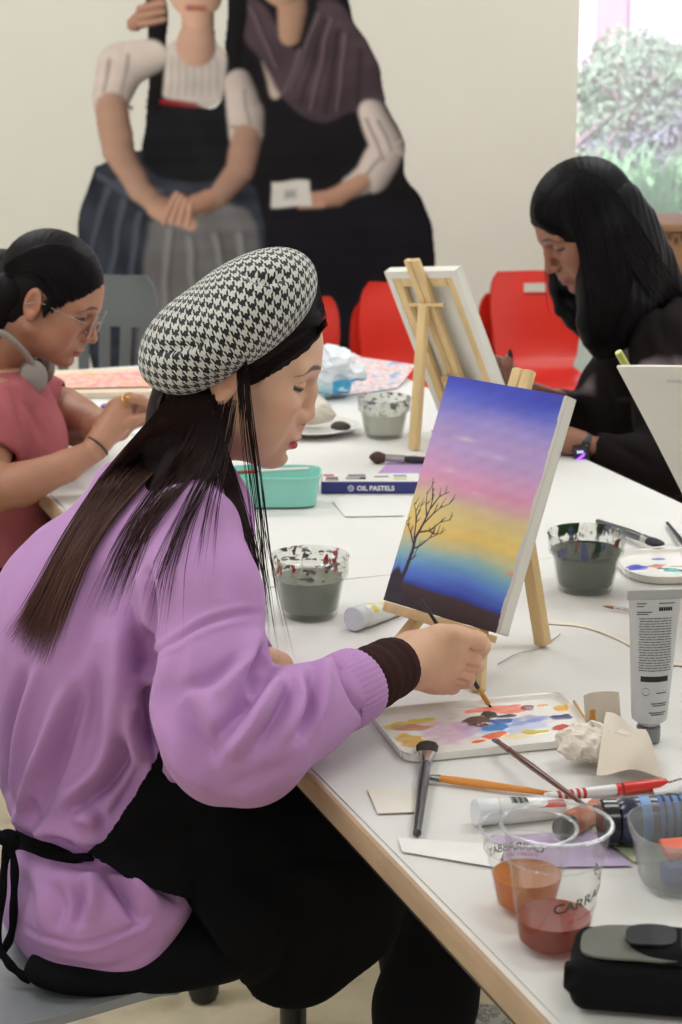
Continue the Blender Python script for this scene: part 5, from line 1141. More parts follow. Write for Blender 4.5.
class Strands:
    def __init__(s, seed=1): s.v = []; s.f = []; s.c = []; s.r = np.random.default_rng(seed); s.n = 0
    def add(s, pts, w, c0, c1):
        pts = np.array(pts); n = len(pts); t = np.gradient(pts, axis=0); t /= np.linalg.norm(t, axis=1, keepdims=True)+1e-9
        a = np.cross(t, [.3, -.9, .3]); a /= np.linalg.norm(a, axis=1, keepdims=True)+1e-9; b = np.cross(a, t); q = np.linspace(0, 1, n)
        rad = (w*np.minimum(1, .35+q*5)*np.clip((1-q)*4, .12, 1))[:, None]
        ring = np.stack([pts+rad*(math.cos(k)*a+math.sin(k)*b) for k in (0, 2.094, 4.188)], 1).reshape(-1, 3)
        i = np.arange(n-1)[:, None]*3; F = []
        for k in range(3): F.append(np.hstack([i+k, i+(k+1) % 3, i+3+(k+1) % 3, i+3+k]))
        s.v.append(ring); s.f.append(np.vstack(F)+s.n); s.n += len(ring)
        c = np.array(lin(c0))*(1-q[:, None])+np.array(lin(c1))*q[:, None]; c = c*(.75+.5*s.r.random()); s.c.append(np.repeat(c, 3, 0))
    def lock(s, L, R, n, w, c0, c1, surf=None, Yf=None, lift=(.003, .012), samp=22, wave=.0015, spread=1., tail=.12, pw=1.):
        """strands between a left and a right guide line given as photo points (px, py[, Y]); laid on to surf where it lies behind them"""
        Lp, Rp = np.array(spline(L, samp)), np.array(spline(R, samp))
        for _ in range(n):
            u = s.r.random()**pw; m = Lp*(1-u)+Rp*u; e = 1-tail*s.r.random()**2; q = np.linspace(0, e, samp); m = np.stack([np.interp(q, np.linspace(0, 1, samp), m[:, k]) for k in range(m.shape[1])], 1)
            ph, fr = s.r.random()*6.28, 3+4*s.r.random(); out = []; hits = [None]*samp; px_s = [0]*samp; py_s = [0]*samp; lf = lift[0]+(lift[1]-lift[0])*s.r.random(); drift = s.r.normal()*spread
            for i, p in enumerate(m):
                qq = q[i]; px = p[0]+drift*qq*qq*6+wave*900*math.sin(ph+fr*qq)*.5*qq; py = p[1]; Y = p[2] if len(p) > 2 else Yf
                w_ = A(px, py, Y); px_s[i], py_s[i] = px, py
                if surf is not None:
                    hp = surf.hit(px, py); hits[i] = hp if hp is not None and (len(p) <= 2 or hp[1] < Y+.10) else None
                    if hp is not None:
                        rr = ray(px, py); w2 = hp-rr/np.linalg.norm(rr)*lf
                        if len(p) <= 2 or hp[1]-lf < Y+.05: w_ = w2 if len(p) <= 2 else (w2 if w2[1] < Y+.06 else w_)
                out.append(w_)
            out = np.array(out)
            for _k in range(3): out[1:-1] = .25*out[:-2]+.5*out[1:-1]+.25*out[2:]
            if surf is not None:
                for i in range(len(out)):
                    if hits[i] is not None and depth(out[i]) > depth(hits[i])-lf*.8: out[i] = hits[i]-ray(px_s[i], py_s[i])*lf*.9
            s.add(out, w*(.7+.6*s.r.random()), c0, c1)
    def build(s, name, m, parent): return link_mesh(name, np.vstack(s.v), np.vstack(s.f), m, parent, vcols=np.vstack(s.c), angle=None)
hair_m = mat('hair', rough=.5, vcol='Col', var=.12, vscale=90, spec=.10)
def solid_hair(s, sm=1): v, f = s.mesh(sm); return v, f

# ---------------------------------------------------------------- the woman in the houndstooth beret
FD = np.array([.937, .350, 0]); SD = np.array([.350, -.937, 0]); RB2 = np.array([FD, SD, [0, 0, 1]]).T
W1 = thing('person', 'person in lilac sweatshirt, houndstooth beret and black apron, painting with a brush in hand', 'person', (-.28, 2.26, 0))
HM = head_matrix(math.radians(0), math.radians(17), math.radians(-1), (0, 0, 0), A(232, 369, 2.36), 1.025)
bc = A(230, 324, 2.345); mj = A(314, 268, 2.36)-A(152, 384, 2.345); mj /= np.linalg.norm(mj); vw = ray(229, 327); vw /= np.linalg.norm(vw)
mn = np.cross(mj, vw); mn /= np.linalg.norm(mn); mn = mn if mn[2] > 0 else -mn; mn = mn*math.cos(.20)-vw*math.sin(.20); mn -= mj*(mn@mj); mn /= np.linalg.norm(mn); dv = np.cross(mn, mj); RBt = np.array([mj, dv, mn]).T
hv, hf, hc = head_mesh(HM, (222, 178, 150), (196, 74, 76), (58, 42, 38), -1, nose=.9, npro=-.008, neck=(-.036, -.130))
def tuck(V_):                                                  # nape and occiput kept inside the beret
    L_ = (np.array(HM.to_3x3().inverted())@(V_-np.array(HM.translation)).T).T; L_[:, 0] = np.where(L_[:, 0] < -.050, -.050+(L_[:, 0]+.050)*.55, L_[:, 0]); return (np.array(HM.to_3x3())@L_.T).T+np.array(HM.translation)
hv = tuck(hv)
hh_ = (hv-bc)@mn; hv = hv-np.maximum(hh_-.004, 0)[:, None]*.82*mn                      # the crown sits flat inside the beret
TORSO = [('ell', (110, 893, 2.24), (.110, .186, .100)), ('ell', (108, 770, 2.28), (.122, .185, .165)), ('ell', (116, 640, 2.30), (.142, .190, .150)), ('ell', (160, 556, 2.33), (.100, .180, .108)), ('ell', (192, 500, 2.345), (.062, .105, .058))]
ARM = [(190, 536, 2.19, .060), (203, 600, 2.12, .062), (210, 680, 2.05, .060), (222, 738, 1.99, .058), (254, 742, 1.985, .054), (300, 716, 2.035, .047), (347, 690, 2.09, .041)]
LARM = [(185, 540, 2.48, .062), (200, 610, 2.42, .056), (222, 655, 2.30, .048), (250, 668, 2.27, .038)]
def torso(s, grow=0., k=.05):
    for kind, c, r in TORSO: s.ell(A(*c), np.array(r)+grow, RB2, k=k)
    return s
lo, hi = np.array([-.52, 1.88, .40]), np.array([.08, 2.66, 1.10])
# skin under the clothes, left forearm and both hands: one surface with the head
b = SDF(lo-.02, np.array([.24, 2.68, 1.10]), .005)
torso(b, -.050); chainpx(b, ARM, .02, -.028); chainpx(b, LARM, .02, -.018); b.cap(tf(HM, (-.03, 0, -.09)), A(190, 520, 2.34), .050, .060, k=.03)
chainpx(b, [(345, 690, 2.09, .027), (400, 664, 2.165, .024)], .01)
bv, bf = b.mesh(1)
hb = SDF(A(380, 700, 2.16)-.03, A(500, 610, 2.26)+.03, .0014)
Y0 = 2.205; u_ = 1/858.
chainpx(hb, [(372, 680, 2.125, .0255), (398, 664, 2.165, .0250), (418, 657, 2.19, .0235)], .01)
chainpx(hb, [(412, 650, 2.19, 19*u_), (440, 641, Y0, 15*u_), (457, 640, Y0, 13.5*u_)], .012); chainpx(hb, [(412, 660, 2.19, 22*u_), (440, 657, Y0, 17*u_), (456, 655, Y0, 14*u_)], .012)
chainpx(hb, [(412, 668, 2.19, 19*u_), (435, 671, Y0, 16*u_), (450, 670, Y0, 13.5*u_)], .012); chainpx(hb, [(414, 670, 2.19, 17*u_), (432, 677, Y0+.002, 14*u_), (443, 680, Y0+.003, 12*u_)], .012)
fing = hb.like()
for ch in ([(455, 639, Y0, 12.5), (476, 642, Y0-.003, 11.2), (480, 646, Y0+.010, 10.5), (474, 660, Y0+.030, 9), (468, 668, Y0+.034, 8)],
           [(456, 656, Y0, 12), (471, 661, Y0-.002, 10.8), (474, 665, Y0+.010, 10), (462, 672, Y0+.030, 9), (453, 672, Y0+.034, 8)],
           [(449, 670, Y0, 11.5), (463, 675, Y0-.001, 10.0), (465, 679, Y0+.010, 9.4), (453, 682, Y0+.028, 8.5), (446, 680, Y0+.032, 7.5)],
           [(440, 680, Y0+.002, 10.5), (450, 683.5, Y0+.001, 8.6), (452, 686, Y0+.010, 8.2), (442, 687, Y0+.026, 7.4), (436, 685, Y0+.029, 6.8)],
           [(412, 650, 2.20, 14), (432, 644, Y0+.030, 12), (452, 654, Y0+.040, 10.5), (466, 664, Y0+.038, 8.5)]):
    g_ = hb.like(); g_.chain([(A(p[0], p[1], p[2]), p[3]*u_) for p in ch], k=.004)
    a_, d_ = fing.d, g_.d; k_ = .0012; hh = np.maximum(k_-np.abs(a_-d_), 0)/k_; fing.d = np.minimum(a_, d_)-hh*hh*k_*.25
k_ = .009; hh = np.maximum(k_-np.abs(hb.d-fing.d), 0)/k_; hb.d = np.minimum(hb.d, fing.d)-hh*hh*k_*.25
for p, q in (((483, 653), (470, 648)), ((480, 670), (466, 664)), ((468, 684), (455, 677))): hb.cap(A(p[0], p[1], Y0-.012), A(q[0], q[1], Y0-.013), .0022, .0012, k=.004, mode='-')
for (x, y) in ((456, 634), (459, 652), (453, 667)): hb.ell(A(x, y, Y0-.012), (.006, .006, .006), k=.01)
nv_, nf_ = hb.mesh(1)
lh = SDF(A(240, 690, 2.22)-.06, A(300, 650, 2.36)+.06, .0024)
chainpx(lh, [(238, 671, 2.28, .027), (256, 669, 2.28, .025), (268, 667, 2.285, .022), (280, 666, 2.295, .017)], .01)
for i in range(4): chainpx(lh, [(272, 663+2.2*i, 2.315-.014*i, .010), (284, 665+2.4*i, 2.318-.014*i, .0085), (289, 669+2.4*i, 2.318-.014*i, .0075)], .003)
chainpx(lh, [(262, 672, 2.265, .012), (274, 676, 2.262, .010), (282, 677, 2.265, .008)], .006)
lv, lf_ = lh.mesh(1)
def handcol(v):
    c = flat_col(v, (222, 176, 146), .05, 120); 
    for (x, y) in ((478, 643), (472, 662), (464, 676), (452, 684)):
        d = np.linalg.norm(v-A(x, y, Y0-.008), axis=1); c = srgbmix(c, (216, 146, 122), .45*np.exp(-(d/.010)**2))
    return c
V, F, Cc = merge([(hv, hf, hc), (bv, bf, flat_col(bv, (222, 178, 150))), (nv_, nf_, handcol(nv_)), (lv, lf_, flat_col(lv, (214, 166, 138)))])
link_mesh('body', V, F, skin_m, W1, vcols=Cc, angle=None)
# sweatshirt
s = SDF(lo, hi, .0033); torso(s); chainpx(s, ARM, .028); chainpx(s, LARM, .03)
s.chain([(A(150, 690, 2.19), .055), (A(158, 745, 2.15), .045)], k=.03)                     # slack cloth under the arm
s.ell(A(70, 640, 2.30), (.055, .14, .11), RB2, k=.06); s.ell(A(30, 690, 2.30), (.045, .12, .11), RB2, k=.06)
s.ell(A(62, 915, 2.20), (.060, .12, .055), RB2, k=.05); s.ell(A(118, 908, 2.12), (.085, .070, .055), RB2, k=.05)
s.chain([(A(228, 752, 1.975), .050), (A(246, 757, 1.975), .046)], k=.03)
s.ell(tf(HM, (-.045, 0, -.155)), (.075, .080, .030), RB2, k=.03)
s.cap(tf(HM, (-.030, 0, -.08)), tf(HM, (-.046, 0, -.15)), .056, .058, k=.012, mode='-')
s.cap(A(347, 690, 2.09), A(420, 655, 2.19), .031, .031, k=.006, mode='-'); s.cap(A(250, 668, 2.27), A(300, 664, 2.25), .031, .031, k=.006, mode='-')
s.half(A(112, 972, 2.12), (0, 0, -1), .02); s.half(A(182, 938, 2.10), A(240, 985, 2.1)-A(182, 938, 2.1), .03)
v, f = s.mesh(2); S1_ = Sculpt(v, f)
def folds(S, L):
    for pts, a, w in L: S.fold(pts, a, w)
def folds1(S, L):
    for pts, a, w in L: S.fold(pts, a*(1.4 if abs(a) > .0045 else 1.), w)
folds1(S1_, [([(263, 650), (259, 670), (248, 692)], -.016, .009), ([(250, 700), (232, 730), (214, 752)], -.008, .008), ([(148, 657), (175, 640), (205, 623), (235, 615), (262, 613)], -.0042, .0026), ([(148, 650), (175, 633), (205, 616), (235, 608), (262, 606)], .0026, .0040), ([(152, 664), (178, 648), (206, 631), (236, 623), (260, 621)], .0022, .0040),
  ([(146, 640), (150, 690), (150, 735), (160, 778)], -.030, .011), ([(130, 680), (136, 730), (148, 770)], .014, .016), ([(166, 655), (165, 715), (178, 775)], .011, .014), ([(146, 600), (148, 640), (140, 690)], -.008, .012),
  ([(270, 665), (256, 686), (242, 706), (214, 742)], -.018, .008), ([(260, 632), (248, 662), (234, 684), (214, 700)], .011, .011), ([(258, 650), (236, 664), (200, 684), (176, 690)], -.007, .009), ([(278, 678), (264, 706), (242, 736), (222, 758)], .012, .010), ([(290, 684), (278, 714), (254, 750)], -.013, .008), ([(301, 676), (298, 705), (280, 742)], .008, .009),
  ([(313, 662), (311, 700), (297, 738)], -.013, .008), ([(326, 658), (323, 695), (311, 735)], .008, .008), ([(336, 655), (350, 690), (368, 720)], -.007, .005), ([(262, 668), (285, 660), (320, 653)], -.006, .008), ([(205, 775), (235, 785), (270, 772), (310, 755)], -.004, .010), ([(182, 700), (198, 738), (222, 768)], -.011, .010), ([(170, 730), (186, 765), (210, 790)], .009, .010), ([(196, 690), (212, 720), (236, 748)], .006, .010),
  ([(129, 712), (117, 771), (70, 814)], -.020, .009), ([(117, 702), (104, 765), (58, 806)], .013, .011), ([(67, 686), (44, 750), (18, 824)], .013, .009), ([(82, 690), (58, 760), (36, 830)], -.013, .009), ([(26, 668), (9, 724), (3, 795)], -.011, .009), ([(40, 660), (24, 724), (12, 800)], .008, .009), ([(117, 619), (117, 692), (108, 765)], .010, .012), ([(100, 640), (96, 700), (84, 760)], -.008, .012),
  ([(147, 575), (149, 633), (152, 712), (160, 750)], -.030, .0085), ([(130, 708), (140, 728)], -.020, .007), ([(126, 695), (133, 702), (143, 716)], .010, .007), ([(70, 815), (86, 818), (99, 822)], .011, .009), ([(50, 838), (64, 842), (80, 846)], -.013, .007), ([(110, 560), (90, 620), (70, 680)], -.008, .018), ([(70, 540), (45, 600), (30, 650)], -.007, .018), ([(150, 560), (128, 620), (118, 690)], .006, .018), ([(150, 745), (132, 785), (104, 830)], -.010, .008),
  ([(215, 520), (222, 560), (222, 600)], -.004, .014), ([(240, 530), (248, 570), (250, 605)], .004, .012), ([(196, 640), (190, 680), (192, 710)], .005, .012),
  ([(4, 828), (20, 842), (60, 857), (105, 862), (145, 868)], -.018, .011), ([(10, 812), (40, 830), (90, 840), (135, 838)], .009, .014), ([(15, 862), (55, 878), (100, 880)], .007, .016), ([(30, 842), (34, 815), (28, 780)], -.008, .008), ([(80, 848), (84, 825), (80, 800)], .006, .008), ([(104, 850), (100, 826), (92, 800)], -.008, .008),
  ([(76, 872), (80, 900), (76, 930)], -.011, .008), ([(90, 868), (94, 895), (90, 922)], .009, .009), ([(106, 872), (122, 893), (140, 922)], -.016, .0065), ([(120, 868), (140, 890), (160, 912)], .012, .009), ([(40, 870), (44, 900), (40, 928)], .007, .012), ([(150, 872), (165, 888), (182, 902)], -.009, .007), ([(55, 872), (60, 905), (56, 930)], -.007, .008),
  ([(22, 925), (45, 936), (85, 943), (122, 931), (142, 920), (162, 893)], -.0040, .0026), ([(22, 931), (45, 942), (85, 949), (124, 937), (146, 925), (170, 897)], .003, .0042), ([(30, 948), (70, 966), (120, 966), (170, 940)], -.003, .008), ([(8, 540), (20, 590), (8, 640)], .005, .02)])
V2 = S1_.V+S1_.N*(.0016*wob(S1_.V, 38, 4)+.0010*wob(S1_.V, 80, 9))[:, None]; V2 = lap(V2, f, .2)
lil = mat('lilac_fleece', (190, 143, 197), .9, var=.035, vscale=9, bump=.35, bscale=900, sheen=.1, spec=.15)
link_mesh('sweatshirt', V2, f, lil, W1, angle=None)
surf1 = Sculpt(V2, f)
# ribbed cuff
ca_, cb_ = A(340, 694, 2.082), A(358, 684, 2.106); ax = (cb_-ca_)/np.linalg.norm(cb_-ca_); R = frame(ax, z=(0, 0, 1)); mb = MB(); vs, fs = [], []
for i, (q, r0) in enumerate(((0, .040), (.1, .043), (.5, .0435), (.9, .042), (1, .039), (1, .034), (.3, .032))):
    for k in range(120):
        w = 2*math.pi*k/120; rr = r0+(.0009*math.cos(40*w) if i < 5 else 0); vs.append(ca_+(cb_-ca_)*(q*1.5-.35)+R[:, 1]*rr*math.cos(w)+R[:, 2]*rr*math.sin(w))
for i in range(6):
    for k in range(120): fs.append((i*120+k, i*120+(k+1) % 120, (i+1)*120+(k+1) % 120, (i+1)*120+k))
part('ribbed_cuff', mb.add(vs, fs), lil, W1, angle=80)
def sleeve(pts, m, par, name, h=.0022, seed=1):
    P = np.array([A(p[0], p[1], p[2]) for p in pts]); s_ = SDF(P.min(0)-.06, P.max(0)+.06, h); chainpx(s_, pts, .01)
    dirv = P[-1]-P[-2]; dirv /= np.linalg.norm(dirv); s_.half(P[-1], dirv, .003); s_.cap(P[-1]-dirv*.02, P[-1]+dirv*.03, pts[-1][3]-.003, pts[-1][3]-.003, k=.002, mode='-')
    s_.d += (.0004*np.sin((np.stack(np.meshgrid(*s_.ax, indexing='ij'), -1)@dirv)*420+2*wob(np.stack(np.meshgrid(*s_.ax, indexing='ij'), -1), 40, seed))).astype(np.float32)
    v_, f_ = s_.mesh(1); link_mesh(name, v_, f_, m, par, angle=None)
brown_rib = mat('dark_brown_rib', (54, 34, 32), .85, spec=.1, var=.06, bump=.3, bscale=800)
sleeve([(338, 695, 2.08, .034), (372, 678, 2.125, .0345), (388, 669.5, 2.152, .0330), (398, 665, 2.168, .0325)], brown_rib, W1, 'inner_cuff')
sleeve([(234, 671, 2.285, .034), (254, 669, 2.28, .031), (263, 668, 2.282, .029)], brown_rib, W1, 'inner_cuff')
# trousers, apron, shoes
blk = mat('black_cotton', (17, 17, 19), .85, var=.1, bump=.3, bscale=600, spec=.08); blk2 = mat('black_trouser', (18, 18, 21), .85, var=.1, bump=.3, bscale=500, spec=.08)
PEL = np.array([-.27, 2.27, .55]); hipR, hipL = PEL+SD*.085+np.array([0, 0, -.015]), PEL-SD*.085+np.array([0, 0, -.015]); kR = PEL+FD*.40+SD*.08+np.array([0, 0, -.045]); kL = PEL+FD*.42-SD*.10+np.array([0, 0, -.045])
aR = np.array([.085, 2.34, .10]); aL = np.array([.115, 2.70, .10])
s = SDF((-.46, 2.02, .02), (.32, 2.82, .70), .006)
s.ell(PEL+np.array([0, 0, -.0]), (.125, .175, .105), RB2, k=.03)
for hp, kn, an in ((hipR, kR, aR), (hipL, kL, aL)): s.chain([(hp, .088), (kn, .066), (kn+np.array([.01, 0, -.03]), .062), (kn*.5+an*.5, .060), (an, .050)], k=.03)
s.ell(A(120, 958, 2.12), (.11, .07, .030), RB2, k=.03); s.ell(A(200, 955, 2.11), (.09, .05, .034), RB2, k=.03)
P = np.stack(np.meshgrid(*s.ax, indexing='ij'), -1); ins = ((P-PEL)@FD) < .10; s.d = np.where(ins, np.maximum(s.d, .458-P[..., 2]), s.d).astype(np.float32)
s.noise(.003, 45, 3); v, f = s.mesh(1); link_mesh('trousers', v, f, blk2, W1, angle=None)
for an, dr, nm in ((aR, (.94, .25, 0), 'r'), (aL, (.86, .48, 0), 'l')):
    d_ = np.array(dr)/np.linalg.norm(dr); Rf = frame(d_, z=(0, 0, 1)); c0 = an*np.array([1, 1, 0])
    s = SDF(c0-.16+np.array([.0, 0, .15]), c0+np.array([.24, .24, .16]), .004)
    s.ell(c0+d_*.04+np.array([0, 0, .040]), (.125, .043, .040), Rf, k=.0).ell(c0-d_*.01+np.array([0, 0, .075]), (.055, .040, .050), Rf, k=.03).rbox(c0+d_*.04+np.array([0, 0, .014]), (.25, .084, .026), Rf, .012, k=.006).half(c0+np.array([0, 0, .003]), (0, 0, -1)).cap(c0+np.array([0, 0, .09]), c0+np.array([0, 0, .2]), .032, .040, k=.004, mode='-')
    v, f = s.mesh(1); link_mesh('sneaker', v, f, mat('grey_white_sneaker', (170, 168, 164), .7, ramp=[(.42, (190, 188, 184)), (.5, (120, 118, 116)), (.56, (182, 180, 176)), (.66, (150, 146, 142))], vscale=60), W1, angle=None)
ap = SDF((-.36, 1.98, .34), (.30, 2.66, .72), .005)
for hp, kn in ((hipR, kR), (hipL, kL)): ap.chain([(hp+FD*.02+np.array([0, 0, .018]), .098), (kn+np.array([0, 0, .012]), .080)], k=.05)
ap.ell(PEL+FD*.07+np.array([0, 0, .04]), (.10, .150, .11), RB2, k=.05)
ap.ell(A(296, 945, 2.165), (.080, .022, .085), RB2, k=.035); ap.ell(A(330, 930, 2.18), (.09, .022, .075), RB2, k=.035); ap.ell(A(215, 945, 2.10), (.075, .030, .060), RB2, k=.04)
P = np.stack(np.meshgrid(*ap.ax, indexing='ij'), -1); ap.d = np.maximum(ap.d, (.06-((P-PEL)@FD)-.55*(P[..., 2]-.50)).astype(np.float32)*.85)
ap.d += (.004*wob(P*np.array([1, 1, .4]), 55, 6)).astype(np.float32)
v, f = ap.mesh(1); apron = link_mesh('apron', v, f, blk, W1, angle=None)
# apron waist and bib: a cloth layer lying on the sweatshirt, tied behind
tb = SDF(lo, hi, .0036); torso(tb, .008); tb.ell(A(62, 915, 2.20), (.068, .128, .063), RB2, k=.05); tb.ell(A(118, 908, 2.12), (.093, .078, .063), RB2, k=.05); v, f = tb.mesh(1)
dd = (v-np.array([0, 0, CAMZ])); dep = dd[:, 1]*_c-dd[:, 2]*_s; px_ = CX+FPX*dd[:, 0]/dep; py_ = CY-FPX*(dd[:, 1]*_s+dd[:, 2]*_c)/dep
poly = np.array([(82, 852), (100, 838), (129, 795), (152, 757), (162, 735), (214, 690), (230, 640), (420, 640), (420, 940), (300, 925), (250, 914), (211, 908), (170, 899), (126, 882), (95, 863)], float); ins = np.zeros(len(v), bool)
for a_, b_ in zip(poly, np.roll(poly, -1, 0)):
    cr = ((a_[1] > py_) != (b_[1] > py_)) & (px_ < (b_[0]-a_[0])*(py_-a_[1])/(b_[1]-a_[1]+1e-9)+a_[0]); ins ^= cr
fk = f[ins[f].all(1)]; us = np.unique(fk); rm = np.full(len(v), -1); rm[us] = np.arange(len(us)); vb, fb = v[us], rm[fk]
for _ in range(7): vb = lap(vb, fb, .5)
o = link_mesh('apron_bib', vb, fb, blk, apron, angle=None, origin=(0, 0, 0)); o.location = -np.array(W1.location) if False else (0, 0, 0)
o.parent = apron; o.data.transform(Matrix.Translation(-Vector(W1.location)))
sol = o.modifiers.new('cloth', 'SOLIDIFY'); sol.thickness = .004; sol.offset = 1
def onsurf(pts, lift, n=30):
    out = []
    for q in spline(pts, n):
        h_ = surf1.hit(q[0], q[1])
        if h_ is not None: rr = ray(q[0], q[1]); out.append(h_-rr/np.linalg.norm(rr)*lift)
    return out
st = [A(-14, 826, 2.24), A(-6, 832, 2.22)]+onsurf([(3, 834), (20, 844), (60, 857), (92, 857)], .004)
part('apron_tie', MB().tube(st, [.0055]*len(st), 8), blk, W1)
for pts in ([(6, 838, 2.16), (14, 862, 2.145), (14, 895, 2.14), (12, 930, 2.14), (4, 950, 2.13), (-4, 956, 2.13)], [(8, 838, 2.16), (4, 870, 2.145), (1, 905, 2.13), (-3, 940, 2.12), (8, 962, 2.105), (18, 972, 2.10), (31, 981, 2.095)]):
    p = spline([A(*q) for q in pts], 30); part('apron_tie', MB().tube(p, [.0050+.0007*math.sin(i) for i in range(30)], 8), blk, W1)
kn = A(8, 838, 2.155); sk = SDF(kn-.03, kn+.03, .002); sk.ell(kn, (.013, .009, .011), k=.004).ell(kn+np.array([.006, -.004, -.006]), (.008, .007, .009), k=.004); v, f = sk.mesh(1); link_mesh('apron_tie', v, f, blk, W1, angle=None)
# hair: cap, mass behind the ear and long strands
H1a, H1b = (30, 23, 24), (98, 66, 58)
def hair_cap(M, h=.003, grow=0., low=-.10, face=(.125, .0, -.030), fr=(.085, .094, .110), clip=None):
    s_ = SDF((-.14, -.12, -.16), (.14, .12, .16), h)
    s_.ell((-.006, 0, .046), (.1005+grow, .0800+grow, .0925+grow), k=0); s_.ell((-.045, 0, -.020), (.060+grow, .066+grow, .085), k=.03)
    s_.ell(face, fr, k=.010, mode='-'); s_.half((0, 0, low), (0, 0, -1), .01)
    for q in (-1, 1): s_.ell((.004, q*.085, -.004), (.024, .022, .036), k=.010, mode='-')
    P_ = np.stack(np.meshgrid(*s_.ax, indexing='ij'), -1); s_.d += (.0004*np.sin(np.arctan2(P_[..., 2]-.03, P_[..., 0])*46+6*P_[..., 1]/.08)).astype(np.float32)
    if clip is not None:
        Mi = M.inverted(); p_ = np.array(Mi@Vector(clip[0])); n_ = np.array((Mi.to_3x3()@Vector(clip[1])).normalized()); s_.half(p_, n_, .004)
    v_, f_ = s_.mesh(1); return (np.array(M.to_3x3())@v_.T).T+np.array(M.translation), f_
cv, cf = hair_cap(HM, h=.0024, clip=(bc-mn*.006, mn))
cv = tuck(cv)
hm = SDF(A(110, 560, 2.25)-.08, A(270, 360, 2.45)+.08, .004)
chainpx(hm, [(190, 385, 2.375, .042), (186, 420, 2.355, .041), (182, 460, 2.325, .040), (174, 492, 2.30, .032)], .03)
chainpx(hm, [(185, 470, 2.29, .030), (160, 500, 2.275, .020), (140, 535, 2.27, .010)], .02)
mv, mf = hm.mesh(1)
V, F, Cc = merge([(cv, cf, flat_col(cv, H1a, .2, 90)), (mv, mf, flat_col(mv, (32, 24, 24), .2, 90))])
link_mesh('hair', V, F, hair_m, W1, vcols=Cc, angle=None)
T = Strands(3)
T.lock([(166, 385, 2.31), (158, 410, 2.30), (150, 432, 2.29), (140, 455, 2.28)], [(208, 372, 2.33), (214, 402, 2.31), (225, 450, 2.275), (232, 505, 2.25)], 460, .00055, H1a, (40, 29, 28), None, None, spread=.3, tail=.15)
T.lock([(172, 392), (140, 430), (102, 475), (64, 537), (32, 600), (9, 636)], [(222, 395), (200, 430), (148, 479), (97, 537), (68, 600), (42, 668)], 560, .00050, H1a, H1b, surf1, 2.28, (.004, .016), pw=.9, spread=.8)
T.lock([(200, 395, 2.30), (186, 440, 2.27), (160, 479, 2.24), (124, 537, 2.2), (94, 612, 2.2)], [(234, 395, 2.28), (222, 440, 2.25), (192, 479, 2.20), (146, 537, 2.17), (114, 620, 2.15)], 110, .00048, H1a, (60, 40, 37), surf1, None, (.003, .010), spread=1.2, tail=.35)
T.lock([(215, 400, 2.28), (208, 450, 2.22), (190, 490, 2.17), (172, 530, 2.15), (156, 575, 2.13), (146, 640, 2.11)], [(238, 400, 2.27), (228, 450, 2.21), (206, 490, 2.15), (186, 530, 2.12), (170, 580, 2.10), (160, 640, 2.09)], 42, .00042, H1a, (54, 37, 35), surf1, None, (.003, .007), spread=1.6, tail=.5)
T.lock([(222, 405, 2.27), (216, 460, 2.20), (206, 510, 2.13), (200, 570, 2.08)], [(240, 405, 2.26), (230, 460, 2.18), (218, 510, 2.11), (208, 590, 2.06)], 14, .0004, H1a, (48, 34, 32), surf1, None, (.002, .005), spread=1.2, tail=.5)
capS = Sculpt(np.vstack([cv, hv]), np.vstack([cf, hf+len(cv)]))
T.lock([(326, 318), (312, 332), (292, 346), (270, 360), (250, 376)], [(328, 325), (314, 339), (294, 354), (272, 369), (250, 392)], 90, .0003, H1a, (40, 30, 28), capS, 2.28, (.0003, .0015), spread=.5, tail=.5)
T.lock([(318, 280, 2.36), (298, 312, 2.32), (262, 334, 2.29), (240, 350, 2.28)], [(327, 318, 2.36), (312, 328, 2.32), (276, 347, 2.285), (247, 366, 2.27)], 260, .0005, H1a, (34, 26, 26), capS, None, (.0005, .0025), spread=.3, tail=.1)
T.lock([(236, 346, 2.275), (237, 380, 2.268), (241, 430, 2.258)], [(247, 342, 2.272), (247, 380, 2.262), (250, 440, 2.25)], 46, .00042, H1a, (40, 29, 28), None, None, spread=.5, tail=.6)
T.lock([(192, 375, 2.33), (204, 430, 2.28), (220, 480, 2.25), (245, 545, 2.17), (262, 610, 2.12)], [(206, 375, 2.33), (221, 430, 2.275), (238, 480, 2.25), (257, 545, 2.18), (272, 640, 2.13)], 90, .00045, H1a, (48, 34, 32), None, None, spread=.6, tail=.3)
T.lock([(241, 352, 2.262), (245, 420, 2.258), (256, 500, 2.235), (262, 580, 2.20), (266, 640, 2.18)], [(246, 350, 2.258), (254, 420, 2.25), (264, 500, 2.235), (272, 580, 2.20), (284, 652, 2.17)], 17, .00045, H1a, (46, 32, 30), None, None, spread=1.0, tail=.3)
T.lock([(238, 355, 2.27), (240, 420, 2.262), (254, 520, 2.23), (264, 600, 2.19), (270, 668, 2.16)], [(243, 352, 2.262), (252, 430, 2.25), (264, 530, 2.23), (280, 600, 2.19), (292, 660, 2.16)], 13, .0004, H1a, (46, 32, 30), None, None, spread=1.5, tail=.35)
T.build('hair_strands', hair_m, W1)
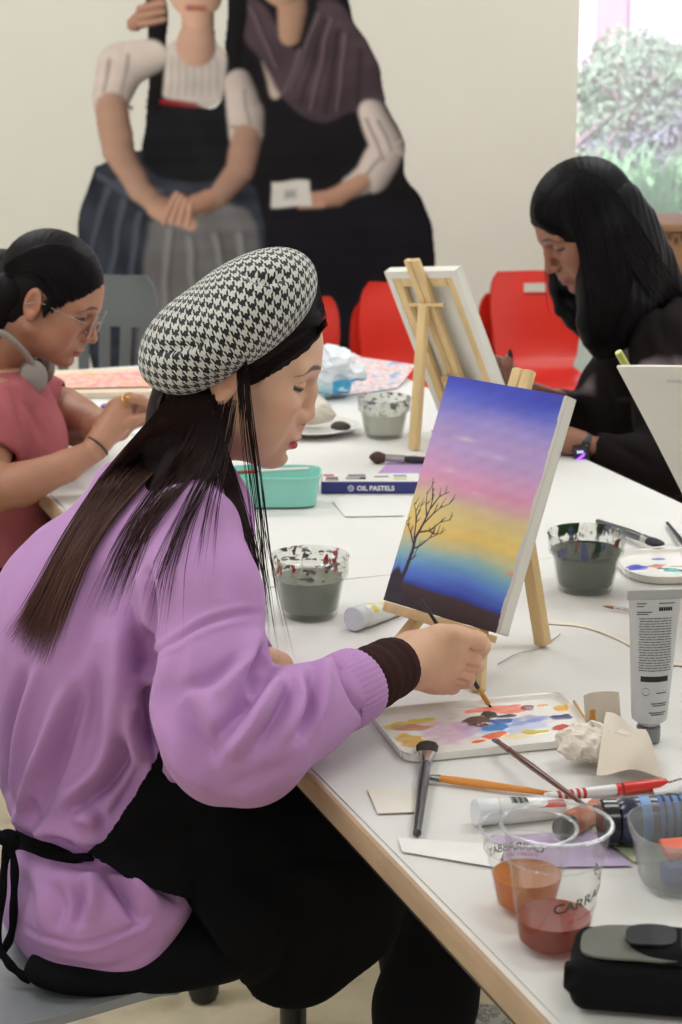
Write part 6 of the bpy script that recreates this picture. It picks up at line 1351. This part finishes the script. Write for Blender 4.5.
# beret
s = SDF(bc-.17, bc+.17, .0026)
s.ell(bc+mn*.005, (.115, .112, .0545), RBt, k=0); s.ell(bc+mj*.040+mn*.002, (.072, .082, .041), RBt, k=.03); s.ell(bc-mj*.058+mn*.002, (.056, .082, .047), RBt, k=.03)
s.cap(tf(HM, (-.004, 0, .03)), tf(HM, (-.02, 0, -.06)), .078, .085, k=.010, mode='-')
v, f = s.mesh(1); SB = Sculpt(v, f)
for pts, a_, w_ in (([(150, 352), (186, 346), (214, 342)], -.008, .007), ([(158, 366), (190, 352), (216, 348)], .003, .008), ([(238, 268), (262, 280), (288, 276)], -.008, .007), ([(240, 276), (264, 290), (292, 284)], .003, .008), ([(165, 330), (200, 310), (232, 300)], -.0025, .012), ([(232, 330), (262, 316), (300, 296)], -.002, .01), ([(160, 392), (205, 374), (252, 346), (316, 292)], .002, .006)): SB.fold(pts, a_, w_)
RAD = np.array([.116, .113, .057]); v = SB.V; q = (v-bc)@RBt; pole = np.array([-.10, -.80 if dv@vw > 0 else .80, .59]); pole /= np.linalg.norm(pole); nq = q/RAD; nq /= np.linalg.norm(nq, axis=1, keepdims=True); pw_ = pole/RAD; pw_ /= np.linalg.norm(pw_)
e1 = np.array([1, 0, 0])-pw_*pw_[0]; e1 /= np.linalg.norm(e1); e2 = np.cross(pw_, e1); tt_ = np.linspace(0, math.pi, 90); NA = 96; tab = np.zeros((NA+1, 90)); dr = np.zeros((NA+1, 2)); p1 = pole/np.linalg.norm(pole); g1 = np.array([1, 0, 0])-p1*p1[0]; g1 /= np.linalg.norm(g1); g2 = np.cross(p1, g1)
for i in range(NA+1):                                          # arc length of the cloth from the pole along every meridian
    fi = 2*math.pi*i/NA; w = e1*math.cos(fi)+e2*math.sin(fi); pts = (np.cos(tt_)[:, None]*pw_+np.sin(tt_)[:, None]*w)*RAD; tab[i, 1:] = np.cumsum(np.linalg.norm(np.diff(pts, axis=0), axis=1)); d_ = pts[2]-pts[0]; dr[i] = (d_@g1, d_@g2); dr[i] /= np.linalg.norm(dr[i])
th_ = np.arccos(np.clip(nq@pw_, -1, 1))/math.pi*89; fi = (np.arctan2(nq@e2, nq@e1) % (2*math.pi))/(2*math.pi)*NA; i0 = np.minimum(fi.astype(int), NA-1); fr_ = fi-i0; j0 = np.minimum(th_.astype(int), 88); fj = th_-j0
L_ = (tab[i0, j0]*(1-fj)+tab[i0, j0+1]*fj)*(1-fr_)+(tab[i0+1, j0]*(1-fj)+tab[i0+1, j0+1]*fj)*fr_; dd_ = dr[i0]*(1-fr_)[:, None]+dr[i0+1]*fr_[:, None]; uv = dd_*L_[:, None]/.0132
hm_ = bpy.data.materials.new('houndstooth_wool'); hm_.use_nodes = True; nt = hm_.node_tree; N, L = nt.nodes, nt.links; bs = N['Principled BSDF']; bs.inputs['Roughness'].default_value = .9; bs.inputs['Sheen Weight'].default_value = .2
def nd(op, *ins, **k):
    n = N.new('ShaderNodeMath'); n.operation = op
    for i, x in enumerate(ins):
        if hasattr(x, 'links'): L.new(x, n.inputs[i])
        else: n.inputs[i].default_value = x
    return n.outputs[0]
uvn = N.new('ShaderNodeUVMap'); uvn.uv_map = 'UVMap'; sx_ = N.new('ShaderNodeSeparateXYZ'); L.new(uvn.outputs[0], sx_.inputs[0]); ang = math.radians(35)
U_ = nd('ADD', nd('MULTIPLY', sx_.outputs[0], math.cos(ang)), nd('MULTIPLY', sx_.outputs[1], math.sin(ang))); V_ = nd('SUBTRACT', nd('MULTIPLY', sx_.outputs[1], math.cos(ang)), nd('MULTIPLY', sx_.outputs[0], math.sin(ang)))
wj = N.new('ShaderNodeTexNoise'); wj.inputs['Scale'].default_value = 4.0; L.new(uvn.outputs[0], wj.inputs['Vector']); jit = nd('MULTIPLY', nd('SUBTRACT', wj.outputs[0], .5), .10)
U_ = nd('ADD', U_, jit); V_ = nd('SUBTRACT', V_, jit)
fm_ = lambda a: nd('FLOORED_MODULO', a, 1.0)
warp = nd('LESS_THAN', fm_(U_), .5); weft = nd('LESS_THAN', fm_(V_), .5); tw_ = nd('LESS_THAN', nd('FLOORED_MODULO', nd('SUBTRACT', U_, V_), .5), .25)
val = nd('ADD', nd('MULTIPLY', tw_, warp), nd('MULTIPLY', nd('SUBTRACT', 1.0, tw_), weft))
mx = N.new('ShaderNodeMix'); mx.data_type = 'RGBA'; L.new(val, mx.inputs[0]); mx.inputs[6].default_value = lin((206, 205, 198))+(1,); mx.inputs[7].default_value = lin((16, 17, 24))+(1,); L.new(mx.outputs[2], bs.inputs['Base Color'])
wn_ = N.new('ShaderNodeTexNoise'); wn_.inputs['Scale'].default_value = 14; L.new(uvn.outputs[0], wn_.inputs['Vector']); bp = N.new('ShaderNodeBump'); bp.inputs['Strength'].default_value = .4; bp.inputs['Distance'].default_value = .002; L.new(wn_.outputs[0], bp.inputs['Height']); L.new(bp.outputs[0], bs.inputs['Normal'])
link_mesh('beret', v, f, hm_, W1, uv=uv, angle=None)
# the brush in her hand
tipw = A(493, 711, 2.232); endw = A(420, 598, 2.244); dirb = endw-tipw
brush('fine brush with black handle held by the person in the beret, tip on the palette', tipw, endw, .0028, .022, .011, .0018, (26, 26, 28), (40, 34, 34), (206, 160, 84), flat=1, round_=True, fr=.0030, hend=.6, fm=.6)
# her chair
chair('stacking_chair', 'grey plastic chair under the person in the beret', (-.44, 2.185), math.atan2(.937, -.35), .40, .452, .83, mat('light_grey_plastic', (134, 138, 142), .42, var=.02), chrome, 'handle', None, .40, inset=.16)
# ---------------------------------------------------------------- the woman in glasses at the far left
W2 = thing('person', 'person in dusty pink t-shirt and glasses bending over the table, grey headphones round the neck', 'person', tuple(A(-10, 560, 3.40)*np.array([1, 1, 0])))
H2 = head_matrix(math.radians(-8), math.radians(25), 0, (0, 0, 0), A(46, 301, 3.45), .93)
sk2 = (168, 118, 94)
v1, f1_, c1_ = head_mesh(H2, sk2, (150, 78, 74), (34, 24, 24), -1, nose=1.05, eye_open=.9, h=.0024)
b = SDF(A(-70, 600, 3.2)-np.array([.05, .05, .0]), A(170, 370, 3.75)+np.array([.02, .05, .06]), .0042)
def lwtorso(s_, g=0.):
    R_ = RB2
    s_.ell(A(-2, 470, 3.45), np.array([.100, .165, .130])+g, R_, k=.04); s_.ell(A(4, 420, 3.46), np.array([.088, .165, .090])+g, R_, k=.04); s_.ell(A(-14, 545, 3.42), np.array([.115, .165, .110])+g, R_, k=.04)
    s_.ell(A(28, 440, 3.44), np.array([.062, .115, .070])+g, R_, k=.04); s_.ell(A(12, 385, 3.48), np.array([.050, .100, .050])+g, R_, k=.04); return s_
lwtorso(b, -.028); b.cap(tf(H2, (-.03, 0, -.08)), A(8, 400, 3.47), .047, .060, k=.03)
RARM = [(-4, 405, 3.33, .048), (-16, 450, 3.27, .043), (-22, 492, 3.22, .042)]; RFORE = [(-22, 492, 3.22, .042), (22, 484, 3.22, .036), (66, 466, 3.24, .026), (97, 449, 3.26, .0195)]
LA = [(36, 402, 3.60, .045), (64, 412, 3.62, .040), (78, 422, 3.58, .041), (104, 428, 3.46, .030), (118, 428, 3.40, .024)]
chainpx(b, RARM, .02); chainpx(b, RFORE, .008); chainpx(b, LA, .02); v2, f2 = b.mesh(1)
h2 = SDF(A(85, 470, 3.22)-.02, A(165, 385, 3.42)+.02, .0022)
chainpx(h2, [(92, 451, 3.255, .0205), (100, 441, 3.265, .0200), (110, 427, 3.285, .024), (120, 412, 3.30, .023), (128, 405, 3.31, .017)], .012); chainpx(h2, [(104, 436, 3.29, .020), (116, 422, 3.31, .022), (126, 410, 3.325, .016)], .012)
for ch in ([(122, 405, 3.29, .0105), (130, 398, 3.285, .0098), (141, 400, 3.29, .0088), (150, 407, 3.30, .0076), (152, 413, 3.305, .0068)], [(126, 408, 3.31, .0105), (137, 401, 3.31, .0096), (148, 404, 3.315, .0086), (155, 411, 3.32, .0074)], [(124, 413, 3.33, .0100), (138, 408, 3.335, .0090), (148, 411, 3.34, .0080), (153, 417, 3.34, .007)], [(122, 417, 3.345, .0090), (133, 414, 3.35, .0080), (142, 417, 3.355, .007)], [(112, 428, 3.285, .0110), (124, 424, 3.28, .0100), (136, 419, 3.285, .0088), (146, 416, 3.295, .0076)]):
    chainpx(h2, ch, .0035)
chainpx(h2, [(104, 430, 3.42, .022), (122, 424, 3.40, .020), (134, 420, 3.39, .013), (146, 420, 3.385, .010)], .01)
v3, f3 = h2.mesh(1)
V, F, Cc = merge([(v1, f1_, c1_), (v2, f2, flat_col(v2, sk2)), (v3, f3, flat_col(v3, (176, 126, 100)))])
link_mesh('body', V, F, skin_m, W2, vcols=Cc, angle=None)
s = SDF(A(-90, 600, 3.2)-np.array([.05, .05, .02]), A(80, 370, 3.75)+np.array([.02, .05, .06]), .0045); lwtorso(s)
chainpx(s, [(-2, 400, 3.34, .058), (-8, 428, 3.30, .057), (-14, 452, 3.27, .056)], .03); chainpx(s, [(24, 398, 3.58, .058), (44, 404, 3.61, .056)], .03)
ax = A(-14, 452, 3.27)-A(-4, 405, 3.33); ax /= np.linalg.norm(ax)
P = np.stack(np.meshgrid(*s.ax, indexing='ij'), -1); q0_ = A(-13, 456, 3.27); dd = (P-q0_)@ax; near = np.linalg.norm(P-q0_-dd[..., None]*ax, axis=-1) < .075; s.d = np.where(near & (dd > 0) & (P[..., 1] < 3.325), np.maximum(s.d, dd), s.d).astype(np.float32)
s.cap(A(-10, 440, 3.285), A(-20, 485, 3.23), .049, .049, k=.003, mode='-'); s.cap(A(50, 405, 3.61), A(80, 420, 3.61), .047, .047, k=.004, mode='-')
s.cap(tf(H2, (-.030, 0, -.06)), tf(H2, (-.04, 0, -.16)), .056, .060, k=.01, mode='-'); s.half(A(0, 560, 3.40), (0, 0, -1), .01)
v, f = s.mesh(1); S2_ = Sculpt(v, f)
folds(S2_, [([(10, 380), (18, 405), (22, 440)], -.008, .008), ([(22, 400), (34, 415), (44, 440)], -.007, .010), ([(14, 460), (30, 470), (50, 462)], -.004, .008), ([(2, 395), (8, 420), (12, 455)], .005, .010), ([(30, 395), (45, 405), (54, 425)], .004, .01)])
link_mesh('t_shirt', lap(S2_.V, f, .2), f, mat('dusty_pink_cotton', (164, 90, 96), .9, var=.05, vscale=12, bump=.25, bscale=700, spec=.15), W2, angle=None)
s = SDF(A(-90, 620, 3.1)-np.array([.10, .06, .22]), A(90, 500, 3.7)+np.array([.12, .1, .06]), .007)
for q in (-1, 1):
    h0 = A(-16, 590, 3.42)+SD*q*.09; k0 = h0+FD*.36; s.chain([(h0, .085), (k0, .068), (k0+np.array([.0, 0, -.10]), .062)], k=.03)
s.ell(A(-16, 560, 3.42), (.125, .172, .10), RB2, k=.05)
v, f = s.mesh(1); link_mesh('trousers', v, f, mat('navy_black_trousers', (22, 23, 30), .85, var=.1, bump=.3, bscale=500, spec=.08), W2, angle=None)
# hair drawn back into a bun
cv, cf = hair_cap(H2, h=.003, grow=-.003, face=(.128, 0, -.034), fr=(.080, .100, .108), low=-.055)
s = SDF(A(-40, 380, 3.3)-.03, A(60, 230, 3.6)+.05, .0035); s.ell(A(2, 268, 3.49), (.036, .036, .034), k=.01).ell(A(14, 276, 3.48), (.035, .04, .03), k=.02)
s.chain([(tf(H2, (-.060, -.045, .000)), .034), (tf(H2, (-.070, -.035, -.060)), .026), (tf(H2, (-.050, -.045, -.105)), .014)], k=.02); s.chain([(tf(H2, (.028, -.066, .035)), .012), (tf(H2, (.020, -.071, .010)), .007), (tf(H2, (.022, -.070, -.012)), .003)], k=.01)
mv, mf = s.mesh(1); V, F, Cc = merge([(cv, cf, flat_col(cv, (26, 22, 24), .2, 90)), (mv, mf, flat_col(mv, (24, 20, 22), .2, 90))]); link_mesh('hair', V, F, hair_m, W2, vcols=Cc, angle=None)
capS2 = Sculpt(np.vstack([cv, mv]), np.vstack([cf, mf+len(cv)])); T = Strands(9)
T.lock([(102, 290), (92, 262), (64, 244), (32, 248), (6, 264)], [(80, 304), (70, 284), (50, 265), (28, 262), (6, 270)], 380, .0008, (24, 21, 23), (22, 19, 21), capS2, 3.42, (.0002, .003), spread=.2, tail=.06)
T.lock([(88, 300), (76, 280), (54, 260), (30, 258), (6, 264)], [(52, 318), (46, 296), (34, 280), (20, 276), (4, 276)], 300, .0008, (24, 21, 23), (22, 19, 21), capS2, 3.42, (.0002, .003), spread=.2, tail=.06)
T.build('hair_strands', hair_m, W2)
# glasses
g_ = thing('glasses', 'clear-framed glasses worn by the person in the pink t-shirt', 'glasses', tf(H2, (.11, 0, .005)))
lens = clear_mat('lens', (250, 250, 252), .32, (236, 238, 244), .02); gf = mat('clear_grey_frame', (140, 128, 122), .3)
for q in (-1, 1):
    ring = []; disc = []
    for k in range(28):
        a = 2*math.pi*k/28; p = np.array([.106-.10*abs(.020*math.cos(a)+.033-.033)*.6-.012*(math.cos(a)*1. if q*1 > 0 else -math.cos(a)*-1)*.3, q*.034+.0245*math.cos(a), .003+.0205*math.sin(a)]); ring.append(tf(H2, p))
    part('rim', MB().tube(ring+[ring[0]], .0011, 6, cap=False), gf, g_); c_ = tf(H2, (.1055, q*.034, .003))
    part('lens', MB().add([c_]+ring, [(0, i+1, (i+1) % 28+1) for i in range(28)]), lens, g_, smooth=False)
    part('temple', MB().tube([tf(H2, (.100, q*.058, .010)), tf(H2, (.060, q*.074, .012)), tf(H2, (.006, q*.080, .014)), tf(H2, (-.020, q*.078, -.004))], .0010, 6), gf, g_)
part('bridge', MB().tube([tf(H2, (.107, -.011, .006)), tf(H2, (.109, 0, .009)), tf(H2, (.107, .011, .006))], .0016, 6), gf, g_)
# headphones
hp = thing('headphones', 'grey headphones resting round the neck of the person in pink', 'headphones', A(28, 375, 3.40)); gp = mat('grey_headphone', (138, 130, 124), .5); gp2 = mat('grey_headphone_cushion', (92, 86, 84), .8)
for (cx_, cy_, cY, nx) in ((34, 377, 3.385, (.35, -.90, .1)), (46, 368, 3.56, (.75, .55, -.2))):
    n_ = np.array(nx)/np.linalg.norm(nx); R_ = frame(n_, z=(0, 0, 1)); R3 = np.array([R_[:, 1], R_[:, 2], R_[:, 0]]).T
    part('ear_cup', MB().lathe([(0, .010), (.017, .0095), (.023, .005), (.024, 0), (.0225, -.005)], A(cx_, cy_, cY), 30, R3, sy=1.2), gp, hp)
    part('cushion', MB().lathe([(.0225, -.005), (.025, -.010), (.0225, -.016), (.014, -.016), (.011, -.008)], A(cx_, cy_, cY), 30, R3, sy=1.2), gp2, hp)
part('headband', MB().tube(spline([A(33, 366, 3.385), A(24, 352, 3.37), A(6, 335, 3.37), A(-14, 330, 3.43), A(-8, 330, 3.53), A(16, 340, 3.59), A(44, 358, 3.575)], 40), .0075, 10, flat=.6), gp, hp)
# bracelet and ring
wr = thing('bracelet', 'thin dark bracelet on the wrist of the person in pink', 'bracelet', A(97, 448, 3.26)); axb = A(104, 437, 3.27)-A(92, 451, 3.255); axb /= np.linalg.norm(axb); R_ = frame(axb, z=(0, 0, 1))
part('band', MB().tube([A(97, 446, 3.259)+.0212*(R_[:, 1]*math.cos(a)+R_[:, 2]*math.sin(a)) for a in np.linspace(0, 2*math.pi, 30)], .0022, 8, cap=False), mat('dark_bead', (60, 48, 44), .5), wr)
rg_ = thing('ring', 'gold ring on the finger of the person in pink', 'ring', A(128, 399, 3.285)); ax_ = A(130, 398, 3.285)-A(122, 405, 3.29); ax_ /= np.linalg.norm(ax_); R_ = frame(ax_, z=(0, 0, 1))
part('band', MB().tube([A(127, 400.5, 3.286)+.0110*(R_[:, 1]*math.cos(a)+R_[:, 2]*math.sin(a)) for a in np.linspace(0, 2*math.pi, 24)], .0014, 6, cap=False), mat('gold', (212, 170, 90), .25, 1.), rg_)
sk = SDF(A(128, 398, 3.27)-.02, A(128, 398, 3.27)+.02, .001); sk.ell(A(128, 397.5, 3.274), (.0042, .0030, .0034), k=0); v, f = sk.mesh(1); link_mesh('stone', v, f, mat('gold', (212, 170, 90)), rg_)
chair('stacking_chair', 'grey plastic chair under the person in the pink t-shirt', tuple((A(-16, 590, 3.42)-FD*.09)[:2]), math.atan2(.937, -.35), .40, .452, .80, MATS['light_grey_plastic'], chrome, 'handle', None, .40)

# ---------------------------------------------------------------- the woman in black at the right
W3 = thing('person', 'person with long black hair in a black printed t-shirt, painting behind the sunset canvas', 'person', tuple(A(690, 420, 3.98)*np.array([1, 1, 0])))
H3 = head_matrix(math.radians(192), math.radians(30), 0, (0, 0, 0), A(590, 229, 3.80), .97); sk3 = (140, 92, 72); FD3 = -FD; RB3 = np.array([FD3, -SD, [0, 0, 1]]).T
v1, f1_, c1_ = head_mesh(H3, sk3, (132, 74, 74), (26, 20, 20), 1, nose=1.05, eye_open=.4, h=.0024, neck=(-.032, -.115))
def rwtorso(s_, g=0.):
    s_.ell(A(665, 440, 3.92), np.array([.100, .165, .150])+g, RB3, k=.04); s_.ell(A(655, 360, 3.90), np.array([.100, .175, .120])+g, RB3, k=.05); s_.ell(A(650, 315, 3.89), np.array([.070, .150, .060])+g, RB3, k=.04)
    s_.ell(A(608, 400, 3.87), np.array([.050, .100, .075])+g, RB3, k=.05); s_.ell(A(690, 520, 3.95), np.array([.12, .17, .12])+g, RB3, k=.04); return s_
b = SDF(A(480, 600, 3.5)-np.array([.02, .0, .05]), A(780, 270, 4.1)+np.array([.1, .05, .05]), .0048); rwtorso(b, -.030); b.cap(tf(H3, (-.03, 0, -.08)), A(648, 330, 3.89), .047, .050, k=.02)
LA3 = [(662, 345, 3.74, .048), (668, 410, 3.66, .044), (664, 470, 3.60, .040), (634, 464, 3.58, .034), (604, 452, 3.58, .026), (588, 446, 3.58, .020)]; RA3 = [(640, 350, 4.06, .046), (610, 400, 4.02, .042), (590, 425, 3.92, .038), (556, 405, 3.84, .028), (520, 388, 3.76, .021)]
chainpx(b, LA3, .012); chainpx(b, RA3, .012); v2, f2 = b.mesh(1)
h3 = SDF(A(530, 480, 3.52)-.02, A(600, 420, 3.66)+.02, .0024); chainpx(h3, [(592, 447, 3.58, .020), (580, 443, 3.58, .020), (569, 441, 3.58, .023), (558, 440, 3.585, .020)], .012)
for i in range(4): chainpx(h3, [(560, 434+4*i, 3.57+.012*i, .0095), (548, 436+4*i, 3.565+.012*i, .0088), (541, 443+3*i, 3.57+.012*i, .0076)], .0035)
chainpx(h3, [(572, 436, 3.60, .012), (562, 430, 3.61, .010), (552, 432, 3.61, .008)], .005); v3, f3 = h3.mesh(1)
h4 = SDF(A(480, 410, 3.66)-.02, A(535, 345, 3.84)+.02, .0022); chainpx(h4, [(524, 389, 3.765, .021), (514, 382, 3.75, .020), (505, 374, 3.74, .022), (499, 369, 3.735, .020)], .012)
for i in range(4): chainpx(h4, [(500, 361+5*i, 3.72+.010*i, .0092), (492, 359+5.5*i, 3.715+.012*i, .0086), (487, 364+5*i, 3.72+.012*i, .0076)], .003)
chainpx(h4, [(510, 374, 3.715, .011), (507, 365, 3.71, .0098), (509, 358, 3.71, .0084)], .005); v4, f4 = h4.mesh(1)
V, F, Cc = merge([(v1, f1_, c1_), (v2, f2, flat_col(v2, sk3)), (v3, f3, flat_col(v3, (146, 98, 76))), (v4, f4, flat_col(v4, (138, 96, 82)))]); link_mesh('body', V, F, skin_m, W3, vcols=Cc, angle=None)
s = SDF(A(540, 620, 3.45)-np.array([.0, .0, .05]), A(790, 270, 4.15)+np.array([.12, .05, .05]), .005); rwtorso(s)
chainpx(s, [(660, 340, 3.75, .062), (668, 410, 3.66, .060), (664, 468, 3.60, .055), (634, 463, 3.58, .046), (602, 452, 3.58, .036)], .03); chainpx(s, [(640, 350, 4.06, .060), (610, 400, 4.02, .056), (592, 425, 3.93, .050), (562, 408, 3.85, .038)], .03)
s.cap(tf(H3, (-.030, 0, -.06)), tf(H3, (-.04, 0, -.16)), .054, .058, k=.01, mode='-'); s.half(A(690, 600, 3.95), (0, 0, -1), .01); s.cap(A(600, 451, 3.58), A(580, 444, 3.58), .027, .024, k=.003, mode='-'); s.cap(A(560, 407, 3.846), A(535, 396, 3.80), .029, .026, k=.003, mode='-')
v, f = s.mesh(1); S3_ = Sculpt(v, f)
folds(S3_, [([(664, 290), (660, 320), (668, 350)], -.008, .010), ([(640, 330), (652, 370), (656, 420)], -.010, .012), ([(625, 345), (634, 390), (640, 430)], .008, .012), ([(610, 440), (630, 452), (655, 470)], -.006, .010), ([(672, 330), (680, 370), (678, 420)], -.008, .012), ([(600, 365), (612, 400), (620, 440)], -.006, .010), ([(648, 300), (640, 330), (632, 360)], .006, .01)])
v = lap(S3_.V, f, .2); nrm = normals(v, f); d0 = v; dep = d0[:, 1]*_c-(d0[:, 2]-CAMZ)*_s; px_ = CX+FPX*d0[:, 0]/dep; py_ = CY-FPX*(d0[:, 1]*_s+(d0[:, 2]-CAMZ)*_c)/dep
fr_ = (v-A(640, 390, 3.89))@FD3; la_ = (v-A(640, 390, 3.89))@SD; zz = v[:, 2]; pr = np.clip(wob(np.stack([la_*1.0, zz*.55, zz*0], 1), 75, 4)*1.6-.25, 0, 1)*np.clip((fr_-.005)/.02, 0, 1)*np.clip((zz-.80)/.02, 0, 1)*np.clip((1.03-zz)/.02, 0, 1)
cc_ = srgbmix(np.tile(np.array(lin((26, 20, 21))), (len(v), 1)), (150, 136, 138), pr*.75)
link_mesh('t_shirt', v, f, mat('black_printed_cotton', rough=.9, vcol='Col', var=.08, bump=.25, bscale=600, spec=.1), W3, vcols=cc_, angle=None)
s = SDF(A(560, 760, 3.5)-np.array([.1, .05, .10]), A(790, 540, 4.15)+np.array([.12, .05, .05]), .008)
for q in (-1, 1):
    h0 = A(700, 560, 3.97)+SD*q*.09; h0[2] = .54; k0 = h0+FD3*.36; s.chain([(h0, .085), (k0, .068), (k0+np.array([.0, 0, -.12]), .062)], k=.03)
v, f = s.mesh(1); link_mesh('trousers', v, f, blk2, W3, angle=None)
H3a, H3b = (16, 14, 17), (24, 20, 22)
cv, cf = hair_cap(H3, h=.003, grow=.004, face=(.130, .0, -.040), fr=(.084, .090, .112), low=-.09)
s = SDF(A(520, 400, 3.55)-.02, A(720, 170, 4.05)+.04, .0045)
chainpx(s, [(604, 215, 3.80, .080), (618, 260, 3.80, .082), (616, 300, 3.78, .070), (608, 330, 3.765, .045), (603, 348, 3.76, .022)], .03); chainpx(s, [(606, 240, 3.735, .050), (604, 290, 3.73, .042), (594, 325, 3.73, .026), (592, 342, 3.73, .010)], .03)
chainpx(s, [(628, 230, 3.84, .060), (650, 270, 3.85, .048), (672, 298, 3.85, .030), (692, 318, 3.85, .018)], .03); chainpx(s, [(550, 262, 3.90, .010), (556, 290, 3.88, .012), (562, 310, 3.87, .012), (572, 322, 3.86, .008)], .012); chainpx(s, [(572, 296, 3.90, .022), (580, 318, 3.88, .026), (585, 330, 3.86, .016)], .02)
s.ell(tf(H3, (.135, 0.0, -.035)), (.080, .082, .115), np.array(H3.to_3x3())/.97, k=.012, mode='-') if False else None
P = np.stack(np.meshgrid(*s.ax, indexing='ij'), -1); s.d += (.0012*np.sin(P[..., 0]*260+P[..., 1]*120+3*wob(P, 20, 3))).astype(np.float32)
mv, mf = s.mesh(1); V, F, Cc = merge([(cv, cf, flat_col(cv, H3a, .2, 90)), (mv, mf, flat_col(mv, H3a, .2, 90))]); link_mesh('hair', V, F, hair_m, W3, vcols=Cc, angle=None)
surf3 = Sculpt(np.vstack([cv, mv]), np.vstack([cf, mf+len(cv)]))
T = Strands(21)
T.lock([(582, 169), (555, 182), (536, 206), (539, 224)], [(584, 170), (568, 190), (556, 212), (568, 244)], 260, .0007, H3a, H3b, surf3, 3.78, (.0005, .003), spread=.3, tail=.1)
T.lock([(578, 170), (566, 190), (568, 212), (581, 262), (588, 310), (590, 345)], [(585, 169), (606, 190), (622, 230), (632, 270), (622, 312), (606, 350)], 420, .0008, H3a, H3b, surf3, 3.74, (.0005, .004), spread=.5)
T.lock([(584, 170), (608, 182), (630, 212), (652, 250), (672, 282), (690, 300)], [(584, 172), (604, 200), (618, 240), (640, 280), (660, 306), (690, 330)], 300, .0008, H3a, H3b, surf3, 3.80, (.0005, .004), spread=.5)
T.lock([(538, 205, 3.86), (545, 240, 3.91), (547, 275, 3.90), (556, 305, 3.88), (568, 322, 3.86)], [(545, 205, 3.86), (556, 250, 3.90), (562, 280, 3.89), (572, 306, 3.87), (584, 332, 3.86)], 60, .0006, H3a, H3b, None, None, spread=1.2, tail=.3)
T.lock([(560, 280, 3.89), (566, 305, 3.88), (578, 326, 3.86), (588, 344, 3.84)], [(575, 285, 3.88), (586, 310, 3.86), (596, 335, 3.84), (606, 352, 3.8)], 70, .0006, H3a, H3b, None, None, spread=1.2, tail=.3)
T.build('hair_strands', hair_m, W3)
# smart watch and her brush
wt = thing('smart_watch', 'black smart watch with a glowing violet face on the wrist beside the sunset canvas', 'watch', A(581, 452, 3.56)); R_ = frame(np.array([.80, -.1, .1]), y=(.15, -.95, -.2))
part('case', MB().box(A(581, 454, 3.553), (.030, .010, .036), R_, ch=.004), mat('black_gloss', (14, 14, 18), .2, coat=.5), wt)
wa = A(592, 447, 3.58)-A(575, 442, 3.58); wa /= np.linalg.norm(wa); Rw = frame(wa, z=(0, 0, 1)); part('strap', lathe_axis(A(583, 445, 3.58)-wa*.009, wa, [(.0228, 0), (.0242, .001), (.0242, .017), (.0228, .018), (.0222, .009), (.0228, 0)], 30), mat('black_plastic', (22, 22, 24)), wt)
fc_ = A(581, 454, 3.553)+R_[:, 1]*.0056
part('screen', MB().box(fc_, (.024, .0008, .030), R_, ch=.0003), mat('dark_screen', (16, 12, 26), .2, emit=(30, 16, 70), estr=.5), wt)
part('violet_swirl', MB().tube([fc_+R_[:, 1]*.0008+R_[:, 0]*x+R_[:, 2]*z for x, z in ((-.008, .007), (-.003, .005), (.003, .001), (.007, -.004))], [.0012, .0022, .0026, .0014], 8), mat('violet_glow', (140, 70, 220), .3, emit=(170, 80, 255), estr=1.6), wt)
for k in range(3): part('digit', MB().box(fc_+R_[:, 1]*.0008+R_[:, 0]*(-.005+.004*k)-R_[:, 2]*.0075, (.0022, .0006, .0045), R_), mat('screen_white', (220, 220, 240), .3, emit=(220, 220, 255), estr=1.2), wt, smooth=False)
brush('brush pointing upwards in the hand beside the rear canvas', A(510, 349, 3.70), A(513, 392, 3.74), .0030, .030, .026, .0046, (150, 120, 70), (34, 30, 34), (206, 168, 90), flat=1, round_=True, fr=.0034, fm=.5)
chair('stacking_chair', 'grey plastic chair under the person in black', tuple((A(700, 560, 3.97)-FD3*.02)[:2]), math.atan2(-.937, .35), .40, .452, .80, MATS['light_grey_plastic'], chrome, 'handle', None, .40)
